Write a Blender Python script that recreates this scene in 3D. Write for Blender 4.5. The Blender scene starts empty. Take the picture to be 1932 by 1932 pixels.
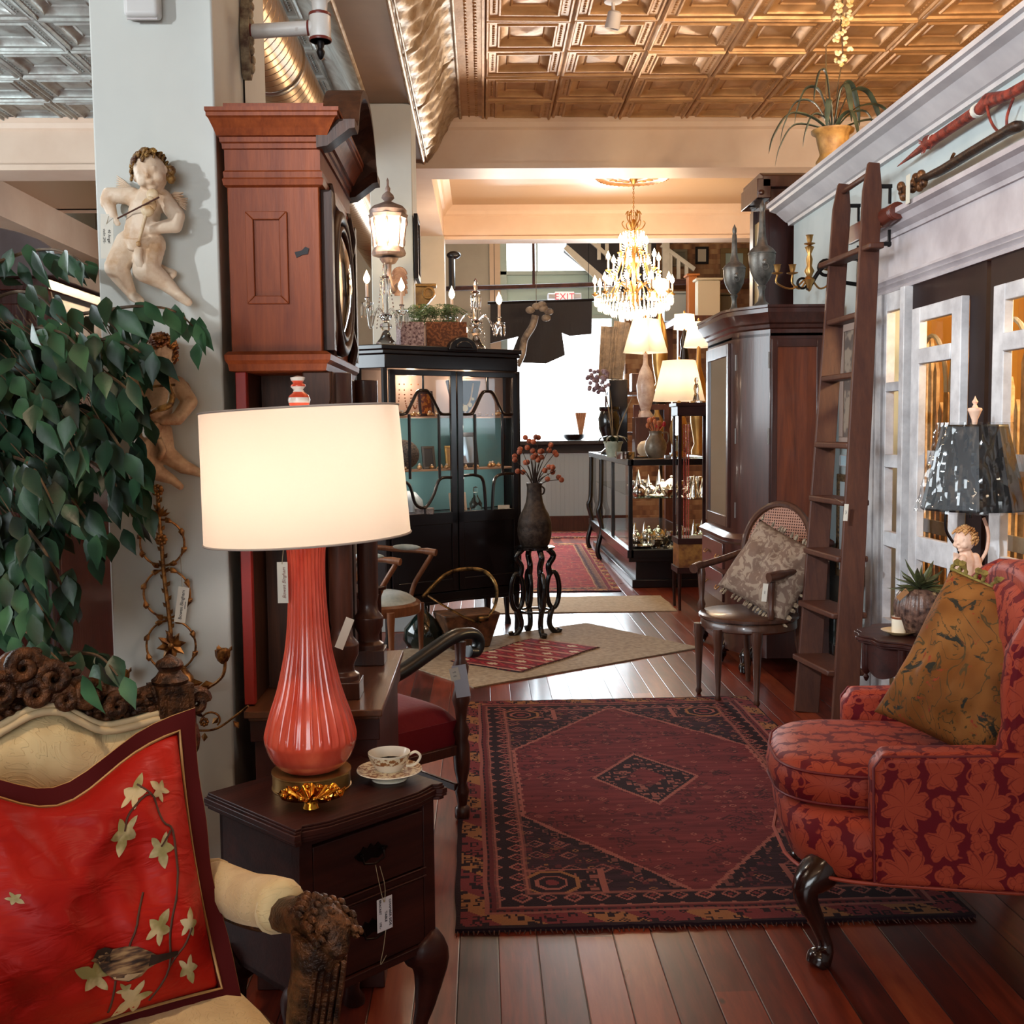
import bpy, math, random
from mathutils import Vector as V, Matrix, Euler, noise as mn
S = bpy.context.scene
COL = S.collection
PI = math.pi
sin, cos = math.sin, math.cos
rad = math.radians
# ---------------------------------------------------------------- camera
F = 2050.0
dy = V(((910-966)/F, (966-813)/F, 1)).normalized()
up = -V((277/F, -((F*F-56*277)/153)/F, 1)).normalized()
rt = up.cross(dy).normalized()
CAMP = V((0, 0, 1.55))
cd = bpy.data.cameras.new('camera'); cam = bpy.data.objects.new('camera', cd); COL.objects.link(cam)
cd.sensor_width = 36; cd.lens = 36*F/1932; cd.clip_start = .05; cd.clip_end = 200
cam.matrix_world = Matrix(((rt.x, rt.y, -rt.z, CAMP.x), (dy.x, dy.y, -dy.z, CAMP.y), (up.x, up.y, -up.z, CAMP.z), (0, 0, 0, 1)))
S.camera = cam
# ---------------------------------------------------------------- view, sky and large lights
S.view_settings.view_transform = 'Standard'; S.view_settings.look = 'None'
S.view_settings.gamma = 1; S.view_settings.exposure = 0.36
S.view_settings.use_curve_mapping = False
cy = S.cycles
cy.use_denoising = True; cy.max_bounces = 7; cy.diffuse_bounces = 3; cy.glossy_bounces = 4
cy.transmission_bounces = 6; cy.transparent_max_bounces = 10; cy.sample_clamp_indirect = 4; cy.sample_clamp_direct = 0
cy.caustics_reflective = False; cy.caustics_refractive = False
W = bpy.data.worlds.new('daylight'); S.world = W; W.use_nodes = True
W.node_tree.nodes['Background'].inputs[0].default_value = (.93, .98, 1, 1)
W.node_tree.nodes['Background'].inputs[1].default_value = 4.0

def area(name, loc, to, sx, sy, power, col, spread=180):
    l = bpy.data.lights.new(name, 'AREA'); l.shape = 'RECTANGLE'; l.size = sx; l.size_y = sy
    l.energy = power; l.color = col; l.spread = rad(spread)
    o = bpy.data.objects.new(name, l); COL.objects.link(o); o.location = loc
    o.rotation_euler = (V(to)-V(loc)).to_track_quat('-Z', 'Y').to_euler(); return o
def point(name, loc, power, col, r=.04):
    l = bpy.data.lights.new(name, 'POINT'); l.energy = power; l.color = col; l.shadow_soft_size = r
    o = bpy.data.objects.new(name, l); COL.objects.link(o); o.location = loc; return o
def spot(name, loc, to, power, col, ang=70, r=.05, blend=.6):
    l = bpy.data.lights.new(name, 'SPOT'); l.energy = power; l.color = col; l.shadow_soft_size = r
    l.spot_size = rad(ang); l.spot_blend = blend
    o = bpy.data.objects.new(name, l); COL.objects.link(o); o.location = loc
    o.rotation_euler = (V(to)-V(loc)).to_track_quat('-Z', 'Y').to_euler(); return o
WARM = (1, .62, .33); WARM2 = (1, .74, .5); COOL = (.80, .92, 1)
# daylight through the shop front behind the camera and the window at the far end
area('shopfront_daylight', (-1.7, -4.4, 2.25), (0, 4, 1.6), 3.6, 2.2, 60, COOL)
area('far_window_daylight', (1.2, 16.4, 2.3), (.9, 10, .6), 2.0, 2.0, 260, COOL)
area('far_upper_window_daylight', (.8, 16.4, 4.6), (.9, 10, 3.0), 1.6, 1.2, 60, COOL)
area('added_side_daylight', (-5.6, 6.2, 2.6), (0, 6.6, 2.9), 5.0, 2.0, 150, COOL)  # daylight added for the left bay; no window is known on that side
# added ceiling spots that brighten the shop (their fixtures are built with the ceiling)
ADDED_CEIL_SPOTS = [(-.9, .9, 4.25, -.75, 1.8, .6, 150, 38), (1.2, 1.2, 4.25, 1.4, 3.2, .4, 34, 45), (.6, 4.6, 4.25, .6, 4.9, 0, 16, 85),
              (.9, 7.4, 4.25, .3, 8.2, .8, 45, 80), (-2.6, 4.6, 4.25, -2.2, 5, .5, 50, 110), (-2.4, 12, 4.2, -1.6, 13, .5, 120, 120)]
ADDED_GLOBES = [(.9, 4.2, 3.72, 80), (-2.4, 4.6, 3.75, 150), (.9, -1.4, 3.5, 50)]  # globes added out of view to brighten the ceiling and beam
for x, y, z, p in ADDED_GLOBES: point('added_globe_light', (x, y, z), p, WARM2 if x > 0 else (1, .9, .8), .14)
ADDED_UPLIGHTS = [(2.42, 4.0), (2.42, 5.9)]  # added behind the cornice lip to lift the beam and ceiling
for x, y in ADDED_UPLIGHTS: area('added_uplight_light', (x, y, 3.235), (x-1.2, y+1.1, 4.5), .1, .1, 30, WARM2)
spot('column_spot_light', (-2.9, .7, 2.75), (-.85, 3.0, 2.5), 185, (.92, .97, 1), 30, .05, .8)
spot('wall_spot_light', (-1.5, -.4, 2.9), (2.2, 5.0, 2.2), 900, (.86, .94, 1), 46, .06, .9)
for i, (x, y, z, tx, ty, tz, p, a_) in enumerate(ADDED_CEIL_SPOTS):
    spot('added_ceiling_light', (x, y, z-.1), (tx, ty, tz), p, WARM2, a_, .06)
point('side_room_light', (3.7, 4.4, 2.5), 260, (1, .72, .38), .2)
point('side_room_light', (2.52, 3.6, 1.95), 22, (1, .78, .5), .08)  # extra lamp added to light the near face of the pickets
point('bay_lamp_light', (.2, 12.2, 3.2), 40, WARM2, .15)

# ---------------------------------------------------------------- helpers
def ray(px, py):
    d = V(((px-966)/F, (966-py)/F, 1)); return V((d.dot(rt), d.dot(dy), d.dot(up)))
def at(px, py, Y=None, X=None, Z=None):
    d = ray(px, py)
    t = Y/d.y if Y is not None else (X/d.x if X is not None else (Z-1.55)/d.z)
    return CAMP+d*t
def hx(s, a=1):
    c = [int(s[i:i+2], 16)/255 for i in (0, 2, 4)]
    return tuple((x/12.92 if x < .04045 else ((x+.055)/1.055)**2.4) for x in c)+(a,)
class E:
    nt = None
    def __init__(s, k): s.k = k
    @staticmethod
    def m(op, *a):
        n = E.nt.nodes.new('ShaderNodeMath'); n.operation = op
        for i, x in enumerate(a):
            if isinstance(x, E): E.nt.links.new(x.k, n.inputs[i])
            else: n.inputs[i].default_value = x
        return E(n.outputs[0])
    def __add__(s, o): return E.m('ADD', s, o)
    __radd__ = __add__
    def __sub__(s, o): return E.m('SUBTRACT', s, o)
    def __rsub__(s, o): return E.m('SUBTRACT', o, s)
    def __mul__(s, o): return E.m('MULTIPLY', s, o)
    __rmul__ = __mul__
    def __truediv__(s, o): return E.m('DIVIDE', s, o)
    def __gt__(s, o): return E.m('GREATER_THAN', s, o)
    def __lt__(s, o): return E.m('LESS_THAN', s, o)
def absE(a): return E.m('ABSOLUTE', a)
def frE(a): return E.m('FRACT', a)
def flE(a): return E.m('FLOOR', a)
def sinE(a): return E.m('SINE', a)
def cosE(a): return E.m('COSINE', a)
def mxE(a, b): return E.m('MAXIMUM', a, b)
def mnE(a, b): return E.m('MINIMUM', a, b)
def sqE(a): return E.m('SQRT', a)
def atE(a, b): return E.m('ARCTAN2', a, b)
def clE(a):
    n = E.nt.nodes.new('ShaderNodeClamp'); E.nt.links.new(a.k, n.inputs[0]); return E(n.outputs[0])
def step(a, lo, hi):   # soft threshold
    n = E.nt.nodes.new('ShaderNodeMapRange'); n.interpolation_type = 'SMOOTHSTEP'
    E.nt.links.new(a.k, n.inputs[0]); n.inputs[1].default_value = lo; n.inputs[2].default_value = hi; return E(n.outputs[0])
def tc(kind='Object'):
    n = E.nt.nodes.new('ShaderNodeTexCoord'); s = E.nt.nodes.new('ShaderNodeSeparateXYZ')
    E.nt.links.new(n.outputs[kind], s.inputs[0]); return [E(o) for o in s.outputs]
def vec(x, y, z=0.0):
    n = E.nt.nodes.new('ShaderNodeCombineXYZ')
    for i, a in enumerate((x, y, z)):
        if isinstance(a, E): E.nt.links.new(a.k, n.inputs[i])
        else: n.inputs[i].default_value = a
    return n.outputs[0]
def noiz(v, scale, det=2, rough=.5, dist=0):
    n = E.nt.nodes.new('ShaderNodeTexNoise'); E.nt.links.new(v, n.inputs['Vector'])
    n.inputs['Scale'].default_value = scale; n.inputs['Detail'].default_value = det
    n.inputs['Roughness'].default_value = rough; n.inputs['Distortion'].default_value = dist
    return E(n.outputs[0])
def voro(v, scale, out=0, rnd=1, metric='EUCLIDEAN', feat='F1'):
    n = E.nt.nodes.new('ShaderNodeTexVoronoi'); n.feature = feat
    if feat != 'DISTANCE_TO_EDGE': n.distance = metric
    E.nt.links.new(v, n.inputs['Vector']); n.inputs['Scale'].default_value = scale; n.inputs['Randomness'].default_value = rnd
    return E(n.outputs[out])
def ramp(f, stops, interp='LINEAR'):
    n = E.nt.nodes.new('ShaderNodeValToRGB'); cr = n.color_ramp; cr.interpolation = interp
    while len(cr.elements) < len(stops): cr.elements.new(.5)
    for e, (p, c) in zip(cr.elements, stops): e.position = p; e.color = hx(c)
    E.nt.links.new(f.k, n.inputs[0]); return n.outputs[0]
def mixc(f, a, b):
    n = E.nt.nodes.new('ShaderNodeMix'); n.data_type = 'RGBA'
    if isinstance(f, E): E.nt.links.new(f.k, n.inputs[0])
    else: n.inputs[0].default_value = f
    for i, c in ((6, a), (7, b)):
        if isinstance(c, str): n.inputs[i].default_value = hx(c)
        else: E.nt.links.new(c, n.inputs[i])
    return n.outputs[2]
MATS = {}
def mat(name, col, rough=.5, metal=0, bump=None, bs=.4, bd=.01, emit=None, es=0, coat=0, trans=0, alpha=1, sheen=0, ior=1.45, spec=.5):
    if name in MATS: return MATS[name]
    m = bpy.data.materials.new(name); m.use_nodes = True; nt = m.node_tree; E.nt = nt
    b = nt.nodes['Principled BSDF']; I = b.inputs
    def put(k, x):
        if callable(x): x = x()
        if isinstance(x, E): x = x.k
        if isinstance(x, str): I[k].default_value = hx(x)
        elif isinstance(x, (int, float, tuple)): I[k].default_value = x
        else: nt.links.new(x, I[k])
    put('Base Color', col); put('Roughness', rough); put('Metallic', metal); put('Coat Weight', coat)
    put('Transmission Weight', trans); put('Alpha', alpha); put('Sheen Weight', sheen); I['IOR'].default_value = ior
    I['Specular IOR Level'].default_value = spec; I['Coat Roughness'].default_value = .12
    if emit is not None: put('Emission Color', emit); I['Emission Strength'].default_value = es
    if bump is not None:
        n = nt.nodes.new('ShaderNodeBump'); n.inputs['Strength'].default_value = bs; n.inputs['Distance'].default_value = bd
        nt.links.new(bump().k, n.inputs['Height']); nt.links.new(n.outputs[0], I['Normal'])
    MATS[name] = m; return m
def wood(name, c1, c2, rough=.35, ax='z', sc=1, coat=.15, spec=.5, bs=.15):
    def base():
        x, y, z = tc()
        k = {'x': (1.2, 14, 14), 'y': (14, 1.2, 14), 'z': (14, 14, 1.2)}[ax]
        return vec(x*k[0]*sc, y*k[1]*sc, z*k[2]*sc)
    def c():
        v = base(); a = noiz(v, 1.6, 6, .62, .6); b = noiz(v, 7, 3, .6)
        return ramp(a*.75+b*.25, [(.3, c1), (.7, c2)])
    return mat(name, c, rough, 0, lambda: noiz(base(), 6, 4, .6), bs, .004, coat=coat, spec=spec)
def mott(name, c1, c2, sc=8, rough=.5, metal=0, bs=.2, bd=.005, det=4, lo=.35, hi=.65, **k):
    def v():
        x, y, z = tc(); return vec(x, y, z)
    return mat(name, lambda: ramp(noiz(v(), sc, det, .6), [(lo, c1), (hi, c2)]), rough, metal, lambda: noiz(v(), sc*4, 3, .6), bs, bd, **k)
def trans_mat(name, col, fac=.5, rough=.8, tint=None):   # thin cloth that lets lamplight through
    if name in MATS: return MATS[name]
    m = MATS[name] = bpy.data.materials.new(name); m.use_nodes = True; nt = m.node_tree; nt.nodes.clear(); E.nt = nt
    o = nt.nodes.new('ShaderNodeOutputMaterial'); d = nt.nodes.new('ShaderNodeBsdfDiffuse'); t = nt.nodes.new('ShaderNodeBsdfTranslucent')
    mx = nt.nodes.new('ShaderNodeMixShader'); mx.inputs[0].default_value = fac
    d.inputs[0].default_value = hx(col); t.inputs[0].default_value = hx(tint or col)
    nt.links.new(d.outputs[0], mx.inputs[1]); nt.links.new(t.outputs[0], mx.inputs[2]); nt.links.new(mx.outputs[0], o.inputs[0]); return m
def glass_mat(name, col='ffffff', rough=.02, ior=1.5):   # thin pane: mostly see-through with a sheen
    if name in MATS: return MATS[name]
    m = MATS[name] = bpy.data.materials.new(name); m.use_nodes = True; nt = m.node_tree; nt.nodes.clear()
    o = nt.nodes.new('ShaderNodeOutputMaterial'); g = nt.nodes.new('ShaderNodeBsdfGlossy'); t = nt.nodes.new('ShaderNodeBsdfTransparent')
    fr = nt.nodes.new('ShaderNodeFresnel'); fr.inputs[0].default_value = ior
    mx = nt.nodes.new('ShaderNodeMixShader'); g.inputs['Roughness'].default_value = rough; t.inputs[0].default_value = hx(col)
    ge = nt.nodes.new('ShaderNodeNewGeometry'); mm = nt.nodes.new('ShaderNodeMath'); mm.operation = 'SUBTRACT'; mm.use_clamp = True
    nt.links.new(fr.outputs[0], mm.inputs[0]); nt.links.new(ge.outputs['Backfacing'], mm.inputs[1]); nt.links.new(mm.outputs[0], mx.inputs[0]); nt.links.new(t.outputs[0], mx.inputs[1]); nt.links.new(g.outputs[0], mx.inputs[2])
    nt.links.new(mx.outputs[0], o.inputs[0]); return m

class MB:
    def __init__(s): s.v = []; s.f = []; s.T = None
    def add(s, vs, fs, T=None):
        n = len(s.v)
        for a in vs:
            a = V(a)
            if T is not None: a = T @ a
            if s.T is not None: a = s.T @ a
            s.v.append(a)
        s.f += [tuple(i+n for i in q) for q in fs]; return s
    def box(s, x0, x1, y0, y1, z0, z1, T=None):
        vs = [(x, y, z) for z in (z0, z1) for y in (y0, y1) for x in (x0, x1)]
        return s.add(vs, [(0, 2, 3, 1), (4, 5, 7, 6), (0, 1, 5, 4), (2, 6, 7, 3), (0, 4, 6, 2), (1, 3, 7, 5)], T)
    def bx(s, c, d, T=None):
        return s.box(c[0]-d[0]/2, c[0]+d[0]/2, c[1]-d[1]/2, c[1]+d[1]/2, c[2]-d[2]/2, c[2]+d[2]/2, T)
    def taper(s, c0, d0, c1, d1):   # box from rectangle (c0,d0) to rectangle (c1,d1), each (x,y,z),(sx,sy)
        vs = []
        for c, d in ((c0, d0), (c1, d1)):
            vs += [(c[0]+a*d[0]/2, c[1]+b*d[1]/2, c[2]) for b in (-1, 1) for a in (-1, 1)]
        return s.add(vs, [(0, 2, 3, 1), (4, 5, 7, 6), (0, 1, 5, 4), (2, 6, 7, 3), (0, 4, 6, 2), (1, 3, 7, 5)])
    def tube(s, pts, r, n=8, closed=False, sy=1):
        P = [V(p) for p in pts]; N = len(P)
        R = r if isinstance(r, (list, tuple)) else [r]*N
        vs = []; u = None
        for i, p in enumerate(P):
            a = P[(i-1) % N] if (i > 0 or closed) else p
            b = P[(i+1) % N] if (i < N-1 or closed) else p
            t = (b-a)
            t = t.normalized() if t.length > 1e-9 else V((0, 0, 1))
            if u is None:
                h = V((0, 0, 1)) if abs(t.z) < .9 else V((1, 0, 0)); u = t.cross(h).normalized()
            else:
                u = (u-t*u.dot(t)); u = u.normalized() if u.length > 1e-6 else t.orthogonal().normalized()
            w = t.cross(u)
            for k in range(n):
                q = 2*PI*k/n; vs.append(p+(u*cos(q)+w*sin(q)*sy)*R[i])
        fs = []
        for i in range(N if closed else N-1):
            j = (i+1) % N
            for k in range(n):
                l = (k+1) % n; fs.append((i*n+k, i*n+l, j*n+l, j*n+k))
        if not closed: fs += [tuple(range(n-1, -1, -1)), tuple((N-1)*n+k for k in range(n))]
        return s.add(vs, fs)
    def lathe(s, prof, n=24, T=None, fl=None, o=(0, 0, 0), caps=True):
        vs = []
        for r, z in prof:
            for k in range(n):
                q = 2*PI*k/n; rr = fl(r, z, q) if fl else r
                vs.append((o[0]+rr*cos(q), o[1]+rr*sin(q), o[2]+z))
        fs = []
        for i in range(len(prof)-1):
            for k in range(n):
                l = (k+1) % n; fs.append((i*n+k, i*n+l, (i+1)*n+l, (i+1)*n+k))
        if caps: fs += [tuple(range(n-1, -1, -1)), tuple((len(prof)-1)*n+k for k in range(n))]
        return s.add(vs, fs, T)
    def prism(s, poly, a, b, ax='y', T=None):
        n = len(poly)
        def g(p, h): return {'y': (p[0], h, p[1]), 'x': (h, p[0], p[1]), 'z': (p[0], p[1], h)}[ax]
        vs = [g(p, a) for p in poly]+[g(p, b) for p in poly]
        return s.add(vs, [tuple(range(n)), tuple(range(2*n-1, n-1, -1))]+[(i, i+n, (i+1) % n+n, (i+1) % n) for i in range(n)], T)
    def ball(s, c, r, n=10, m=6, T=None):
        if not isinstance(r, (tuple, list)): r = (r, r, r)
        vs = [(c[0], c[1], c[2]-r[2])]
        for i in range(1, m):
            a = -PI/2+PI*i/m
            for k in range(n):
                q = 2*PI*k/n; vs.append((c[0]+r[0]*cos(a)*cos(q), c[1]+r[1]*cos(a)*sin(q), c[2]+r[2]*sin(a)))
        vs.append((c[0], c[1], c[2]+r[2])); fs = []
        for k in range(n):
            l = (k+1) % n; fs.append((0, 1+l, 1+k)); fs.append((len(vs)-1, 1+(m-2)*n+k, 1+(m-2)*n+l))
            for i in range(m-2): fs.append((1+i*n+k, 1+i*n+l, 1+(i+1)*n+l, 1+(i+1)*n+k))
        return s.add(vs, fs, T)
    def grid(s, fn, nu, nv, cu=False, cv=False):
        vs = [fn(i/(nu if cu else nu-1), j/(nv if cv else nv-1)) for j in range(nv) for i in range(nu)]
        fs = []
        for j in range(nv if cv else nv-1):
            for i in range(nu if cu else nu-1):
                a, b = (i+1) % nu, (j+1) % nv; fs.append((j*nu+i, j*nu+a, b*nu+a, b*nu+i))
        return s.add(vs, fs)
    def make(s, name, m, parent=None, bev=0, smooth=40, seg=2, sub=0, rem=0, smo=0, loc=None, weld=0):
        me = bpy.data.meshes.new(name); me.from_pydata([tuple(a) for a in s.v], [], s.f); me.validate(); me.update()
        uv = me.uv_layers.new(name='uv')
        for p in me.polygons:
            n = p.normal; a = max(range(3), key=lambda i: abs(n[i])); i, j = ((1, 2), (0, 2), (0, 1))[a]
            for li in p.loop_indices:
                c = me.vertices[me.loops[li].vertex_index].co; uv.data[li].uv = (c[i], c[j])
        import bmesh
        b = bmesh.new(); b.from_mesh(me)
        if weld: bmesh.ops.remove_doubles(b, verts=b.verts, dist=weld)
        bmesh.ops.recalc_face_normals(b, faces=b.faces); b.to_mesh(me); b.free()
        if smooth:
            me.polygons.foreach_set('use_smooth', [True]*len(me.polygons)); me.set_sharp_from_angle(angle=rad(smooth))
        me.materials.append(m)
        o = bpy.data.objects.new(name, me); COL.objects.link(o)
        if parent: o.parent = parent
        if loc is not None: o.location = loc
        if bev:
            d = o.modifiers.new('b', 'BEVEL'); d.width = bev; d.segments = seg; d.limit_method = 'ANGLE'; d.angle_limit = rad(35)
        if sub: d = o.modifiers.new('s', 'SUBSURF'); d.levels = sub; d.render_levels = sub
        if rem: d = o.modifiers.new('r', 'REMESH'); d.mode = 'VOXEL'; d.voxel_size = rem; d.use_smooth_shade = True
        if smo: d = o.modifiers.new('m', 'SMOOTH'); d.iterations = smo; d.factor = .5
        return o
def tag(o, label=None, cat=None, group=None, kind=None):
    for k, x in (('label', label), ('category', cat), ('group', group), ('kind', kind)):
        if x: o[k] = x
    return o
def thing(name, label, cat, loc=(0, 0, 0), rz=0, group=None, rot=None):
    o = bpy.data.objects.new(name, None); COL.objects.link(o); o.empty_display_size = .05
    o.location = loc; o.rotation_euler = rot or (0, 0, rz); return tag(o, label, cat, group)
def struct(o): o['kind'] = 'structure'; return o
def dup(root, loc, rz=None, label=None, sc=None):
    def cp(o, p):
        c = o.copy(); COL.objects.link(c)
        if p is not None: c.parent = p
        for ch in o.children: cp(ch, c)
        return c
    r = cp(root, None); r.location = loc
    if rz is not None: r.rotation_euler = (0, 0, rz)
    if sc: r.scale = (sc, sc, sc) if not isinstance(sc, tuple) else sc
    if label: r['label'] = label
    return r
def text(s, size, m, parent, loc, rot=(PI/2, 0, 0), depth=.0003, name='lettering', al='CENTER', shear=0, sp=1):
    c = bpy.data.curves.new(name, 'FONT'); c.body = s; c.size = size; c.extrude = depth; c.align_x = al; c.align_y = 'CENTER'
    c.shear = shear; c.space_character = sp
    c.materials.append(m); o = bpy.data.objects.new(name, c); COL.objects.link(o)
    me = bpy.data.meshes.new_from_object(o.evaluated_get(bpy.context.evaluated_depsgraph_get())); bpy.data.objects.remove(o)
    o = bpy.data.objects.new(name, me); COL.objects.link(o); o.location = loc; o.rotation_euler = rot
    if parent: o.parent = parent
    return o
def arc(cx, cz, r, a0, a1, n, rz=None):
    return [(cx+r*cos(a0+(a1-a0)*i/(n-1)), cz+(rz or r)*sin(a0+(a1-a0)*i/(n-1))) for i in range(n)]
def lerp(a, b, t): return a+(b-a)*t
def sp3(pts, k=6):   # smooth curve through points
    P = [V(p) for p in pts]; out = []
    for i in range(len(P)-1):
        a, b, c, d = P[max(i-1, 0)], P[i], P[i+1], P[min(i+2, len(P)-1)]
        for j in range(k):
            t = j/k; out.append(.5*((2*b)+(c-a)*t+(2*a-5*b+4*c-d)*t*t+(3*b-a-3*c+d)*t**3))
    return out+[P[-1]]
def capsule(m, a, b, ra, rb, n=10):
    a, b = V(a), V(b); k = max(3, int((b-a).length/max(.35*min(ra, rb), 1e-4))); k = min(k, 14)
    for i in range(k+1):
        t = i/k; m.ball(a.lerp(b, t), lerp(ra, rb, t), n, 7)

def cushion(name, w, h, t, m, parent, edge=.04, dip=0, wr=.0, seed=0, n=30, corner=1.0, taper=0):
    # pillow standing in local xz, centred on x, base at z=0, front towards -y; returns its front surface function
    def base(u, v):
        e = (1-u*u), (1-v*v)
        x = u*w/2*(1-edge*(1-v*v)*1.0+taper*v); z = h/2+v*h/2*(1-edge*(1-u*u))
        if v > -1: z -= dip*((v+1)/2)**3*math.exp(-(u*1.9)**2)
        return x, z
    def th(u, v):
        a = max(0, (1-abs(u)**2.6))*max(0, (1-abs(v)**2.6)); return t*.5*a**.55
    def P(u, v, side=-1, off=0):
        x, z = base(u, v); d = th(u, v)
        d *= 1+wr*3*(mn.noise(V((u*1.3+seed, v*1.3, side)))) 
        f = wr*t*(mn.noise(V((u*3.2+seed*2, v*2.1+u*1.5, side+3)))+.5*mn.noise(V((u*7, v*5+u*3, seed))))*min(1, 3*max(0, (1-abs(u)))*1)*min(1, 3*(1-abs(v)))
        return V((x, side*(d+f+off), z))
    b = MB()
    for sd in (-1, 1): b.grid(lambda a, c: P(a*2-1, c*2-1, sd), n, n)
    b.make(name, m, parent, smooth=180, weld=.0005)
    return P

# ---------------------------------------------------------------- shared materials
white_trim = mott('white_trim_paint', 'b9b4b6', 'cfcaca', 3, .45, bs=.05)
wall_grey = mott('pale_grey_green_wall', 'b9c0bb', 'c4c9c4', 2, .75, bs=.04)
cream = mott('cream_ceiling_paint', 'c9ab8c', 'd3b698', 2, .55, bs=.04)
brass = mat('aged_brass', 'b58c52', .36, .9)
gold = mott('gilt_metal', '5a3a1c', 'b08040', 30, .35, .9)
black_gloss = mat('black_lacquer', '0d0a0b', .18, coat=.5)
ebony = wood('ebonised_wood', '0b0708', '1a1012', .3, 'z', 1, .3)
mahog = wood('dark_mahogany', '200c0a', '3e1a13', .45, 'x', 1, .04, .25)
walnut = wood('walnut', '2e1712', '5a3325', .38, 'z', 1, .2)
oak_red = wood('red_oak_varnish', '5e2712', '85401d', .5, 'z', 1.5, 0, .25)
iron = mat('black_iron', '161213', .5, .6)
crystal = mat('crystal_glass', 'ffffff', .02, trans=1, ior=1.5)
pane = glass_mat('cabinet_glass')
paper = mat('tag_card', 'd9d4c8', .8)
ink = mat('pen_ink', '2a2226', .7)
linen = mat('string', '9a8a70', .9)
bulb_on = mat('lit_bulb', 'ffe9c8', .5, emit='ffd9a0', es=40)
mirror_m = mat('silvered_mirror', 'c8ccd0', .04, 1)
silver = mat('polished_silver', 'd8d4cc', .12, 1)
# ================================================================ SETTING
def floor_col():
    x, y, z = tc(); k = (x+20.03)/.118; i = flE(k)
    off = frE(i*.37)*3.1; j = flE((y+off)/2.6)
    r = noiz(vec(i*3.17, j*7.31, 0), 5.3, 0)
    g = noiz(vec(x*9, y*.9, i), 3, 5, .65, .4)
    c = ramp(r*.8+g*.55-.18, [(.22, '280c08'), (.42, '561c11'), (.58, '7c301c'), (.76, '984a2c')])
    e = absE(frE(k)-.5)
    seam = step(e, .478, .497)
    kn = step(voro(vec(x*4.2, y*2.2), 1.0), .05, .02)
    return mixc(mxE(seam, kn*.85), c, '170907')
def floor_bump():
    x, y, z = tc(); k = (x+20.03)/.118
    return (1-step(absE(frE(k)-.5), .47, .5))+noiz(vec(x*8, y*.8, flE(k)), 4, 3)*.35
def floor_rough():
    x, y, z = tc(); return noiz(vec(x*2, y*.8, flE((x+20.03)/.118)), 2, 3)*.2+.22
floor_m = mat('heart_pine_floor_boards', floor_col, floor_rough, bump=floor_bump, bs=.35, bd=.004, coat=.06)
struct(MB().box(-5.8, 4.8, -4.6, 17.4, -.1, 0).make('floor', floor_m, smooth=0))

ZC = 4.4
tin = mott('pressed_tin_bronze', 'c29a70', 'a9825a', 5, .42, .42, bs=.25, bd=.01)
tin_s = mott('pressed_tin_silver', 'a9afab', '86827c', 5, .38, .45, bs=.25, bd=.01)
tin_w = mott('pressed_tin_silvered_cove', 'c8b8a2', '967e62', 9, .45, .5, bs=.35, bd=.01)
def tinfield(x0, x1, y0, y1, t, rng, nm, m, oy=0):
    b = MB(); nx = round((x1-x0)/t); ny = round((y1-y0)/t)
    for i in range(nx):
        for j in range(ny):
            cx = x0+t*(i+.5); cy_ = y1-t*(j+.5); sag = rng.uniform(-.012, .004); tx = rng.uniform(-.012, .012); ty = rng.uniform(-.014, .014)
            prof = [(.5, .0), (.475, -.018), (.455, -.018), (.44, -.002), (.355, .0), (.34, -.012), (.32, -.012), (.30, .012), (.22, .028), (.205, .02), (.19, .03), (.10, .022), (.0, .016)]
            vs = []; fs = []; n = 5
            for a, h in prof:
                ring = []
                for s_ in range(4):
                    for q in range(n):
                        u = -1+2*q/n
                        px, py = [(u, -1), (1, u), (-u, 1), (-1, -u)][s_]
                        x = px*a*t; y = py*a*t
                        bul = .004*mn.noise(V((cx+x, cy_+y, 3))*7) if a < .3 else 0
                        vs.append((cx+x, cy_+y, ZC+h+bul+(sag+x*tx+y*ty if a < .49 else 0)))
            L = 4*n
            for r in range(len(prof)-1):
                for k in range(L): fs.append((r*L+k, r*L+(k+1) % L, (r+1)*L+(k+1) % L, (r+1)*L+k))
            b.add(vs, fs)
            if m is tin or 1:   # beaded rows along two sides of the panel
                for s_ in (-1, 1):
                    for q in range(9): b.ball((cx+s_*.395*t, cy_+(q-4)*.07*t, ZC-.002+sag), (.011, .011, .008), 4, 3)
    return b.make(nm, m, smooth=50)
rng = random.Random(4)
struct(tinfield(.05, 4.32, 4.1, 10.2, .61, rng, 'ceiling', tin))
struct(tinfield(-5.47, -1.2, 4.1, 10.2, .61, rng, 'ceiling_left', tin_s))
b = MB(); b.box(-1.2, .05, 4.1, 10.2, ZC, ZC+.02); b.box(-5.8, 4.8, -4.6, 4.1, ZC, ZC+.05); b.box(-5.8, 4.8, 10.2, 17.4, ZC+.6, ZC+.65); b.box(4.3, 4.8, 4, 10.2, ZC, ZC+.02); b.box(-5.8, -5.4, 4, 10.2, ZC, ZC+.02)
struct(b.make('ceiling_back', tin, smooth=0))
b = MB(); b.box(-5.8, 4.8, 10.6, 14.2, ZC, ZC+.05)
bay_m = mat('glossy_bay_ceiling_paint', hx('b39470'), .3, spec=.7)
struct(b.make('ceiling_bay', bay_m, smooth=0))
# beaded border strip
b = MB(); b.box(-.17, -.15, 4.1, 10.2, ZC-.02, ZC); b.box(.03, .05, 4.1, 10.2, ZC-.02, ZC)
for i in range(100):
    y = 4.2+i*.06
    b.ball((-.02, y, ZC), (.016, .022, .012), 5, 3); b.ball((-.085, y+.03, ZC), (.012, .018, .01), 5, 3)
struct(b.make('ceiling_border_trim', tin, smooth=50))
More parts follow.
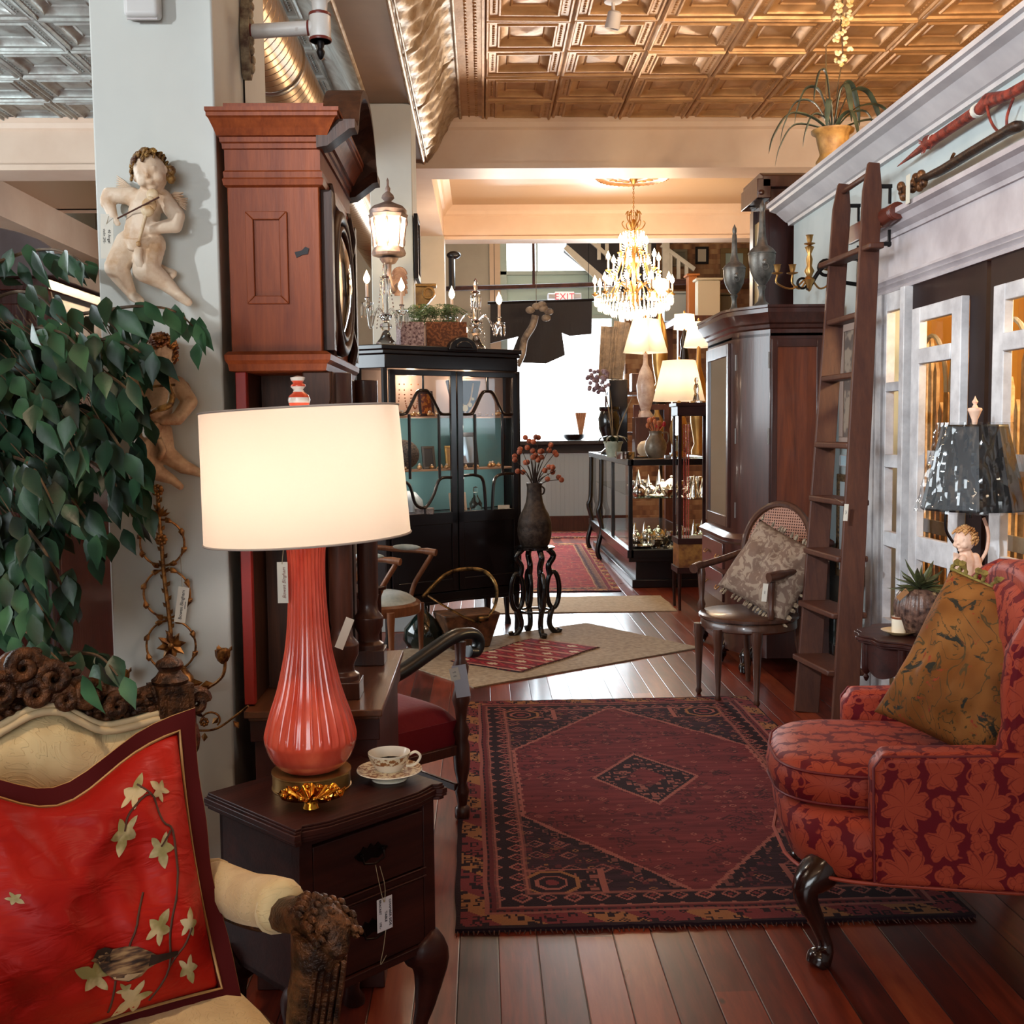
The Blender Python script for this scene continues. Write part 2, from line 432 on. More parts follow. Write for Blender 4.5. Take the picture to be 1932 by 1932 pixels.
# coves of pressed tin on both sides of the long beam
def cove(nm, xs, m):
    b = MB()
    def fn(u, v):
        t = u; x, z = xs(t); y = 2.5+v*7.7
        k = sin(t*PI)**.5
        e = .012*k*(sin(y*26+sin(t*9)*2)*sin(t*14)+.6*mn.noise(V((y*9, t*9, 1))))
        if abs((y*1.0) % 1.22-.03) < .02: e -= .012
        return (x+e, y, z-e)
    b.grid(fn, 18, 420); return struct(b.make(nm, m, smooth=80))
def c1(t):   # S curve from the beam edge up to the ceiling
    x = lerp(-.51, -.16, t); z = 4.01+.39*(t-.13*sin(2*PI*t)); return x, z
cove('cornice_cove_right', c1, tin_w)
cove('cornice_cove_left', lambda t: (lerp(-.815, -1.2, t), 4.0+.40*(t-.13*sin(2*PI*t))), tin_s)
b = MB()
for x, z, r in ((-.505, 4.0, .016), (-.475, 4.02, .01), (-.165, 4.39, .014), (-.825, 3.995, .014)): b.tube([(x, 2.5, z), (x, 10.2, z)], r, 8)
struct(b.make('trim_1', tin_w))
soff = mott('brown_soffit_paint', '6f5440', '7b604a', 2, .5, bs=.05)
b = MB(); b.box(-.815, -.51, 2.5, 10.2, 4.0, ZC); struct(b.make('beam_along_columns', soff, smooth=0))
beam_m = mott('cream_beam_paint', 'dcc2ac', 'e6cfba', 1.5, .5, bs=.03)
b = MB(); b.prism([(10.2, 3.98), (10.2, 4.30), (10.17, 4.32), (10.15, 4.36), (10.1, 4.4), (10.62, 4.4), (10.62, 3.98)], -5.8, 4.8, 'x')
b.box(-5.8, 4.8, 10.17, 10.2, 3.95, 4.0); b.box(-5.8, 4.8, 10.2, 10.6, 3.95, 3.98); b.box(-5.8, 4.8, 10.15, 10.62, 4.4, 5.05)
struct(b.make('beam_front', beam_m, smooth=0))
b = MB(); b.prism([(14.1, 4.0), (14.1, 4.28), (14.07, 4.3), (14.05, 4.34), (13.98, 4.4), (14.5, 4.4), (14.5, 4.0)], -.46, 4.8, 'x'); b.box(-.46, 4.8, 14.05, 14.1, 3.98, 4.02); b.box(-5.8, 4.8, 14.12, 14.4, 4.4, 5.05)
struct(b.make('beam_back', beam_m, smooth=0))
b = MB(); b.prism([(-.8, 3.98), (-.46, 3.98), (-.46, 4.28), (-.43, 4.3), (-.41, 4.34), (-.34, 4.4), (-.8, 4.4)], 10.6, 14.12, 'y')
b.box(-5.75, -5.35, -4, 17.4, 4.0, 4.4)
struct(b.make('beam_bay_side', beam_m, smooth=0))
# columns
col_m = mott('pale_column_paint', 'c3c6c2', 'cccfca', 2, .6, bs=.04)
col_w = mott('warm_column_paint', 'b2a794', 'bdb29e', 2, .6, bs=.04)
struct(MB().box(-1.03, -.705, 3.0, 3.72, 0, ZC).make('column_front', col_m, bev=.006))
struct(MB().box(-.822, -.505, 8.35, 8.9, 0, 4.0).make('column_middle', col_m, bev=.006))
struct(MB().box(-.745, -.45, 13.8, 14.3, 0, 4.0).make('column_far', col_w, bev=.006))
# outer walls
b = MB(); b.box(-5.9, -5.75, -4.6, 3.6, 0, 5.1); b.box(-5.9, -5.75, 8.8, 17.4, 0, 5.1); b.box(-5.9, -5.75, 3.6, 8.8, 0, 1.5); b.box(-5.9, -5.75, 3.6, 8.8, 3.7, 5.1)
for y in (3.6, 5.3, 7.0, 8.7): b.box(-5.88, -5.77, y, y+.08, 1.5, 3.7)  # unseen opening and mullions invented for the added side daylight
struct(b.make('wall_left', wall_grey, smooth=0))
yel = mott('ochre_side_room_wall', 'b98a3e', 'a87a35', 2, .8, bs=.04)
b = MB(); b.box(4.75, 4.9, -4.6, 17.4, 0, 5.1); struct(b.make('wall_right_outer', yel, smooth=0))
b = MB(); b.box(-5.8, -3.6, -4.6, -4.5, 0, ZC); b.box(.2, 4.8, -4.6, -4.5, 0, ZC); b.box(-3.6, .2, -4.6, -4.5, 0, 1.1); b.box(-3.6, .2, -4.6, -4.5, 3.4, ZC)
struct(b.make('wall_front', wall_grey, smooth=0))
b = MB()
for x in (-3.6, -2.4, -1.1, .14): b.box(x, x+.06, -4.58, -4.48, 1.1, 3.4)
struct(b.make('window_3', walnut, smooth=0))
# far wall with its windows
YB = 16.7
fw = mott('far_wall_grey', 'a49a88', 'ada391', 2, .8, bs=.03)
bead = mat('pale_blue_beadboard', hx('a2b8c8'), .5, bump=lambda: step(absE(frE(tc()[0]/.07)-.5), .44, .5), bs=.5, bd=.006)
b = MB(); b.box(-5.8, .28, YB, YB+.15, 0, 5.1); struct(b.make('wall_far_left', fw, smooth=0))
b = MB(); b.box(.28, 2.2, YB, YB+.15, .22, 1.2); struct(b.make('wall_far_wainscot', bead, smooth=0))
b = MB(); b.box(.25, 2.2, YB-.02, YB+.1, 0, .2); b.box(.25, 2.2, YB-.03, YB+.1, .2, .23); struct(b.make('baseboard_far', walnut, smooth=0))
sill_m = mat('dark_window_sill', '241a18', .4)
b = MB(); b.box(.25, 2.2, YB-.22, YB+.1, 1.33, 1.39); b.box(.25, 2.2, YB-.03, YB+.1, 1.2, 1.33); struct(b.make('trim_2', sill_m, bev=.006))
brick = mat('old_brick', lambda: ramp(noiz(vec(tc()[0]*2.2, flE(tc()[2]/.075)*3.1, 0), 3, 2), [(.3, '5a3a28'), (.5, '8a6242'), (.7, 'a5825c')]), .8,
            bump=lambda: step(absE(frE(tc()[2]/.075)-.5), .40, .5)*-1, bs=.4, bd=.01)
b = MB(); b.box(2.2, 4.8, YB, YB+.15, 0, 5.1); struct(b.make('wall_far_brick', brick, smooth=0))
green_g = trans_mat('pale_green_shade_cloth', 'c3d6cb', .5)
b = MB(); b.box(.28, 2.2, YB+.02, YB+.04, 3.28, 3.93); b.box(.28, 2.2, YB+.02, YB+.06, 4.5, 5.05); struct(b.make('window_1', mat('transom_green_paint', 'b4cabf', .6), smooth=0))
b = MB()
for x in (.28, 1.99): b.box(x, x+.12, YB-.03, YB+.1, 1.39, 5.0)
b.box(.85, .87, YB-.03, YB, 3.93, 4.6)
b.box(.28, 2.1, YB-.03, YB+.05, 3.24, 3.30); b.box(.28, 2.1, YB-.03, YB+.05, 3.9, 3.96)
struct(b.make('window_2', mott('window_trim_paint', 'a8b8ae', 'b5c4ba', 3, .6), bev=.005))
b = MB(); b.box(.14, .30, YB-.05, YB, 0, 5.0); struct(b.make('trim_3', cream, smooth=0))
# right partition with its cornice, ledge and doors
XW = 2.25
part = mott('blue_grey_partition_paint', 'aeb8b8', 'bcc5c4', 2, .6, bs=.04)
b = MB(); b.box(XW, XW+.12, 6.15, 7.86, 0, 3.06); b.box(XW, XW+.12, -2.5, 6.15, 2.27, 3.06); b.box(XW, XW+.12, -2.5, 3.0, 0, 2.27)
struct(b.make('wall_right', part, smooth=0))
b = MB(); b.prism([(2.25, 3.0), (2.22, 3.0), (2.215, 3.02), (2.20, 3.025), (2.17, 3.05), (2.13, 3.085), (2.10, 3.095), (2.085, 3.10), (2.08, 3.12), (2.06, 3.125), (2.06, 3.15), (2.5, 3.15), (2.5, 3.0)], -2.5, 7.9, 'y')
struct(b.make('cornice_right', white_trim, smooth=0))
lil = mott('weathered_lilac_white_paint', 'a99fa2', 'c2babc', 3.5, .5, bs=.1)
b = MB()
b.prism([(2.25, 2.56), (2.21, 2.56), (2.205, 2.58), (2.17, 2.60), (2.15, 2.63), (2.12, 2.64), (2.12, 2.665), (2.25, 2.665)], -2.5, 6.2, 'y')
b.prism([(2.25, 2.34), (2.225, 2.34), (2.225, 2.56), (2.25, 2.56)], -2.5, 6.15, 'y')
b.prism([(2.25, 2.27), (2.20, 2.27), (2.195, 2.285), (2.21, 2.295), (2.19, 2.31), (2.205, 2.32), (2.185, 2.335), (2.19, 2.35), (2.25, 2.35)], -2.5, 6.15, 'y')
struct(b.make('trim_4', lil, smooth=0))
ww = mott('worn_whitewashed_wood', 'b4b1b3', 'dddbdc', 6, .55, bs=.25, det=5)
b = MB()      # pilaster beside the doors, with its narrow openings
b.box(2.19, 2.25, 6.06, 6.15, 0, 2.27); b.box(2.2, 2.25, 6.0, 6.06, 0, 2.27); b.box(2.185, 2.25, 5.94, 6.0, 0, 2.27)
b.box(2.2, 2.25, 5.9, 5.94, 0, 2.27); b.box(2.2, 2.25, 5.62, 5.68, 0, 2.27); b.box(2.17, 2.25, 5.58, 5.64, 0, 2.27)
for z0, z1 in ((2.17, 2.27), (1.74, 1.79), (1.33, 1.40), (.9, .98), (.42, .5), (0, .12)): b.box(2.2, 2.24, 5.68, 5.9, z0, z1)
struct(b.make('trim_5', ww, bev=.004))
struct(MB().box(2.37, 4.75, 7.72, 7.84, 0, 3.0).make('wall_side_room', yel, smooth=0))
brown = mott('worn_brown_door_paint', '1d0f0f', '291716', 3, .5, bs=.08, spec=.25)
fence_m = mott('bleached_knotty_pickets', 'a07c54', 'd8b890', 12, .8, bs=.2)
pine = mat('old_pine', lambda: ramp(noiz(vec(tc()[0]*10, tc()[1]*12, tc()[2]*1.5), 3, 5), [(.35, '7a5636'), (.62, 'c09a6c')]), .6)
def leaf_door(nm, y0, y1):      # brown leaf between y0 (near) and y1 (far) with a white-framed window
    b = MB(); a0, a1 = y0+.16, y1-.11
    b.box(2.215, 2.255, y0, a0, 0, 2.27); b.box(2.215, 2.255, a1, y1, 0, 2.27)
    b.box(2.215, 2.255, a0, a1, 2.13, 2.27); b.box(2.215, 2.255, a0, a1, 0, .32)
    o = struct(b.make(nm, brown, smooth=0))
    b = MB(); f0, f1 = a0, a1
    b.box(2.175, 2.215, f0, f0+.1, .3, 2.14); b.box(2.175, 2.215, f1-.1, f1, .3, 2.14); f0 += .1; f1 -= .1; b.box(2.177, 2.213, f0, f1, 2.07, 2.14)
    b.box(2.17, 2.213, f0, f1, 1.86, 1.935); b.box(2.177, 2.213, f0, f1, .3, .44); b.box(2.18, 2.21, f0, f1, .88, 1.0)
    b.make('door_frame', ww, o, bev=.004)
    MB().box(2.235, 2.238, f0, f1, .44, 2.07).make('door_glass', glass_mat('door_pane', 'f8f4ec', .02, 1.12), o, smooth=0)
    MB().box(2.225, 2.23, f0, f1, 1.36, 1.43).make('door_paper_strip', mat('frosted_tape', 'b4b0ae', .6), o, smooth=0)
    return o
leaf_door('door_1', 4.76, 5.6); leaf_door('door_2', 3.86, 4.72); leaf_door('door_3', 3.0, 3.82)
# picket screen in the side room, seen through the door panes
t = thing('picket_screen', 'bleached wooden picket screen standing in the ochre room behind the glazed doors', 'screen', (2.75, 4.9, 0))
rg = random.Random(41)
b = MB()
for i in range(60):
    y = -2.0+i*.078; w = rg.uniform(.02, .032); h = 1.55+.5*abs(sin(i*.55)); b.add([(0, y-w, 0), (0, y+w, 0), (0, y+w, h), (0, y, h+.06), (0, y-w, h), (.02, y-w, 0), (.02, y+w, 0), (.02, y+w, h), (.02, y, h+.06), (.02, y-w, h)], [(0, 1, 2, 3, 4), (9, 8, 7, 6, 5), (0, 5, 6, 1), (1, 6, 7, 2), (2, 7, 8, 3), (3, 8, 9, 4), (4, 9, 5, 0)])
b.make('pickets', fence_m, t, smooth=0)
b = MB(); b.box(-.02, 0, -2.02, 2.7, .9, .98); b.box(-.02, 0, -2.02, 2.7, .2, .28)
for k in range(9): b.tube([(-.01, -1.8+.5*k+.22*cos(a), 1.75+.35*sin(a)) for a in [PI*i/14 for i in range(15)]], .014, 6)
b.make('rails', ww, t, smooth=50)
# pale board and door trim in front of the side wall, low down behind the ladder
b = MB(); b.box(2.23, 2.25, 6.15, 7.86, 0, .16); struct(b.make('baseboard_right', white_trim, smooth=0))
# fixtures invented to carry the added ceiling spots
for i, (x, y, z, tx, ty, tz, p, a_) in enumerate(ADDED_CEIL_SPOTS):
    if y > 10: continue
    t = thing('added_ceiling_spotlight', 'small white adjustable spotlight on the tin ceiling, %s' % ('above the gilt armchair', 'above the red wing chair', 'above the red rug', 'above the beige rug', 'in the left bay', 'far')[i], 'spotlight', (x, y, ZC), group='ceiling spotlights')
    MB().lathe([(.06, 0), (.06, -.03), (.012, -.035), (.012, -.09)], 16).make('canopy', white_trim, t)
    q = (V((tx, ty, tz))-V((x, y, z))).to_track_quat('-Z', 'Y').to_matrix().to_4x4()
    b = MB(); b.T = Matrix.Translation((0, 0, -.15)) @ q; b.lathe([(.035, .06), (.045, .05), (.05, -.05), (.046, -.05), (.04, .03), (.0, .035)], 18, caps=False); b.make('lamp_head', white_trim, t)
for i, (x, y, z, p) in enumerate(ADDED_GLOBES):
    t = thing('added_globe_pendant', 'frosted globe pendant lamp on a long cord, %s' % ('above the aisle by the red wing chair', 'above the left bay', 'behind the camera')[i], 'pendant lamp', (x, y, z), group='globe pendants')
    MB().ball((0, 0, 0), .12, 24, 16).make('globe', mat('lit_frosted_globe', 'fff0dc', .5, emit='ffe0b4', es=4), t, smooth=80); b = MB(); b.tube([(0, 0, .12), (0, 0, ZC-z)], .006, 6); b.make('cord', iron if 'iron' in globals() else brown, t); MB().lathe([(.05, 0), (.05, -.02), (.01, -.04)], 16, o=(0, 0, ZC-z)).make('canopy', white_trim, t)
t = thing('track_spotlight', 'white track spotlight hanging at the left, aimed at the white column', 'spotlight', (-2.9, .7, 0)); b = MB(); b.tube([(0, 0, 2.85), (0, 0, ZC)], .012, 8); b.make('drop_rod', white_trim, t)
b = MB(); q = (V((-.85, 3.0, 2.35))-V((-2.9, .7, 2.75))).to_track_quat('-Z', 'Y').to_matrix().to_4x4(); b.T = Matrix.Translation((0, 0, 2.75)) @ q; b.lathe([(.04, .14), (.06, .12), (.07, .0), (.065, 0), (.05, .10), (0, .11)], 18, caps=False); b.make('lamp_head', white_trim, t)
t = thing('track_spotlight', 'white track spotlight behind the camera, aimed at the glazed doors', 'spotlight', (-1.5, -.4, 0)); b = MB(); b.tube([(0, 0, 3.0), (0, 0, ZC)], .012, 8); b.make('drop_rod', white_trim, t)
b = MB(); q = (V((2.2, 5, 2.2))-V((-1.5, -.4, 2.9))).to_track_quat('-Z', 'Y').to_matrix().to_4x4(); b.T = Matrix.Translation((0, 0, 2.9)) @ q; b.lathe([(.04, .14), (.06, .12), (.07, .0), (.065, 0), (.05, .10), (0, .11)], 18, caps=False); b.make('lamp_head', white_trim, t)
for i, (x, y) in enumerate(ADDED_UPLIGHTS):
    t = thing('uplight', 'low white uplight trough lying on top of the side wall, %s end' % ('near', 'far')[i], 'uplight', (x, y, 3.15), group='uplights on the side wall')
    MB().box(-.05, .05, -.38, .38, 0, .05).make('trough', white_trim, t, bev=.004); MB().box(-.06, -.05, -.38, .38, 0, .065).make('lip', white_trim, t)
t = thing('added_side_room_lamp', 'small warm bulb lamp hanging in the ochre side room just behind the doors', 'pendant lamp', (2.52, 3.6, 1.95)); MB().ball((0, 0, 0), .07, 16, 10).make('globe', mat('lit_frosted_globe', 'fff0dc', .5), t, smooth=80); MB().tube([(0, 0, .07), (0, 0, ZC-1.95)], .005, 6).make('cord', brown, t)
# ================================================================ GILT ARMCHAIR (front left)
gilt = mott('worn_gilt_carving', '2a170c', '74492a', 34, .42, .45, bs=.8, bd=.006, lo=.4, hi=.72)
def emb():
    x, y, z = tc(); v = vec(x, y, z); return step(sinE(noiz(v, 7, 3, .5, 2.5)*50), .3, .7)*.8+noiz(v, 60, 2)*.3
ivory = mat('ivory_brocade', lambda: mixc(step(noiz(vec(*tc()), 14, 2), .4, .6), 'cdb283', 'd8c090'), .7, bump=emb, bs=.5, bd=.003, sheen=.2)
t = thing('carved_armchair', 'carved gilt wood armchair with ivory brocade back, holding the red bird pillow', 'armchair', (-.746, 1.93, 0), rad(37))
back = sp3([(-.30, 0, .955), (-.24, 0, .953), (-.19, 0, .951), (-.13, 0, .952), (-.06, 0, .985), (0, 0, 1.008), (.05, 0, 1.003), (.08, 0, .982), (.13, 0, .951), (.19, 0, .95), (.245, 0, .955), (.30, 0, .945)], 4)
top = [(p.x, p.z) for p in back]
b = MB()      # upholstered back
def fb(u, v):
    x = -.285+.57*u; i = min(range(len(top)), key=lambda k: abs(top[k][0]-x)); zt = top[i][1]-.002
    z = .5+(zt-.5)*v; e = (1-(2*u-1)**6)*(1-(2*v-1)**6)
    return (x, .25-.055*max(e, 0)**.5, z)
b.grid(fb, 40, 24); b.box(-.28, .28, .25, .275, .5, .94); b.make('back_cushion', ivory, t, smooth=80)
b = MB(); b.tube([(x, .215, z+.002) for x, z in top], .008, 8); b.tube([(x, .22, z+.014) for x, z in top], .007, 8)
b.make('piping', mat('cream_cord', 'cdb48c', .7), t, smooth=80)
b = MB()
crest = [(-.34, .94), (-.31, 1.01), (-.27, 1.03), (-.2, 1.02), (-.1, 1.07), (-.045, 1.13), (0, 1.14), (.04, 1.11), (.10, 1.065), (.15, 1.04), (.2, 1.018), (.27, 1.03), (.31, 1.01), (.34, .94)]
n = 40
def fc(u, v):
    x = -.34+.68*u; k = max(i for i in range(len(crest)-1) if crest[i][0] <= x+1e-6); a, c = crest[k], crest[k+1]
    zt = lerp(a[1], c[1], (x-a[0])/(c[0]-a[0])) if c[0] > a[0] else a[1]
    i = min(range(len(top)), key=lambda q: abs(top[q][0]-x)); zb = top[i][1]+.008
    q = v*2*PI; zc = (zt+zb)/2; return (x, .25-.03*cos(q), zc+(zt-zb)/2*sin(q))
b.grid(fc, 60, 14, cv=True)
def scroll(b, cx, cz, r, s=1, y=.22, turns=1.6, w=.013):
    pts = []; R = []
    for i in range(26):
        f = i/25; a = f*turns*2*PI; rr = r*(1-f*.8); pts.append((cx+s*rr*cos(a), y-.012*sin(f*3), cz+rr*sin(a))); R.append(w*(1-.6*f)+.002)
    b.tube(pts, R, 7)
for cx, cz, r, s_ in ((-.02, 1.105, .03, 1), (.035, 1.075, .03, -1), (-.06, 1.065, .032, 1), (.0, 1.05, .028, -1), (.10, 1.03, .027, 1), (.055, 1.03, .022, -1), (.155, 1.0, .022, 1), (-.13, 1.03, .028, -1), (-.19, 1.0, .022, 1)):
    scroll(b, cx, cz, r, s_)
for i in range(30):
    x = -.27+.54*i/29; k = min(range(len(top)), key=lambda q: abs(top[q][0]-x)); b.ball((x, .222, top[k][1]+.028), (.010, .009, .007), 6, 4)
rg = random.Random(2)
for i in range(60):
    x = rg.uniform(-.25, .25); k = max(q for q in range(len(crest)-1) if crest[q][0] <= x)
    b.ball((x, .225, lerp(top[min(range(len(top)), key=lambda q: abs(top[q][0]-x))][1]+.02, crest[k][1]-.01, rg.random())), (rg.uniform(.008, .018), .012, rg.uniform(.005, .012)), 6, 4, None)
b.make('crest_rail', gilt, t, smooth=60)
for s_ in (-1, 1):
    b = MB(); x = .31*s_
    b.tube([(x, .25, .44), (x, .25, .6), (x, .25, .95)], [.026, .02, .028], 8)
    b.bx((x-.03*s_, .245, .985), (.075, .075, .075)); b.bx((x-.03*s_, .205, .985), (.045, .01, .045)); b.lathe([(.036, 1.022), (.04, 1.03), (.03, 1.038), (.022, 1.05), (.03, 1.062), (.026, 1.07), (.012, 1.078), (.0, 1.086)], 10, o=(x-.03*s_, .245, 0))
    scroll(b, x+.02*s_, .975, .025, s_, .24); b.ball((x, .24, .9), (.03, .03, .05))
    b.tube([(x, .26, .44), (x, .27, .25), (x, .34, 0)], [.03, .024, .018], 8)
    b.make('back_post', gilt, t, smooth=50)
    b = MB(); pts = sp3([(x, .26, .60), (x, .17, .585), (x, .06, .59), (x, -.08, .62), (x, -.19, .66), (x, -.27, .685), (x+.004*s_, -.325, .70), (x+.006*s_, -.37, .69), (x+.004*s_, -.405, .66)], 5)
    b.tube(pts, [lerp(.022, .038, min(1, i/(len(pts)-8))) if i < len(pts)-6 else lerp(.038, .012, (i-len(pts)+6)/5) for i in range(len(pts))], 10)
    for i in range(9):     # acanthus ridges over the hand rest
        o_ = (i-4)*.0095; k0 = int(len(pts)*.60)+abs(i-4); b.tube([(p.x+o_*lerp(.7, 1.1, q/len(pts)), p.y, p.z+.034-abs(o_)*.55+.005*sin(q*2.1+i)) for q, p in list(enumerate(pts))[k0:-2]], .0058, 5)
        for q in range(3): p = pts[min(len(pts)-3, k0+3+q*4)]; b.ball((p.x+o_*1.1, p.y, p.z+.038-abs(o_)*.5), (.007, .013, .008), 6, 4)
        a = rg.uniform(0, 1); p = pts[int(lerp(len(pts)*.62, len(pts)-1.5, a))]; dx_ = rg.uniform(-.032, .032); b.ball((p.x+dx_, p.y, p.z+.034-abs(dx_)*.6), (.006, .018, .006), 6, 4)
    b.tube(sp3([(x, -.33, .68), (x, -.325, .61), (x, -.30, .54), (x, -.29, .47), (x+.005*s_, -.30, .40)], 5), [.046]*5+[.044]*5+[.041]*5+[.039]*5+[.042], 12)
    for i in range(5):
        xx = x+(i-2)*.014; b.tube(sp3([(xx, -.372, .63), (xx, -.355, .57), (xx, -.335, .50), (xx, -.33, .42)], 3), .0055, 5); b.tube(sp3([(x+.042*s_, -.32+(i-2)*.015, .63), (x+.040*s_, -.31+(i-2)*.015, .57), (x+.040*s_, -.29+(i-2)*.015, .50), (x+.04*s_, -.29+(i-2)*.015, .42)], 3), .0055, 5)
    b.make('arm', gilt, t, smooth=50)
    b = MB(); pts = sp3([(x, .15, .612), (x, .04, .628), (x, -.06, .645), (x, -.16, .672), (x, -.205, .68)], 4)
    b.tube(pts, [.03, .044]+[.049]*(len(pts)-4)+[.044, .03], 14); b.make('arm_pad', ivory, t, smooth=60)
    b = MB(); b.tube([(x+.047*cos(a), -.185, .672+.046*sin(a)) for a in [2*PI*i/16 for i in range(16)]], .005, 6, closed=True); b.make('pad_piping', MATS['cream_cord'], t); b = MB(); b.tube([(x+.047*cos(a), .13, .616+.046*sin(a)) for a in [2*PI*i/16 for i in range(16)]], .005, 6, closed=True); b.make('pad_piping', MATS['cream_cord'], t)
    b = MB(); b.tube(sp3([(x-.01*s_, -.29, .42), (x, -.31, .30), (x-.005*s_, -.28, .14), (x, -.31, .03), (x, -.32, 0)], 4), [.04, .042, .04, .036, .032, .028, .026, .024, .022, .02, .02, .022, .026, .03, .034, .034, .03], 10); b.make('leg', gilt, t, smooth=60)
b = MB()
def fs(u, v):
    a = u*2*PI; k = 1-(1-v)**3 if v < .5 else 1
    r = (min(1, v*4))**.5 if v < .25 else 1-.0*(v)
    c, s_ = cos(a), sin(a); ex = .30*abs(c)**.45*(1 if c > 0 else -1); ey = .27*abs(s_)**.45*(1 if s_ > 0 else -1)
    f = [0, .5, .85, .97, 1, 1, .97][min(6, int(v*6.001))]; z = [.485, .48, .47, .455, .44, .40, .395][min(6, int(v*6.001))]
    return (ex*f, -.03+ey*f, z)
b.grid(fs, 48, 7, cu=True); b.make('seat', ivory, t, smooth=80)
b = MB(); b.box(-.315, .315, -.32, -.28, .36, .42); b.box(-.32, -.28, -.3, .26, .36, .42); b.box(.28, .32, -.3, .26, .36, .42); b.box(-.3, .3, .24, .28, .36, .42)
for i in range(12): b.ball((-.27+i*.049, -.322, .39), (.02, .01, .018), 8, 5)
b.make('seat_rail', gilt, t, bev=.006)

# ---------------- red satin pillow on it
def satin_c():
    return mixc(step(noiz(vec(*tc()), 3, 2), .3, .7), '960f0c', 'b42012')
satin = mat('red_satin', satin_c, .5, bump=lambda: noiz(vec(tc()[0]*.7, tc()[1], tc()[2]*2), 14, 3, .5, 1), bs=.5, bd=.012, sheen=0, spec=.22)
velvet = mat('dark_red_velvet', '480a0c', .8, spec=.2)
pp = thing('satin_pillow', 'shiny red satin pillow embroidered with a sparrow and ivy leaves, in the gilt armchair', 'pillow', (-.746, 1.93, 0), rad(37), rot=(0, 0, 0))
pp.rotation_euler = (rad(-20), 0, rad(37)) ; pp.rotation_mode = 'XYZ'
M37 = Matrix.Rotation(rad(37), 4, 'Z')
pp.location = V((-.746, 1.93, 0))+M37 @ V((-.005, -.055, .485))
pp.rotation_euler = (M37 @ Matrix.Rotation(rad(-20), 4, 'X')).to_euler()
Pf = cushion('cover', .50, .50, .21, satin, pp, edge=.05, dip=.085, wr=.12, seed=3, n=44)
b = MB(); rim = []
for k in range(4):
    for i in range(16):
        u = -1+2*i/16; rim.append([(u, -1), (1, u), (-u, 1), (-1, -u)][k])
def fl_(uv, o):
    p = Pf(uv[0], uv[1]); c = V((0, 0, .25)); d = V((p.x, 0, p.z))-V((0, 0, .25))
    w = .034*(1+.35*max(0, abs(uv[0])+abs(uv[1])-1.5)); return V((p.x, o+.008*sin(uv[0]*9+uv[1]*7), p.z))+V((uv[0]**3, 0, uv[1]**3 if abs(uv[1]) > .99 else uv[1]**3))*w
L = len(rim); vs = [V((Pf(*q).x*.985, -.004, Pf(*q).z)) for q in rim]+[fl_(q, -.003) for q in rim]+[fl_(q, .004) for q in rim]+[V((Pf(*q).x*.985, .005, Pf(*q).z)) for q in rim]
b.add(vs, [(r*L+i, r*L+(i+1) % L, (r+1)*L+(i+1) % L, (r+1)*L+i) for r in range(3) for i in range(L)]); b.make('flange', velvet, pp, smooth=70)
b = MB(); b.tube([V((Pf(*q).x*1.0, -.007, Pf(*q).z)) for q in rim], .0028, 6, closed=True); b.tube([fl_(q, 0) for q in rim], .0016, 5, closed=True)
b.make('gold_cord', mat('gold_cord', 'a98250', .5, .2), pp)
MI = None
def onpil(px, py):      # embroidery position from the photo, on the cushion's own face
    global MI
    if MI is None:
        bpy.context.view_layer.update(); MI = pp.matrix_world.inverted()
    o = MI @ CAMP; d = (MI.to_3x3() @ ray(px, py)).normalized()
    t_ = (-.085-o.y)/d.y; q = o+d*t_; return q.x/.25, (q.z-.25)/.25
def deco(b, pts, off=.0015):   # polygon fan laid on the front face, pts in (u,v)
    cx = sum(p[0] for p in pts)/len(pts); cz = sum(p[1] for p in pts)/len(pts); n = len(pts)
    vs = [Pf(cx, cz, -1, off+.001)]; 
    for k in (.5, 1): vs += [Pf(lerp(cx, p[0], k), lerp(cz, p[1], k), -1, off) for p in pts]
    b.add(vs, [(0, 1+i, 1+(i+1) % n) for i in range(n)]+[(1+i, 1+n+i, 1+n+(i+1) % n, 1+(i+1) % n) for i in range(n)])
def ivy(px, py, s, a):
    u0, v0 = onpil(px, py); P_ = []
    for i in range(50):
        q = 2*PI*i/50; f_ = 1-abs(((q/(2*PI)*5+.5) % 1)*2-1); r = (.50+.45*f_**1.3)*(1.3 if q < .6 or q > 5.68 else 1); r *= 1-.55*math.exp(-((q-PI)/.3)**2)
        x, y = r*cos(q)*s*1.25, r*sin(q)*s; P_.append((u0+x*cos(a)-y*sin(a), v0+x*sin(a)+y*cos(a)))
    return P_
bl = MB()
for px, py, s, a in ((253, 1470, .115, .9), (313, 1478, .09, 2.2), (235, 1547, .13, -1.9), (312, 1592, .11, -1.5), (303, 1756, .11, .9), (363, 1745, .085, 1.3), (187, 1850, .13, 2.6), (372, 1830, .09, -1.3), (268, 1895, .12, -2.6), (245, 1880, .06, -.6), (12, 1690, .05, -.7)):
    deco(bl, ivy(px, py, s, a))
leafm = mat('embroidered_ivy', lambda: mixc(step(noiz(vec(*tc()), 22, 3), .38, .62), '8d8250', 'c9b58c'), .6)
bl.make('embroidered_leaves', leafm, pp, smooth=60)
b = MB()
def stitch(pts, r=.0022): b.tube([Pf(*onpil(*p), -1, .001) for p in sp2(pts)], r, 5)
def sp2(pts): return [(q.x, q.y) for q in sp3([(p[0], p[1], 0) for p in pts], 4)]
for ln in ([(235, 1545), (245, 1505), (290, 1480), (315, 1540), (335, 1560), (345, 1640)], [(290, 1480), (262, 1450)], [(280, 1680), (262, 1730), (248, 1790)], [(330, 1560), (312, 1590)], [(345, 1640), (328, 1760), (330, 1830), (300, 1900)], [(225, 1860), (222, 1900), (218, 1925)], [(330, 1830), (355, 1790), (368, 1750)]): stitch(ln)
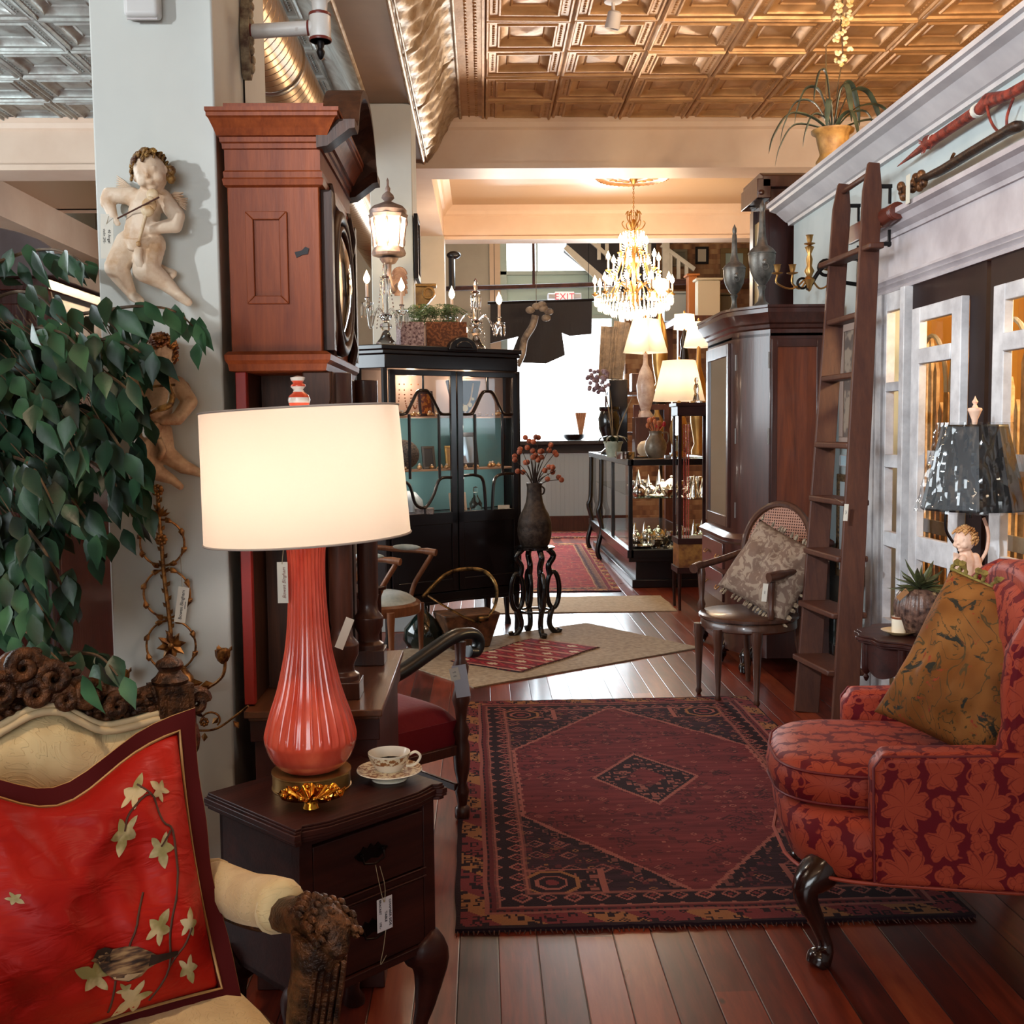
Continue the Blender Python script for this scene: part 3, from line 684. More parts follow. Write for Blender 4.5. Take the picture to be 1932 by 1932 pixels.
b.make('embroidered_stems', mat('brown_thread', '4a2a1c', .7), pp)
bird = [(178, 1812), (186, 1798), (200, 1792), (218, 1795), (240, 1790), (262, 1790), (285, 1800), (300, 1808), (345, 1798), (346, 1808), (300, 1824), (285, 1835), (272, 1850), (250, 1862), (222, 1858), (200, 1840), (190, 1825), (170, 1819)]
b = MB(); deco(b, [onpil(*p) for p in bird], .003); b.make('embroidered_bird', mat('sparrow_thread', lambda: ramp(noiz(vec(tc()[0]*28, tc()[1], tc()[2]*130), 1, 3), [(.38, '2a1a14'), (.5, '6a4a30'), (.66, 'a08058')]), .7), pp, smooth=60)
b = MB(); deco(b, [onpil(*p) for p in [(176, 1812), (184, 1797), (200, 1791), (216, 1795), (212, 1806), (198, 1808), (190, 1816)]], .005); deco(b, [onpil(*p) for p in [(286, 1806), (300, 1806), (345, 1797), (346, 1806), (300, 1824), (285, 1830)]], .005); deco(b, [onpil(*p) for p in [(206, 1812), (212, 1808), (216, 1826), (206, 1834), (200, 1826)]], .006); b.make('bird_cap', mat('dark_brown_thread', '2c1a12', .7), pp)
b = MB(); deco(b, [onpil(*p) for p in [(186, 1815), (200, 1812), (202, 1822), (192, 1826)]], .0045); deco(b, [onpil(*p) for p in [(210, 1840), (250, 1846), (275, 1842), (250, 1860), (222, 1857)]], .0045); b.make('bird_belly', mat('pale_thread', 'b59a78', .7), pp)

# ================================================================ SIDE TABLE WITH DRAWERS
t = thing('bedside_chest', 'dark mahogany two-drawer side table on cabriole legs, under the coral lamp', 'side table', (-.393, 2.624, 0), rad(44.3))
def topout(w, d, e):    # shaped outline of the top
    P_ = [(-w, d), (-w, -d), (-w*.93, -d*1.0-0), (-w*.88, -d+.012), (-w*.80, -d+.006), (-w*.6, -d-.006), (0, -d-.008), (w*.6, -d-.006), (w*.80, -d+.006), (w*.88, -d+.012), (w*.93, -d), (w, -d), (w, d)]
    return [(x*(1+e), y*(1+e)) for x, y in P_]
b = MB()
for e, z0, z1 in ((-.03, .640, .648), (-.005, .648, .655), (.0, .655, .668), (-.025, .668, .674), (-.035, .674, .680)): b.prism(topout(.2265, .191, e), z0, z1, 'z')
b.make('top', mahog, t, bev=.0015)
W2, D2 = .20, .165
b = MB(); b.box(-W2, -W2+.018, -D2, D2, .27, .64); b.box(W2-.018, W2, -D2, D2, .27, .64); b.box(-W2, W2, D2-.015, D2, .27, .64); b.box(-W2, W2, -D2, D2, .27, .285); b.box(-W2, W2, -D2, D2, .625, .64)
b.box(-W2, -W2+.035, -D2-.004, -D2+.03, .27, .64); b.box(W2-.035, W2, -D2-.004, -D2+.03, .27, .64); b.box(-W2, W2, -D2-.002, -D2+.02, .455, .475); b.box(-W2-.004, W2+.004, -D2-.012, -D2+.02, .265, .285)
b.tube([(-W2+.03, -D2-.006, .475), (W2-.03, -D2-.006, .475)], .003, 6); b.tube([(-W2+.03, -D2-.006, .455), (W2-.03, -D2-.006, .455)], .003, 6)
b.make('body', mahog, t, bev=.002)
for z0, z1 in ((.480, .620), (.288, .450)):
    b = MB(); b.box(-W2+.037, W2-.037, -D2-.004, D2-.03, z0, z1); d = b.make('drawer', mahog, t, bev=.002)
    b = MB(); zc = (z0+z1)/2+.01
    b.prism([(-.04, zc-.006), (-.05, zc+.005), (-.03, zc+.012), (-.022, zc+.022), (-.01, zc+.014), (0, zc+.024), (.01, zc+.014), (.022, zc+.022), (.03, zc+.012), (.05, zc+.005), (.04, zc-.006), (.02, zc-.016), (0, zc-.01), (-.02, zc-.016)], -D2-.007, -D2-.004, 'y')
    b.tube([(-.032, -D2-.012, zc+.004), (-.03, -D2-.018, zc-.014), (0, -D2-.02, zc-.021), (.03, -D2-.018, zc-.014), (.032, -D2-.012, zc+.004)], .0026, 6)
    b.ball((-.032, -D2-.011, zc+.004), .005, 6, 4); b.ball((.032, -D2-.011, zc+.004), .005, 6, 4); b.make('handle', mat('dark_bronze', '1c1412', .35, .8), d)
for sx in (-1, 1):
    for sy in (-1, 1):
        b = MB(); P_ = sp3([(sx*(W2-.035), sy*(D2-.03), .28), (sx*(W2-.012), sy*(D2-.008), .225), (sx*(W2-.02), sy*(D2-.016), .12), (sx*(W2-.03), sy*(D2-.026), .05), (sx*(W2-.01), sy*(D2-.006), .0)], 5)
        b.tube(P_, [.05, .055, .058, .058, .055, .05, .044, .038, .034, .03, .027, .024, .022, .02, .019, .019, .021, .025, .029, .031, .028], 12); b.make('leg', mahog, t, smooth=70)
# paper label tied to the upper drawer handle
t2 = thing('price_tag', 'white handwritten price tag hanging by string from the dark side table drawer', 'tag', (-.393, 2.624, 0), rad(44.3))
b = MB(); b.box(-.002, .044, -D2-.026, -D2-.0254, .372, .452); b.make('card', mat('white_tag_card', 'cfcbd0', .7), t2, smooth=0)
b = MB(); b.tube(sp3([(.0, -D2-.02, .54), (.004, -D2-.026, .50), (.018, -D2-.027, .442), (.022, -D2-.027, .48), (.012, -D2-.022, .53)], 5), .0009, 5); b.tube(sp3([(.024, -D2-.025, .372), (.017, -D2-.024, .33), (.01, -D2-.02, .29), (.03, -D2-.018, .305)], 5), .0009, 5); b.tube([(.02, -D2-.0262, .444), (.02, -D2-.0266, .444)], .003, 8); b.make('cord', linen, t2)
for s_, x, z, sz in (('CHAMBER SIDE', .037, .412, .0095), ('TABLE', .024, .405, .0095), ('BRACKET', .007, .432, .0085), ('179.-', .007, .388, .0085)): text(s_, sz, ink, t2, (x, -D2-.0264, z), (PI/2, PI/2, 0), name='writing')

# ================================================================ CORAL TABLE LAMP
lp = at(588, 1468, Z=.70)
t = thing('table_lamp', 'coral ribbed ceramic table lamp with a large lit cream drum shade', 'lamp', (lp.x, lp.y, .681), 0)
b = MB(); b.lathe([(0, 0), (.097, 0), (.097, .003), (.095, .004), (.095, .036), (.097, .038), (.097, .042), (.08, .044), (.0, .044)], 48); b.make('foot_plate', brass, t, smooth=40)
coral_g = mat('coral_glaze', lambda: ramp(noiz(vec(tc()[0]*9, tc()[1]*9, tc()[2]*3), 3, 3)*.8+.1, [(.3, 'c83a26'), (.7, 'e8644a')]), .18, coat=.6, bump=lambda: noiz(vec(*tc()), 60, 3), bs=.12, bd=.003)
prof = [(.05, .044), (.072, .048), (.088, .062), (.101, .082), (.109, .105), (.112, .118), (.110, .135), (.104, .16), (.095, .19), (.083, .225), (.073, .26), (.064, .30), (.056, .34), (.050, .39), (.0465, .44), (.044, .49), (.0435, .54), (.045, .58), (.046, .60), (.03, .612), (.015, .615)]
def ribs(r, z, q):
    if z < .118: return r
    k = min(1, (z-.118)/.012); w = abs(cos(q*16)); return r+k*(.0034*(w**10)-.0012)*min(1, r/.06)
b = MB(); pr = [(p.x, p.z) for p in sp3([(r, 0, z) for r, z in prof], 3)]; b.lathe(pr, 336, fl=ribs); b.make('ceramic_body', coral_g, t, smooth=60)
b = MB(); b.lathe([(.012, .61), (.018, .62), (.012, .63), (.012, .66), (.02, .665), (.02, .70), (.008, .705)], 16); b.tube([(0, 0, .66), (-.06, 0, .72), (-.065, 0, .85), (0, 0, .93)], .0025, 6); b.tube([(0, 0, .66), (.06, 0, .72), (.065, 0, .85), (0, 0, .93)], .0025, 6); b.make('harp', brass, t)
b = MB(); b.lathe([(0, .69), (.013, .70), (.02, .735), (.026, .76), (.022, .785), (.0, .80)], 16); b.make('bulb', mat('lit_white_bulb', 'fff4e4', .5, emit='fff0dc', es=9), t)
shade_m = trans_mat('cream_linen_shade', 'ece4d8', .62, tint='f8e8d4')
SH = Matrix.Translation((0, 0, .77)) @ Matrix.Rotation(rad(-2.6), 4, 'Y')
b = MB(); b.T = SH; b.lathe([(.247, -.155), (.236, .155)], 96, caps=False)
b.make('shade', shade_m, t, smooth=60)
b = MB(); b.T = SH
for z, r in ((-.155, .2475), (.155, .2365)):
    b_ = MB(); b_.T = SH; b_.tube([(r*cos(a), r*sin(a), z) for a in [2*PI*i/64 for i in range(64)]], .0028, 6, closed=True); b_.make('shade_rim', mat('ivory_binding', 'b8aaa0', .8), t)
for a in (0, 2*PI/3, 4*PI/3): b.tube([(0, 0, .150), (.235*cos(a), .235*sin(a), .150)], .002, 5)
b.make('spider', brass, t)
b = MB(); b.T = SH; pr = [(.004, .150), (.018, .158), (.024, .166), (.0265, .178), (.024, .188), (.014, .196), (.011, .202), (.018, .21), (.017, .214), (.011, .218), (.0165, .226), (.0175, .232), (.0, .236)]
b.lathe(pr, 28); b.make('finial', mat('coral_and_white_glaze', lambda: ramp(frE(tc()[2]*38+.25), [(.0, 'f0e6dc'), (.45, 'f0e6dc'), (.5, 'd8452c'), (.95, 'e0583c')]), .2, coat=.5), t, smooth=60)
point('table_lamp_light', (lp.x, lp.y, 1.435), 5.0, (1, .84, .72), .05)
t2 = thing('price_tag', 'white card tag with script lettering hanging under the coral lamp shade', 'tag', at(533, 1100, Y=lp.y-.06))
b = MB(); b.box(-.012, .013, -.0005, .0005, -.048, .05); b.make('card', paper, t2, smooth=0); b = MB(); b.tube([(0, -.001, .045), (.004, 0, .08), (.012, .02, .13)], .0008, 4); b.make('cord', linen, t2)
text('Bowen Bingham', .0115, mat('red_brown_ink', '7a3a2a', .8), t2, (.004, -.0009, .0), (PI/2, -PI/2, 0), name='script', shear=.35)
# cup and saucer
cp_ = at(735, 1470, Z=.68)
china = mat('ivory_porcelain', 'e8dcc6', .15, coat=.4)
gband = mat('gilt_floral_band', lambda: mixc(step(noiz(vec(*tc()), 90, 3), .48, .56), 'e0cfae', '8f5a30'), .3)
t = thing('saucer', 'ivory and gold porcelain saucer on the dark side table beside the coral lamp', 'saucer', (cp_.x, cp_.y, .6815))
MB().lathe([(.0, .0), (.045, 0), (.046, .004), (.04, .006), (.055, .010), (.074, .020), (.082, .024), (.081, .026), (.07, .022), (.052, .0135), (.035, .0095), (0, .0095)], 48).make('dish', china, t, smooth=50)
MB().lathe([(.0735, .0202), (.0812, .0246), (.0808, .0268), (.0735, .0238)], 48).make('gilt_rim', gband, t)
t = thing('teacup', 'ivory and gold porcelain teacup standing on the saucer', 'cup', (cp_.x, cp_.y, .692))
MB().lathe([(.0, .002), (.022, 0), (.027, .004), (.031, .014), (.044, .032), (.049, .046), (.053, .058), (.0515, .058), (.047, .046), (.041, .032), (.027, .012), (0, .01)], 48).make('bowl', china, t, smooth=50)
MB().lathe([(.0455, .034), (.0492, .044), (.0522, .053), (.0528, .053), (.05, .044), (.046, .034)], 48).make('gilt_band', gband, t)
MB().tube(sp3([(.050, 0, .050), (.066, 0, .057), (.078, 0, .046), (.07, 0, .03), (.056, 0, .022), (.042, 0, .022)], 5), .0035, 7).make('handle', china, t)
# gilt leaf dish
dp = at(587, 1524, Z=.68)
t = thing('leaf_dish', 'small polished gilt leaf-shaped dish in front of the coral lamp base', 'dish', (dp.x, dp.y, .6812))
gold_p = mat('polished_gold', 'c8862e', .2, 1, bump=lambda: noiz(vec(*tc()), 60, 2), bs=.3, bd=.003)
b = MB()
def fd(u, v):
    a = u*2*PI; w = .8+.2*abs(cos(a*4))+.06*sin(a*11); r = v*w; z = .014+.022*v**2+.008*v*sin(a*8)+.004*v*sin(a*17)
    return (.078*r*cos(a), .052*r*sin(a), z)
b.grid(fd, 96, 12, cu=True); b.tube([(0, 0, 0), (0, 0, .016)], [.02, .014], 10)
for i in range(14):
    a = i*2*PI/14; b.ball((.066*cos(a), .044*sin(a), .034), (.009, .007, .007), 6, 4)
b.make('leaf', gold_p, t, smooth=70)

# ================================================================ LONGCASE CLOCK
t = thing('longcase_clock', 'tall red oak longcase clock with arched hood, dial turned to the aisle', 'clock', (-.56, 3.4, 0))
t.location = (0, 0, 0)
CK = Matrix.Translation((0, -.03, .0457)) @ Matrix.Scale(.9705, 4)
_MB = MB
def MB():
    m = _MB(); m.T = CK; return m
dk = wood('dark_carved_oak', '1e0f0a', '4a2a18', .5, 'z', 1.5, .0, .3)
b = MB()
x0, x1, y0, y1 = -.69, -.44, 3.08, 3.74
b.box(x0, x1, y0, y1, 1.76, 2.24)
b.make('hood', oak_red, t, bev=.003)
def moul(b, prof, e=1):   # moulding round front/side, prof = (out, z)
    for k in range(len(prof)-1):
        (a, z0), (c, z1) = prof[k], prof[k+1]
        b.add([(x0-a*.6, y0-a, z0), (x1+a, y0-a, z0), (x1+a, y1+a*.6, z0), (x0-a*.6, y1+a*.6, z0), (x0-c*.6, y0-c, z1), (x1+c, y0-c, z1), (x1+c, y1+c*.6, z1), (x0-c*.6, y1+c*.6, z1)],
              [(0, 1, 5, 4), (1, 2, 6, 5), (2, 3, 7, 6), (3, 0, 4, 7)])
    a, z = prof[0]; b.add([(x0-a*.6, y0-a, z), (x1+a, y0-a, z), (x1+a, y1+a*.6, z), (x0-a*.6, y1+a*.6, z)], [(0, 3, 2, 1)])
    a, z = prof[-1]; b.add([(x0-a*.6, y0-a, z), (x1+a, y0-a, z), (x1+a, y1+a*.6, z), (x0-a*.6, y1+a*.6, z)], [(0, 1, 2, 3)])
b = MB(); moul(b, [(0, 2.22), (.012, 2.225), (.016, 2.24), (.010, 2.245), (.012, 2.26), (.006, 2.265), (.006, 2.32), (.012, 2.322), (.014, 2.335), (.02, 2.338), (.022, 2.35), (.03, 2.352), (.04, 2.37), (.055, 2.392), (.062, 2.396), (.062, 2.405), (.066, 2.408), (.066, 2.418), (.04, 2.42)])
b.box(x0, x1+.02, y0-.02, y1, 2.418, 2.44); b.make('cornice', oak_red, t, smooth=30)
b = MB()      # raised panel frame on the side, with keyhole plate
for q in ([-.655, -.54, 1.92, 1.95], [-.655, -.54, 2.12, 2.15], [-.655, -.63, 1.92, 2.15], [-.565, -.54, 1.92, 2.15]): pass
fx0, fx1, fz0, fz1 = -.642, -.528, 1.905, 2.155
b.prism([(fx0, fz0), (fx1, fz0), (fx1-.022, fz0+.022), (fx0+.022, fz0+.022)], y0-.008, y0, 'y'); b.prism([(fx0, fz1), (fx1, fz1), (fx1-.022, fz1-.022), (fx0+.022, fz1-.022)], y0-.008, y0, 'y')
b.prism([(fx0, fz0), (fx0, fz1), (fx0+.022, fz1-.022), (fx0+.022, fz0+.022)], y0-.008, y0, 'y'); b.prism([(fx1, fz0), (fx1, fz1), (fx1-.022, fz1-.022), (fx1-.022, fz0+.022)], y0-.008, y0, 'y')
b.make('side_panel_moulding', oak_red, t, bev=.002)
b = MB(); b.prism([(-.51, 2.045), (-.49, 2.05), (-.48, 2.06), (-.47, 2.055), (-.474, 2.04), (-.488, 2.038), (-.505, 2.03)], y0-.003, y0, 'y'); b.make('keyhole_plate', iron, t)
b = MB(); moul(b, [(0, 1.72), (.01, 1.722), (.014, 1.74), (.024, 1.75), (.026, 1.765), (.012, 1.775), (0, 1.776)]); b.make('lower_moulding', oak_red, t, smooth=30)
# arched pediment projecting over the dial
b = MB(); path = [(3.05, 2.27), (3.12, 2.27)]+[(3.41+.27*cos(a), 2.22+.22*sin(a)) for a in [PI-.35-(PI-.7)*i/14 for i in range(15)]]+[(3.7, 2.27), (3.78, 2.27)]
pf = [(0, 0), (.03, .005), (.05, .02), (.09, .05), (.105, .052), (.105, .075), (.0, .075)]
for k in range(len(path)-1):
    (a, z), (c, w) = path[k], path[k+1]
    b.add([(x1+p, a, z+q+.05) for p, q in pf]+[(x1+p, c, w+q+.05) for p, q in pf], [(i, (i+1) % 7, (i+1) % 7+7, i+7) for i in range(7)]+([tuple(range(6, -1, -1))] if k == 0 else [])+([tuple(range(7, 14))] if k == len(path)-2 else []))
b.make('arched_pediment', dk, t, smooth=30)
b = MB(); ring = [(3.41+.20*cos(a), 2.0+.20*sin(a)) for a in [2*PI*i/40 for i in range(40)]]
b.tube([(x1+.012, y, z) for y, z in ring], .02, 8, closed=True); b.tube([(x1+.02, 3.41+.165*cos(a), 2.0+.165*sin(a)) for a in [2*PI*i/40 for i in range(40)]], .01, 8, closed=True)
for sy in (-1, 1):
    for zc in (1.82, 2.17): 
        yy = 3.41+sy*.235; b.tube(sp3([(x1+.01, yy, zc-.06), (x1+.02, yy+.02*sy, zc), (x1+.015, yy-.02*sy, zc+.05), (x1+.01, yy-.01*sy, zc+.08)], 4), .014, 7)
    b.box(x1, x1+.03, 3.41+sy*.28-.02, 3.41+sy*.28+.02, 1.78, 2.22)
b.make('dial_surround', dk, t, smooth=50)
b = MB(); b.lathe([(0, 0), (.155, 0), (.155, .006), (0, .006)], 40, Matrix.Translation((x1+.002, 3.41, 2.0)) @ Matrix.Rotation(PI/2, 4, 'Y')); b.make('dial', mat('brass_dial', 'b08c50', .3, .9), t)
b = MB(); b.grid(lambda u, v: (x1+.015+.03*(1-v*v), 3.41+.16*v*cos(2*PI*u), 2.0+.16*v*sin(2*PI*u)), 40, 6, cu=True); b.make('dial_glass', pane, t, smooth=60)
# open waist with carved brackets, posts and turned columns
b = MB(); b.box(-.685, -.655, 3.09, 3.12, .78, 1.72); b.make('post', mat('scarlet_stained_oak', '8e1f16', .4), t, bev=.002)
b = MB(); b.box(-.685, -.66, 3.12, 3.76, .78, 1.72); b.box(-.67, -.44, 3.70, 3.76, .78, 1.72); b.box(-.655, -.5, 3.3, 3.32, .78, 1.72); b.make('waist_back', dk, t)
b = MB(); P_ = [(-.50, 1.72), (-.42, 1.72), (-.42, 1.64), (-.435, 1.61), (-.46, 1.605), (-.50, 1.62)]; b.prism(P_, 3.09, 3.12, 'y'); b.prism([(3.1, 1.72), (3.1, 1.62), (3.16, 1.60), (3.2, 1.63), (3.27, 1.70), (3.34, 1.63), (3.4, 1.60), (3.72, 1.6), (3.72, 1.72)], -.435, -.415, 'x'); b.make('carved_bracket', dk, t, bev=.004)
for y, x in ((3.2, -.42), (3.66, -.39)):
    b = MB(); b.lathe([(.05, .78), (.05, .84), (.035, .85), (.034, .87), (.048, .90), (.05, .93), (.034, .95), (.03, .98), (.034, 1.0), (.036, 1.3), (.034, 1.56), (.03, 1.58), (.045, 1.62), (.045, 1.72)], 20, o=(x, y, 0)); b.bx((x, y, .80), (.11, .11, .05)); b.make('column', walnut, t, bev=.002)
b = MB(); b.box(-.675, -.29, 3.03, 3.86, .755, .775); b.box(-.667, -.3, 3.05, 3.84, .742, .755); b.make('plinth_top', wood('warm_brown_oak', '4c2a18', '74452a', .35, 'y', 1.2), t, bev=.003)
b = MB(); b.box(-.655, -.31, 3.07, 3.82, -.047, .742); b.box(-.665, -.3, 3.06, 3.83, -.047, .1); b.box(-.665, -.3, 3.06, 3.83, .68, .742); b.make('plinth', mott('dark_red_brown_oak', '32140f', '4a2018', 4, .45), t, bev=.003)
MB = _MB
tg = at(650, 1195, Y=2.99); t2 = thing('price_tag', 'pale tag leaning at the foot of the longcase clock columns', 'tag', tg)
b = MB(); b.T = Matrix.Rotation(rad(22), 4, 'Y'); b.box(-.012, .012, -.001, .001, -.045, .045); b.make('card', paper, t2, smooth=0)
# ================================================================ ON THE FRONT COLUMN
YC = 3.0
def cp(px, py, d): return at(px, py, Y=YC-d)
skin_m = mott('antiqued_cream_plaster', 'c39c76', 'e2cdb6', 14, .5, bs=.25, lo=.3, hi=.55)
hair_m = mott('gilded_brown_curls', '4c2a14', 'b08848', 40, .4, .3, bs=.5, lo=.4, hi=.65)
skin2 = mott('aged_ivory_plaster', '8a6244', 'c9a988', 16, .5, bs=.3, lo=.34, hi=.58)
violin_m = mott('violin_plaster', 'b0824e', 'd8c2a0', 20, .4)
def face(b, c, r, R):    # head with brow, cheeks, nose, lips and chin; R maps face space (x right, -y front, z up) to the world
    M = Matrix.Translation(c) @ R
    def q(x, y, z): return M @ V((x*r, y*r, z*r))
    b.ball((0, 0, 0), (r*.92, r*.95, r*1.1), 18, 12, M)
    for sx in (-1, 1):
        b.ball(tuple((sx*.42*r, -.55*r, -.35*r)), (.36*r, .36*r, .36*r), 10, 7, M); b.ball((sx*.92*r, -.0, -.08*r), (.13*r, .2*r, .24*r), 8, 6, M)
        b.ball((sx*.36*r, -.80*r, .20*r), (.24*r, .10*r, .05*r), 8, 6, M); b.ball((sx*.34*r, -.82*r, .03*r), (.15*r, .08*r, .09*r), 8, 6, M)
    b.ball((0, -.96*r, -.17*r), (.13*r, .17*r, .13*r), 8, 6, M); b.ball((0, -.90*r, .03*r), (.08*r, .12*r, .2*r), 8, 6, M)
    b.ball((0, -.86*r, -.50*r), (.20*r, .10*r, .05*r), 8, 6, M); b.ball((0, -.84*r, -.60*r), (.16*r, .10*r, .055*r), 8, 6, M); b.ball((0, -.62*r, -.85*r), (.28*r, .25*r, .2*r), 8, 6, M)
def curls(b, c, r, R, rg, n=60, test=None):
    M = Matrix.Translation(c) @ R
    for i in range(n*3):
        a = rg.uniform(0, 2*PI); e = rg.uniform(-.35, PI/2); x, y, z = cos(a)*cos(e), sin(a)*cos(e), sin(e)
        if (y < -.25 and z < .58) or (test and not test(x, y, z)): continue
        p = V((x*r*.98, y*r*1.0, z*r*1.12)); s_ = r*rg.uniform(.13, .22)
        q = [M @ (p+V((x, y, z))*s_*.3+V((cos(t)*s_*.7*(1-abs(x)*.4), sin(t)*s_*.5*(1-abs(y)*.5), sin(t+1)*s_*.6))) for t in (0, 1, 2, 3, 4, 5)]
        b.tube(q, [s_*.42, s_*.5, s_*.5, s_*.45, s_*.38, s_*.22], 5)
def hand(b, w, d, s):   # palm, four fingers of unequal length and a thumb from wrist w toward d
    w = V(w); d = V(d).normalized(); sd = d.cross(V((0, -1, 0))).normalized(); dn = sd.cross(d)
    capsule(b, w, w+d*s*.5, s*.20, s*.26, 8)
    for i, L in enumerate((.42, .5, .46, .36)):
        a = w+d*s*.6+sd*s*(i-1.5)*.15; m = a+d*s*L*.5; e = m+d*s*L*.35-dn*s*L*.35
        capsule(b, a, m, s*.085, s*.075, 6); capsule(b, m, e, s*.075, s*.06, 6)
    a = w+d*s*.25-sd*s*.26; capsule(b, a, a+d*s*.25-sd*s*.18, s*.09, s*.07, 6)
def limb(b, pts, rs):
    for i in range(len(pts)-1): capsule(b, pts[i], pts[i+1], rs[i], rs[i+1], 10)
def wing(b, root, tip, w, side):
    root, tip = V(root), V(tip); d = tip-root; n = V((-d.z, 0, d.x)).normalized()*side
    for i in range(7):
        f = i/6; a = root+d*.1*f; e = root+d*lerp(.55, 1, f)+n*w*lerp(1, .1, f)
        b.tube([a, a.lerp(e, .5)+V((0, -.008, 0)), e], [w*.15, w*.24, w*.06], 6, sy=.45)
tg_w = 1/695
# upper cherub, playing a violin
t = thing('cherub_wall_figure', 'upper cream cherub wall figure playing a violin on the white column', 'cherub figure', cp(270, 450, 0)); T0 = -V(t.location)
def TM():
    m = MB(); m.T = Matrix.Translation(T0); return m
b = TM(); Rh = Matrix.Rotation(rad(-14), 4, 'Y') @ Matrix.Rotation(rad(12), 4, 'X')
hc = cp(284, 326, .075); face(b, hc, .046, Rh)
limb(b, [cp(283, 362, .05), cp(275, 392, .055), cp(268, 425, .055), cp(262, 458, .05)], [.026, .043, .044, .046])
for p in (cp(250, 372, .05), cp(308, 376, .05)): b.ball(p, .026)
limb(b, [cp(250, 370, .05), cp(206, 368, .05), cp(203, 382, .05)], [.024, .02, .02]); limb(b, [cp(203, 378, .05), cp(213, 408, .06)], [.02, .013])
limb(b, [cp(310, 378, .05), cp(334, 408, .055), cp(330, 425, .06), cp(285, 432, .085)], [.024, .022, .021, .013])
limb(b, [cp(243, 462, .05), cp(220, 505, .07), cp(240, 540, .055), cp(250, 558, .045)], [.038, .033, .02, .013]); limb(b, [cp(250, 558, .045), cp(264, 567, .06)], [.015, .012])
limb(b, [cp(285, 462, .05), cp(275, 508, .08), cp(310, 532, .055), cp(336, 556, .045)], [.040, .036, .023, .014]); limb(b, [cp(336, 556, .045), cp(355, 570, .055)], [.016, .012])
hand(b, cp(213, 408, .06), V((.4, -.2, -.6)), .03); hand(b, cp(288, 432, .085), V((-.8, -.2, .3)), .03)
b.make('body', skin_m, t, rem=.0032, smo=3)
b = TM(); rg = random.Random(5); curls(b, hc, .047, Rh, rg, 60); 
for k in range(6): b.ball(cp(318+rg.uniform(-6, 6), 345+rg.uniform(-25, 10), .07), (.012, .012, .014), 7, 5)
b.make('hair', hair_m, t, smooth=80)
b = TM(); wing(b, cp(252, 358, .02), cp(222, 330, .03), .035, 1); b.make('wing', skin_m, t, smooth=60); b = TM(); wing(b, cp(318, 372, .02), cp(345, 360, .03), .05, -1); wing(b, cp(330, 380, .02), cp(350, 398, .03), .03, 1); b.make('wing', skin_m, t, smooth=60)
b = TM()
for k in range(9):
    f = k/8; b.tube(sp3([cp(228+f*10, 447+f*18, .05), cp(255, 455+f*14, .10), cp(300-f*6, 446+f*24, .055)], 4), .010, 6, sy=.7)
b.tube(sp3([cp(262, 470, .10), cp(262, 492, .11), cp(270, 505, .10)], 4), .012, 6); b.tube(sp3([cp(296, 500, .03), cp(315, 510, .03), cp(328, 515, .04), cp(322, 522, .04)], 4), .009, 6)
b.make('drapery', skin_m, t, smooth=80)
b = TM()
A_, B_ = cp(288, 368, .11), cp(272, 415, .12)
for f, r in ((0, .017), (.25, .012), (.55, .020), (.8, .018)): b.ball(V(A_).lerp(B_, f*.75), (r, .008, r), 12, 6)
b.tube([V(A_).lerp(B_, .7), cp(262, 455, .11)], [.005, .004], 6); b.ball(cp(261, 460, .11), .007); b.make('violin', violin_m, t, smooth=70)
MBk = TM(); MBk.tube([cp(222, 412, .09), cp(300, 372, .14)], .0022, 6); MBk.make('violin_bow', mat('dark_bow_wood', '4a2a20', .5), t)
def cardtag(name_label, c, w, h, rz=0, rot=None, lines=(), col=None, cords=()):
    t2 = thing('price_tag', name_label, 'tag', c, rot=rot)
    MB().box(-w/2, w/2, -.0006, .0006, -h/2, h/2).make('card', col or paper, t2, smooth=0)
    if cords:
        iv = (Matrix.Translation(c) @ Euler(rot or (0, 0, 0)).to_matrix().to_4x4()).inverted(); b = MB(); b.tube([iv @ V(q) for q in cords], .0008, 4); b.make('cord', linen, t2)
    for s_, x, z, sz, r_ in lines: text(s_, sz, ink, t2, (x, -.0012, z), (PI/2, r_, 0), name='writing')
    return t2
c = cp(202, 446, .07); cardtag('white tag hanging from the hand of the upper cherub figure', c, .033, .115, rot=(0, rad(2), 0), lines=(('40 Angel', .006, 0, .010, PI/2), ('violin 295-', -.007, 0, .009, PI/2)), cords=[cp(205, 408, .08), cp(201, 423, .07)])
# lower cherub, with a lyre, partly behind the leaves
t = thing('cherub_wall_figure', 'lower cream cherub wall figure holding a lyre, partly behind ficus leaves on the column', 'cherub figure', cp(300, 780, 0)); T0 = -V(t.location)
b = TM(); Rh = Matrix.Rotation(rad(16), 4, 'Y') @ Matrix.Rotation(rad(25), 4, 'X'); hc = cp(300, 668, .07); face(b, hc, .042, Rh)
limb(b, [cp(310, 700, .05), cp(305, 735, .055), cp(296, 770, .055), cp(288, 800, .05)], [.024, .04, .042, .042])
limb(b, [cp(270, 715, .05), cp(240, 725, .06), cp(265, 745, .08)], [.023, .019, .012]); limb(b, [cp(335, 725, .05), cp(358, 758, .06), cp(335, 790, .07), cp(308, 795, .085)], [.023, .022, .018, .012])
limb(b, [cp(280, 815, .05), cp(266, 862, .07), cp(300, 893, .055), cp(325, 905, .05)], [.036, .03, .022, .013]); limb(b, [cp(325, 905, .05), cp(340, 918, .05)], [.013, .01])
limb(b, [cp(302, 815, .05), cp(312, 855, .055), cp(345, 880, .05), cp(372, 890, .045)], [.034, .027, .02, .013]); limb(b, [cp(372, 890, .045), cp(388, 896, .05)], [.013, .009])
hand(b, cp(265, 745, .08), V((.8, -.2, -.3)), .028); hand(b, cp(308, 795, .085), V((-.9, -.2, .1)), .028)
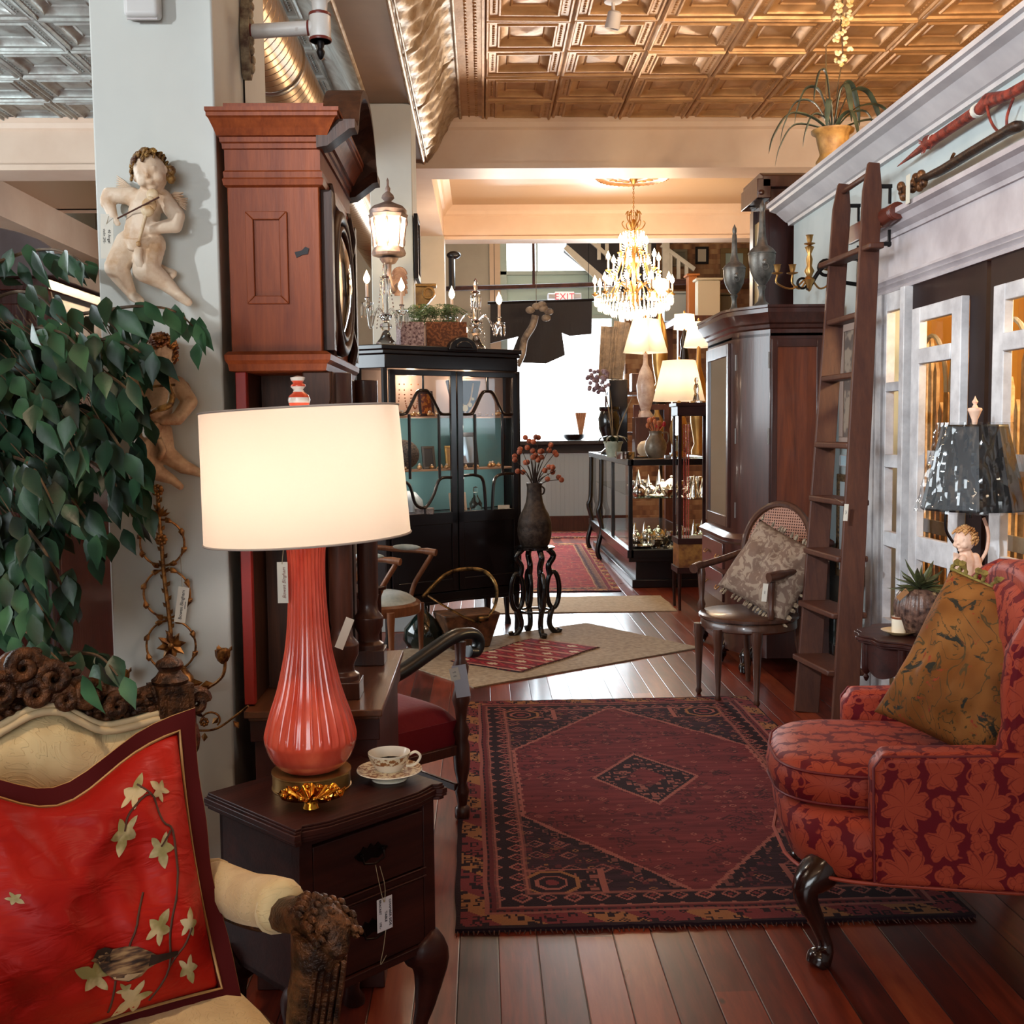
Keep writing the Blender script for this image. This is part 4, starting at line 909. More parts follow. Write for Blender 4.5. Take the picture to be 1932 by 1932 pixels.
b.make('body', skin2, t, rem=.0032, smo=3)
b = TM(); curls(b, hc, .044, Rh, rg, 60); b.make('hair', mott('auburn_gilt_curls', '5e2c10', 'b0702c', 40, .4, .3, bs=.5, lo=.4, hi=.65), t, smooth=80)
b = TM(); wing(b, cp(342, 715, .02), cp(362, 732, .03), .045, -1); b.make('wing', skin2, t, smooth=60)
b = TM(); b.tube(sp3([cp(326, 704, .1), cp(316, 718, .12), cp(324, 745, .12), cp(318, 765, .12), cp(295, 773, .12), cp(280, 780, .11)], 5), [.006]*10+[.009]*10+[.006]*6, 8); b.tube([cp(275, 730, .11), cp(330, 726, .11)], .004, 6); b.make('lyre', hair_m, t, smooth=70)
b = TM()
for k in range(8):
    f = k/7; b.tube(sp3([cp(262+f*4, 795+f*22, .05), cp(285, 805+f*20, .1), cp(312-f*4, 792+f*26, .055)], 4), .010, 6, sy=.7)
b.tube(sp3([cp(300, 830, .09), cp(308, 850, .09), cp(300, 865, .08)], 3), .009, 6); b.make('drapery', skin2, t, smooth=80)
# gilt ring candle sconce
sm = mott('antique_gilt_iron', '4a2a16', 'a8743c', 50, .38, .7, lo=.35, hi=.6)
t = thing('candle_sconce', 'tall gilt metal candle sconce of three leafy rings on the white column', 'candle sconce', cp(310, 1100, 0)); T0 = -V(t.location)
def leafm_(b, c, d, L, w):
    c = V(c); d = V(d).normalized(); s_ = V((-d.z, 0, d.x)); e = c+d*L
    b.add([c, c.lerp(e, .5)+s_*w+V((0, .003, 0)), e, c.lerp(e, .5)-s_*w+V((0, .003, 0)), c.lerp(e, .5)+V((0, -.006, 0)), c.lerp(e, .5)+V((0, .005, 0))], [(0, 1, 4), (1, 2, 4), (2, 3, 4), (3, 0, 4), (1, 0, 5), (2, 1, 5), (3, 2, 5), (0, 3, 5)])
b = TM(); b.tube(sp3([cp(297, 925, .03), cp(300, 975, .03), cp(305, 1030, .035), cp(310, 1090, .035), cp(320, 1170, .035), cp(325, 1230, .035), cp(330, 1285, .04)], 5), .006, 8)
for i in range(26):
    f = i/25; y = 950+f*330; x = 297+f*32; s_ = (-1 if i % 2 else 1); leafm_(b, cp(x, y, .035), V((s_*.6, 0, .8)), .022, .006)
for i in range(7): leafm_(b, cp(301, 975, .035), V((sin((i-3)*.4), 0, cos((i-3)*.4))), .032, .005)
b.make('stem', sm, t, smooth=50)
for k, (cx, cy_, r) in enumerate(((306, 1024, .060), (315, 1120, .063), (323, 1218, .067))):
    b = TM(); c = cp(cx, cy_, .03); b.tube([c+V((r*cos(a), 0, r*1.05*sin(a))) for a in [2*PI*i/36 for i in range(36)]], .0032, 6, closed=True)
    for i in range(8):
        a = 2*PI*(i+.4)/8; p = c+V((r*cos(a), -.002, r*1.05*sin(a))); b.tube([p, p+V((-sin(a), 0, cos(a)))*.012, p+V((-sin(a)*1, 0, cos(a)))*.02+V((cos(a), 0, sin(a)))*.004], [.004, .009, .002], 6)
    b.make('ring', sm, t, smooth=50)
def rosette(b, c, r, n=8):
    for i in range(n): a = 2*PI*i/n; b.ball(V(c)+V((r*.6*cos(a), 0, r*.6*sin(a))), (r*.38, .005, r*.38), 7, 5)
    b.ball(V(c)+V((0, -.006, 0)), r*.25, 7, 5)
b = TM(); rosette(b, cp(297, 925, .035), .018); rosette(b, cp(304, 1018, .045), .018)
for i in range(8): a = 2*PI*i/8+.2; leafm_(b, cp(323, 1218, .05), V((cos(a), 0, sin(a))), .042, .010)
b.ball(cp(323, 1218, .055), .009); b.make('flower', sm, t, smooth=50)
b = TM()
for pts, cup in (([cp(330, 1285, .05), cp(355, 1300, .07), cp(390, 1298, .09), cp(420, 1275, .10), cp(425, 1240, .10)], (421, 1232)), ([cp(325, 1285, .05), cp(295, 1305, .06), cp(262, 1310, .08), cp(235, 1295, .08), cp(228, 1275, .08)], (230, 1268))):
    b.tube(sp3(pts, 5), .0045, 6)
for x, y in ((375, 1296), (352, 1293), (270, 1308)):
    leafm_(b, cp(x, y, .09), V((.9, 0, .15)), .045, .013)
b.tube(sp3([cp(350, 1368, .04), cp(375, 1378, .07), cp(410, 1374, .08), cp(445, 1350, .09), cp(468, 1332, .1)], 5), .0035, 6)
b.tube([cp(398+17*cos(a), 1358+14*sin(a), .08) for a in [PI*.75+2*PI*.75*i/16 for i in range(17)]], .003, 6); b.tube([cp(338, 1370, .04), cp(352, 1368, .04)], .004, 6); b.tube([cp(330, 1285, .04), cp(340, 1372, .04)], .004, 6)
rosette(b, cp(385, 1362, .085), .014); 
for q in ((360, 1380, -.5, -.6), (386, 1382, -.1, -1), (440, 1360, .5, -.7), (400, 1366, .6, .6)): leafm_(b, cp(q[0], q[1], .08), V((q[2], 0, q[3])), .026, .009)
b.tube([cp(345, 1265, .05), cp(352, 1282, .06), cp(362, 1300, .07)], [.012, .02, .012], 8); b.make('arms', sm, t, smooth=50)
for x, y, d in ((420, 1232, .10), (230, 1272, .08)):
    b = TM(); c = cp(x, y, d); b.lathe([(.004, -.03), (.012, -.022), (.018, -.008), (.019, .008), (.013, .012), (.012, -.006), (0, -.008)], 12, o=tuple(c), fl=lambda r, z, q: r*(1+.12*cos(q*6)))
    for i in range(3): a = i*2.1; leafm_(b, c+V((.016*cos(a), .01*sin(a), 0)), V((cos(a)*.5, 0, 1)), .022, .005)
    b.make('candle_cup', sm, t, smooth=50)
cardtag('cream tag with red script lettering hanging on the gilt ring sconce', cp(343, 1141, .05), .030, .098, rot=(0, rad(9), 0), lines=(('Bowen Bingham', 0, .0, .0125, -PI/2), ('antiques', .009, -.0, .006, -PI/2)), cords=[cp(340, 1045, .04), cp(344, 1108, .05)])
# box sensor and light switch
t = thing('thermostat', 'white plastic box at the top of the white column', 'thermostat', cp(274, 5, 0)); MB().box(-.046, .046, -.045, 0, -.05, .14).make('casing', mat('white_plastic', 'cfcfce', .4), t, bev=.012, seg=4); MB().tube([(-.04, -.03, -.052), (.04, -.03, -.052)], .003, 6).make('seam', white_trim, t)
tag(MB().box(-.035, .02, -.008, 0, -.05, .05).make('wall_socket', white_trim, bev=.002, loc=cp(357, 1577, 0)), 'white wall socket plate low on the column behind the red pillow', 'socket')
# red and white pipe lamp on the side of the column
pipe = mott('worn_white_enamel', '8f6a55', 'd9d5d0', 14, .4, lo=.2, hi=.4); redm = mat('faded_red_enamel', '6e2a22', .4)
xs = -.705; t = thing('pipe_wall_lamp', 'worn white and red enamel pipe lamp on a carved bracket above the clock', 'wall lamp', at(455, 60, X=xs)); q0 = V(t.location); dz = 3.18/2050
b = MB(); P_ = [(0, .12), (.02, .05), (.032, .0), (.03, -.05), (.022, -.09), (.018, -.12), (.0, -.142), (-.018, -.12), (-.022, -.09), (-.03, -.05), (-.032, 0), (-.02, .05)]; b.prism(P_, .002, .028, 'x')
for i in range(9): b.ball((.028, .008*sin(i*2), .1-.026*i), (.012, .016, .017), 7, 5)
b.make('carved_bracket', mott('weathered_cream_carving', '5c4030', 'b3a283', 24, .6, bs=.6), t, smooth=60)
b = MB(); b.tube([(.02, 0, 0), (.215, 0, .012)], .021, 16); b.lathe([(.03, -.04), (.032, -.035), (.032, .035), (.029, .04)], 18, o=(.235, 0, .012)); b.lathe([(.022, .045), (.024, .075), (.045, .095), (.048, .11)], 18, o=(.235, 0, .012)); b.make('arm', pipe, t, smooth=50)
b = MB()
for z in (-.036, .036): b.lathe([(.033, z-.004), (.034, z), (.033, z+.004)], 18, o=(.235, 0, .012))
b.lathe([(.022, -.003), (.0235, 0), (.022, .003)], 16, Matrix.Translation((.03, 0, .001)) @ Matrix.Rotation(PI/2, 4, 'Y')); b.lathe([(.022, -.003), (.0235, 0), (.022, .003)], 16, Matrix.Translation((.2, 0, .011)) @ Matrix.Rotation(PI/2, 4, 'Y')); b.lathe([(.038, .095), (.05, .1), (.05, .112)], 18, o=(.235, 0, .012)); b.make('red_bands', redm, t, smooth=40)
b = MB(); b.lathe([(.0, -.095), (.006, -.09), (.011, -.078), (.013, -.07), (.008, -.062), (.009, -.058), (.012, -.05), (.01, -.04)], 14, o=(.235, 0, .012)); b.make('finial', iron, t, smooth=60)
MB().tube([(.004, 0, -.14), (.004, 0, -.3)], .003, 6).make('cord', iron, t)

# ================================================================ LEFT BACK: wardrobe and ficus
t = thing('wardrobe', 'large dark mahogany wardrobe with an arched dusty top behind the ficus', 'wardrobe', (-1.95, 3.95, 0))
gm = wood('gloss_red_mahogany', '2a0e0a', '521c14', .2, 'z', .8, .5)
b = MB(); b.box(-.52, .52, -.3, .3, .1, 2.08); b.box(-.54, .54, -.33, .31, 0, .12); b.box(-.55, .55, -.345, .31, 2.02, 2.06); b.make('body', gm, t, bev=.004)
b = MB(); P_ = [(-.57, 2.06), (.57, 2.06), (.57, 2.12)]+[(.57*cos(a), 2.12+.12*sin(a)) for a in [PI*i/16 for i in range(1, 16)]]+[(-.57, 2.12)]; b.prism(P_, -.36, .31, 'y'); b.prism([(x*1.02, z+.01 if z > 2.1 else z) for x, z in P_], -.385, -.355, 'y'); b.make('arched_top', mott('dusty_dark_varnish', '4a3a3a', '6b5e60', 3, .5), t, bev=.004)
for s_ in (-1, 1):
    b = MB(); b.box(.02*s_ if s_ > 0 else -.49, .49 if s_ > 0 else -.02, -.325, -.3, .16, 1.98); d = b.make('door', gm, t, bev=.004)
    b = MB(); x0_, x1_ = (.08, .43) if s_ > 0 else (-.43, -.08); P_ = [(x0_, .26), (x1_, .26), (x1_, 1.8), ((x0_+x1_)/2, 1.9), (x0_, 1.8)]
    b.tube([(x, -.33, z) for x, z in P_], .012, 6, closed=True); b.make('panel_moulding', gm, d, smooth=40)
    MB().ball((.05*s_, -.335, 1.05), .012).make('knob', brass, d)
b = MB()
for s_ in (-1, 1): b.lathe([(.035, .12), (.04, .2), (.03, .24), (.032, 1.8), (.04, 1.86), (.045, 1.95), (.035, 2.02)], 16, o=(.51*s_, -.31, 0))
b.make('corner_column', gm, t, smooth=60)
# ficus
leafg = mat('ficus_leaf', lambda: ramp(noiz(vec(*tc()), 11, 1)*.6+noiz(vec(*tc()), 3, 1)*.4, [(.36, '16281d'), (.5, '24442f'), (.66, '48754f')]), .42, bump=lambda: noiz(vec(*tc()), 90, 2), bs=.2, bd=.003)
t = thing('ficus_tree', 'leafy artificial ficus tree with drooping green leaves in the left corner', 'ficus', (-1.38, 2.55, 0)); fo = V(t.location)
rg = random.Random(11); b = MB(); br = MB()
def leaf(b, p, d, L, w, rg, nrm=None):
    d = V(d).normalized(); s_ = d.cross(nrm or V((rg.uniform(-.5, .5), -1, rg.uniform(-.5, .3)))).normalized(); n_ = s_.cross(d)
    rows = [(0, .04), (.12, .5), (.3, .98), (.46, .96), (.66, .62), (.84, .24), (1, .0)]; vs = []
    cv = rg.uniform(-.02, .1)
    for f, ww_ in rows:
        c = p+d*L*f+n_*(-cv*L*2*f*f); vs += [c-s_*w*ww_+n_*w*.28*ww_, c+n_*0, c+s_*w*ww_+n_*w*.28*ww_]
    b.add(vs, [(3*i+j, 3*i+j+1, 3*i+j+4, 3*i+j+3) for i in range(6) for j in range(2)])
BR = [([(-60, 520), (40, 478), (110, 472), (165, 500)], 2.75, .7), ([(-60, 590), (20, 552), (75, 560), (120, 610)], 2.7, .6), ([(-60, 700), (90, 610), (200, 585), (270, 578), (335, 590), (385, 640)], 2.62, 1.0),
      ([(-60, 740), (90, 660), (190, 640), (250, 655), (290, 690)], 2.55, 1.3), ([(-60, 780), (80, 700), (180, 700), (245, 740), (275, 800)], 2.5, 1.4), ([(-60, 830), (80, 770), (170, 780), (230, 850), (255, 930)], 2.55, 1.5),
      ([(-60, 900), (60, 840), (150, 860), (215, 910), (250, 975)], 2.6, 1.2), ([(-60, 960), (50, 900), (110, 920), (170, 990), (190, 1040)], 2.5, 1.1), ([(-60, 1040), (20, 980), (70, 1020), (110, 1090), (130, 1150)], 2.42, .9),
      ([(-60, 1090), (10, 1060), (60, 1120), (100, 1190)], 2.4, .8), ([(-60, 1160), (10, 1170), (60, 1200), (110, 1245)], 2.35, .7), ([(100, 1235), (150, 1232), (190, 1240), (222, 1275)], 2.3, .5), ([(-60, 650), (40, 620), (120, 630), (170, 690)], 2.5, 1.2), ([(-60, 720), (20, 720), (90, 760), (140, 850)], 2.42, 1.2), ([(-60, 860), (10, 860), (60, 880), (100, 950)], 2.38, 1.0)]
for pts, yy, den in BR:
    Q = sp3([at(x, y, Y=yy+.12*sin(i*1.7)) for i, (x, y) in enumerate(pts)], 6); br.tube([q-fo for q in Q], [lerp(.006, .0018, i/(len(Q)-1)) for i in range(len(Q))], 5)
    n = int(30*den)
    for i in range(n):
        f = (i+rg.random())/n; k = f*(len(Q)-1); q = Q[int(k)]; tn = (Q[min(int(k)+1, len(Q)-1)]-Q[max(int(k)-1, 0)]).normalized()
        p = q+V((rg.gauss(0, .018), rg.gauss(0, .05), rg.gauss(0, .012)))
        d = tn*rg.uniform(.1, .9)+V((rg.uniform(-.4, .5), rg.uniform(-.45, .2), -rg.uniform(.5, 1.1)))
        leaf(b, p-fo, d, rg.uniform(.065, .095), rg.uniform(.016, .022), rg)
for i in range(400):      # fill of the crown
    x = rg.uniform(-120, 225); y = rg.uniform(620, 1010)
    if x > 235-.35*max(0, y-760) and y > 760: continue
    p = at(x, y, Y=rg.uniform(2.45, 2.85)); d = V((rg.uniform(-.5, .8), rg.uniform(-.5, .3), -rg.uniform(.3, 1.1))); leaf(b, p-fo, d, rg.uniform(.06, .09), rg.uniform(.017, .023), rg)
    br.tube([p-fo, p-fo-d*.03+V((-.05, .02, .03))], .0016, 4)
for i in range(140):
    x = rg.uniform(-120, 70); y = rg.uniform(1000, 1180); p = at(x, y, Y=rg.uniform(2.4, 2.6)); leaf(b, p-fo, V((rg.uniform(-.5, .6), -.2, -rg.uniform(.5, 1.1))), rg.uniform(.06, .09), rg.uniform(.018, .025), rg)
b.make('foliage', leafg, t, smooth=70); br.make('branches', mott('ficus_bark', '4a3626', '6f5a42', 20, .8), t, smooth=70)
b = MB(); b.tube([(0, 0, .25), (.02, .01, .8), (-.03, .0, 1.3), (.02, 0, 1.9)], [.02, .018, .014, .006], 8); b.tube([(.02, .03, .25), (-.02, .03, .8), (.03, .02, 1.3), (-.05, 0, 1.8)], [.016, .014, .011, .005], 8); b.make('trunk', MATS['ficus_bark'], t, smooth=70)
MB().lathe([(0, 0), (.12, 0), (.15, .27), (.165, .28), (.165, .30), (.15, .30), (.14, .26), (0, .25)], 28).make('pot', mat('dark_glazed_pot', '2a211d', .3), t, smooth=40)
# ================================================================ RED WING CHAIR
def dam(nm, c_hi, c_lo, sc=1.0, rough=.5, soft=0):
    def pat():
        u, v, _ = tc('UV'); u = u*(5.0*sc); v = v*(5.0*sc); w0 = vec(u, v)
        wu = (noiz(vec(u, v, 3), 1.6, 1)-.5)*.22; wv = (noiz(vec(u, v, 7), 1.6, 1)-.5)*.22; ser = (noiz(w0, 11, 2)-.5)*.09; out = None; u1 = u+wu; v1 = v+wv
        for ox, oy, s_, n_, ph in ((0, 0, .36, 8, 0), (.5, .5, .29, 5, 1.57), (.5, 0, .15, 3, .5), (0, .5, .17, 4, 0)):
            a = frE(u1+ox)-.5; c = frE(v1+oy)-.5; r = sqE(a*a+c*c*.72); th = atE(a, c)
            lob = s_*.62+absE(sinE(th*(n_/2.0)+ph))*(s_*.34)+ser
            m = step(lob-r, -.008, .010)
            vein = step(absE(sinE(th*(n_/2.0)+ph+r*4)), .03, .16)*.75+.25; rim = step(absE(lob-r-.045), .0, .012)*.5+.5; m = m*mnE(vein, rim)
            out = m if out is None else mxE(out, m)
        cur = absE(voro(vec(u1, v1), 3.1, 0, .9)-.30); tendril = step(cur, .045, .03)*step(noiz(w0, 2.0, 1), .42, .46)
        return mxE(out, tendril*.85)
    def col():
        p = pat(); return mixc(p, c_lo, c_hi)
    return mat(nm, col, lambda: pat()*-.12+rough+.06, bump=lambda: pat()*.5+noiz(vec(*tc('UV')[:2]), 260, 1)*.4, bs=.12, bd=.002, sheen=.03, spec=.2)
dmk = dam('crimson_damask', 'a03e28', '620b16', 1.0, .58)
t = thing('wing_chair', 'crimson damask wing armchair with dark cabriole legs, gold pillow on its seat', 'armchair', (1.355, 3.317, 0), rad(-102.4)); WC = t
b = MB()       # upholstered base: bow fronted
def rr(w, yf, yb, n=40, bow=.0, e=.35):
    P_ = []
    for i in range(n):
        a = 2*PI*i/n; c, s_ = cos(a), sin(a); x = w*abs(c)**e*(1 if c > 0 else -1); y = abs(s_)**e*(1 if s_ > 0 else -1)
        y = lerp(0, -yf, -y) if y < 0 else yb*y
        if s_ < 0: y -= bow*(1-(x/w)**2)
        P_.append((x, y))
    return P_
def loft(b, secs):
    n = len(secs[0][0]); vs = []
    for P_, z in secs: vs += [(x, y, z) for x, y in P_]
    b.add(vs, [(k*n+i, k*n+(i+1) % n, (k+1)*n+(i+1) % n, (k+1)*n+i) for k in range(len(secs)-1) for i in range(n)]+[tuple(range(n-1, -1, -1)), tuple((len(secs)-1)*n+i for i in range(n))])
loft(b, [(rr(.385, .33, .36, bow=.06), .25), (rr(.40, .345, .37, bow=.07), .27), (rr(.41, .355, .37, bow=.08), .33), (rr(.40, .36, .37, bow=.085), .41), (rr(.37, .34, .36, bow=.08), .43)])
b.make('seat_base', dmk, t, smooth=60)
b = MB()
sec = lambda k, e: rr(.305*k, .405*k, .26, bow=.055, e=e)
loft(b, [(sec(.90, .4), .425), (sec(.99, .4), .445), (sec(1.01, .4), .49), (sec(.985, .4), .53), (sec(.93, .42), .55), (sec(.75, .45), .562), (sec(.4, .5), .568)])
c_ = b.make('seat_cushion', dmk, t, smooth=70)
b = MB()
for z, k in ((.532, .987), (.443, .992)): b.tube([(x, y, z) for x, y in sec(k, .4)], .0045, 6, closed=True)
b.make('piping', mat('dark_crimson_cord', '6a1418', .5), c_)
for s_ in (-1, 1):
    b = MB(); x0_, x1_ = (.315, .425) if s_ > 0 else (-.425, -.315)
    out = [(-.185, .26), (-.19, .45), (-.192, .60)]+[(-.175+.03*(1-cos(a)), .605+.035*sin(a)) for a in [PI/2*i/5 for i in range(1, 6)]]+[(.0, .648), (.12, .655), (.36, .66), (.37, .26)]
    b.prism(out, x0_, x1_, 'x'); b.make('arm', dmk, t, bev=.028, seg=5, smooth=60)
    b = MB(); xc = (x0_+x1_)/2
    b.tube([((x1_ if s_ > 0 else x0_)-.006*s_, y, z) for y, z in [(-.18, .27), (-.185, .45), (-.187, .60), (-.165, .632), (0, .64), (.12, .648)]], .004, 6); b.make('arm_piping', MATS['dark_crimson_cord'], t)
    b = MB(); w = [(.14, .63), (.16, .72), (.155, .82), (.165, .93), (.21, 1.02), (.27, 1.075), (.32, 1.10), (.38, 1.10), (.37, .63)]
    b.prism(w, x0_+.015, x1_-.02, 'x'); b.make('wing', dmk, t, bev=.026, seg=5, smooth=60)
b = MB(); P_ = [(-.38, .42), (.38, .42), (.38, .95)]+[(.38*cos(a), .98+.155*sin(a)**.8) for a in [PI*i/16 for i in range(1, 16)]]+[(-.38, .95)]
b.prism(P_, .26, .38, 'y', Matrix.Shear('XZ', 4, (0, 0)) if False else None); o = b.make('back', dmk, t, bev=.035, seg=5, smooth=60)
b = MB()
def fbk(u, v): x = -.29+.58*u; zt = 1.02+.06*sin(PI*u); z = .56+(zt-.56)*v; e = max(0, (1-(2*u-1)**4)*(1-(2*v-1)**4)); return (x, .262-.05*e**.5, z)
b.grid(fbk, 24, 24); b.make('inside_back', dmk, t, smooth=80)
b = MB(); P_ = rr(.412, .357, .372, bow=.08); b.tube([(x, y, .262) for x, y in P_], .006, 6, closed=True); b.make('welt', mat('orange_red_welt', '9c3a26', .5), t)
for sx in (-1, 1):
    b = MB(); pts = sp3([(.33*sx, -.31, .27), (.375*sx, -.365, .215), (.372*sx, -.33, .12), (.37*sx, -.305, .05), (.385*sx, -.325, .018), (.392*sx, -.335, 0)], 5)
    b.tube(pts, [.055, .056, .055, .05, .044, .039, .035, .031, .028, .025, .023, .0215, .0205, .02, .02, .021, .024, .028, .033, .036, .037, .036, .034, .033, .032, .03][:len(pts)], 14); b.make('leg', wood('polished_dark_walnut', '170a08', '331610', .18, 'z', 1, .5), t, smooth=70)
    b = MB(); b.tube([(.32*sx, .30, .28), (.33*sx, .36, .1), (.34*sx, .42, 0)], [.028, .02, .018], 8); b.make('leg', MATS['polished_dark_walnut'], t, smooth=70)
# gold needlepoint pillow
def tap():
    v = vec(*tc()); n1 = noiz(v, 13, 4, .6, 1.2); n2 = noiz(v, 6, 2); vv = voro(v, 9, 0, .8)
    base = mixc(step(n2, .35, .65), '6e4018', '8c5a2a')
    c = mixc(step(n1, .60, .64), base, '2c2a22'); c = mixc(step(sinE(noiz(v, 5, 3, .5, 2)*40), .9, .98), c, '4c3a20'); return mixc(step(noiz(v, 18, 3, .6, .8), .62, .68), c, '8a3420')
tapm = mat('gold_floral_needlepoint', tap, .75, bump=lambda: noiz(vec(*tc()), 70, 3), bs=.3, bd=.004, sheen=.0, spec=.2)
R_ = Matrix.Rotation(rad(-48), 4, 'Z') @ Matrix.Rotation(rad(-27), 4, 'X') @ Matrix.Rotation(rad(15), 4, 'Y')
t = thing('tasselled_pillow', 'gold floral needlepoint pillow with olive tassel trim leaning on the red wing chair', 'pillow', (1.405, 3.215, .57), rot=R_.to_euler())
Pg = cushion('cover', .53, .53, .2, tapm, t, edge=.05, wr=.16, seed=8, n=36)
b = MB(); fr_ = mott('olive_gold_fringe', '5c4a1e', '94803c', 40, .8, bs=.5); rg = random.Random(3)
rimR = [(1, -1+2*i/18) for i in range(19)]; rimT = [(1-2*i/18, 1) for i in range(19)]
b.tube([Pg(*q) for q in rimR+rimT[1:]], .006, 7)
b.make('gimp_cord', fr_, t)
b = MB()
for q in rimR+rimT:
    p = Pg(*q); d = V((q[0], 0, q[1])) if q in rimR else V((.2, -.25, 1)); d = V((1, 0, -.35)) if q in rimR else V((rg.uniform(-.3, .5), -.4, .5)); d.normalize()
    b.tube([p, p+d*.012, p+d*.02, p+d*.05+V((0, 0, -.012))], [.002, .008, .005, .013], 6)
b.make('tassels', fr_, t, smooth=60)

# ================================================================ SMALL TABLE, POT, CUP, LAMP
t = thing('tea_table', 'small dark mahogany table with scalloped apron and drop finials behind the red wing chair', 'table', (1.80, 4.27, 0))
b = MB()
def so(k): return [((.30+.012*cos(12*a))*k*cos(a), (.27+.012*cos(12*a))*k*sin(a)) for a in [2*PI*i/96 for i in range(96)]]
b.prism(so(1), .70, .712, 'z'); b.prism(so(.965), .712, .72, 'z'); b.prism(so(.97), .69, .70, 'z'); b.make('top', mahog, t, bev=.002)
b = MB(); n = 96
vs = []
for k_, zf in ((.90, lambda i: .69), (.90, lambda i: .60-.04*abs(sin(i*2*PI/96*4))), (.87, lambda i: .60-.04*abs(sin(i*2*PI/96*4))), (.87, lambda i: .69)):
    vs += [(.30*k_*cos(2*PI*i/n), .27*k_*sin(2*PI*i/n), zf(i)) for i in range(n)]
b.add(vs, [(r*n+i, r*n+(i+1) % n, ((r+1) % 4)*n+(i+1) % n, ((r+1) % 4)*n+i) for r in range(4) for i in range(n)]); b.make('apron', mahog, t, smooth=40)
for k in range(8):
    a = 2*PI*k/8; b = MB(); b.lathe([(.0, .53), (.006, .535), (.012, .55), (.006, .56), (.018, .575), (.02, .60), (.018, .69)], 10, o=(.268*cos(a), .24*sin(a), 0)); b.make('drop_finial', mahog, t, smooth=50)
b = MB(); b.lathe([(.03, .69), (.03, .6), (.05, .5), (.035, .4), (.028, .3), (.045, .2), (.04, .14)], 20)
for k in range(3): a = 2*PI*k/3+.5; b.tube([(.03*cos(a), .03*sin(a), .18), (.15*cos(a), .15*sin(a), .12), (.26*cos(a), .26*sin(a), .015)], [.025, .02, .018], 8)
b.make('pedestal', mahog, t, smooth=60)
po = (1.735, 4.25, .7205)
t = thing('ribbed_planter', 'round ribbed brown glazed planter with a spiky succulent on the small table', 'planter', po)
MB().lathe([(0, 0), (.05, 0), (.075, .03), (.092, .08), (.095, .12), (.085, .165), (.07, .19), (.062, .19), (.07, .16), (0, .15)], 120, fl=lambda r, z, q: r*(1+(.045*abs(sin(q*13))**.7 if 0.01 < z < .185 else 0))).make('pot', mott('ribbed_brown_glaze', '33221e', '7a5a4c', 40, .3, bs=.3), t, smooth=60)
b = MB(); rg = random.Random(9)
for i in range(34):
    a = rg.uniform(0, 2*PI); e = rg.uniform(.05, 1.2); L = rg.uniform(.08, .15); d = V((cos(a)*cos(e), sin(a)*cos(e), sin(e))); s_ = d.cross(V((0, 0, 1))).normalized(); p = V((0, 0, .185))+d*.02
    b.tube([p, p+d*L*.4+V((0, 0, -.0)), p+d*L*.8+V((0, 0, -.008)), p+d*L+V((0, 0, -.006))], [.008, .013, .008, .001], 5, sy=.4)
b.make('succulent', mott('succulent_green', '2c2a1c', '5c6238', 14, .5), t, smooth=60)
cardtag('small manila tag sticking out of the ribbed planter', at(1703, 1122, Y=4.17), .022, .05, rot=(0, rad(48), 0), col=mat('manila_card', 'a5744a', .8))
cc = at(1697, 1198, Z=.72)
t = thing('saucer', 'small gold-rimmed saucer on the mahogany table behind the wing chair', 'saucer', (cc.x, cc.y, .7205)); MB().lathe([(0, 0), (.035, 0), (.045, .008), (.07, .018), (.072, .020), (.045, .012), (0, .006)], 40).make('dish', mat('cream_gilt_china', 'd8b884', .2, coat=.3), t, smooth=50)
t = thing('coffee_can', 'straight white and gold coffee cup on the small saucer, chipped brown drip down its side', 'cup', (cc.x-.005, cc.y-.005, .729)); MB().lathe([(0, 0), (.026, 0), (.028, .003), (.0285, .068), (.0265, .068), (.0255, .008), (0, .006)], 32).make('cup_body', china, t, smooth=50)
MB().lathe([(.0287, .058), (.0287, .067), (.0265, .0685)], 32, caps=False).make('gilt_rim', mat('rose_gold_rim', '9a5a3c', .3, .6), t, smooth=40); MB().tube(sp3([(.018, -.024, .055), (.021, -.024, .04), (.0195, -.025, .022)], 4), .002, 6).make('handle', mat('brown_glaze_line', '4a2418', .4), t)
# lamp with the plastic-wrapped black shade
t = thing('cherub_table_lamp', 'table lamp with a standing pink cherub and a black shade wrapped in clear plastic', 'lamp', (1.965, 4.30, .7205)); z0 = .7205
pink = mott('peach_bisque', 'd58f6c', 'efc3a8', 10, .45, lo=.25, hi=.5)
b = MB(); b.lathe([(0, 0), (.075, 0), (.075, .012), (.055, .02), (.04, .035), (.045, .045), (0, .045)], 28); b.make('base', brass, t, smooth=40)
b = MB(); Rh = Matrix.Rotation(rad(-62), 4, 'Z') @ Matrix.Rotation(rad(6), 4, 'X'); hc = V((-.045, -.03, .375)); face(b, hc, .042, Rh)
limb(b, [(-.035, -.02, .335), (-.03, -.02, .29), (-.035, -.02, .23), (-.03, -.02, .19)], [.02, .036, .034, .036]); limb(b, [(-.055, -.04, .30), (-.075, -.05, .265), (-.09, -.055, .295), (-.088, -.055, .31)], [.018, .014, .012, .010]); limb(b, [(.0, -.03, .305), (.015, -.04, .25), (.005, -.06, .215)], [.019, .016, .012])
for q in range(4): capsule(b, (-.098+q*.006, -.058, .312), (-.10+q*.007, -.062, .328-q*.002), .004, .0035, 6)
capsule(b, (-.082, -.05, .31), (-.078, -.052, .322), .004, .0035, 6)
limb(b, [(-.045, -.02, .18), (-.05, -.03, .12), (-.04, -.01, .05)], [.03, .024, .016]); limb(b, [(-.015, -.02, .18), (-.005, -.03, .12), (-.01, -.02, .05)], [.03, .024, .016])
b.make('cherub', pink, t, rem=.003, smo=2)
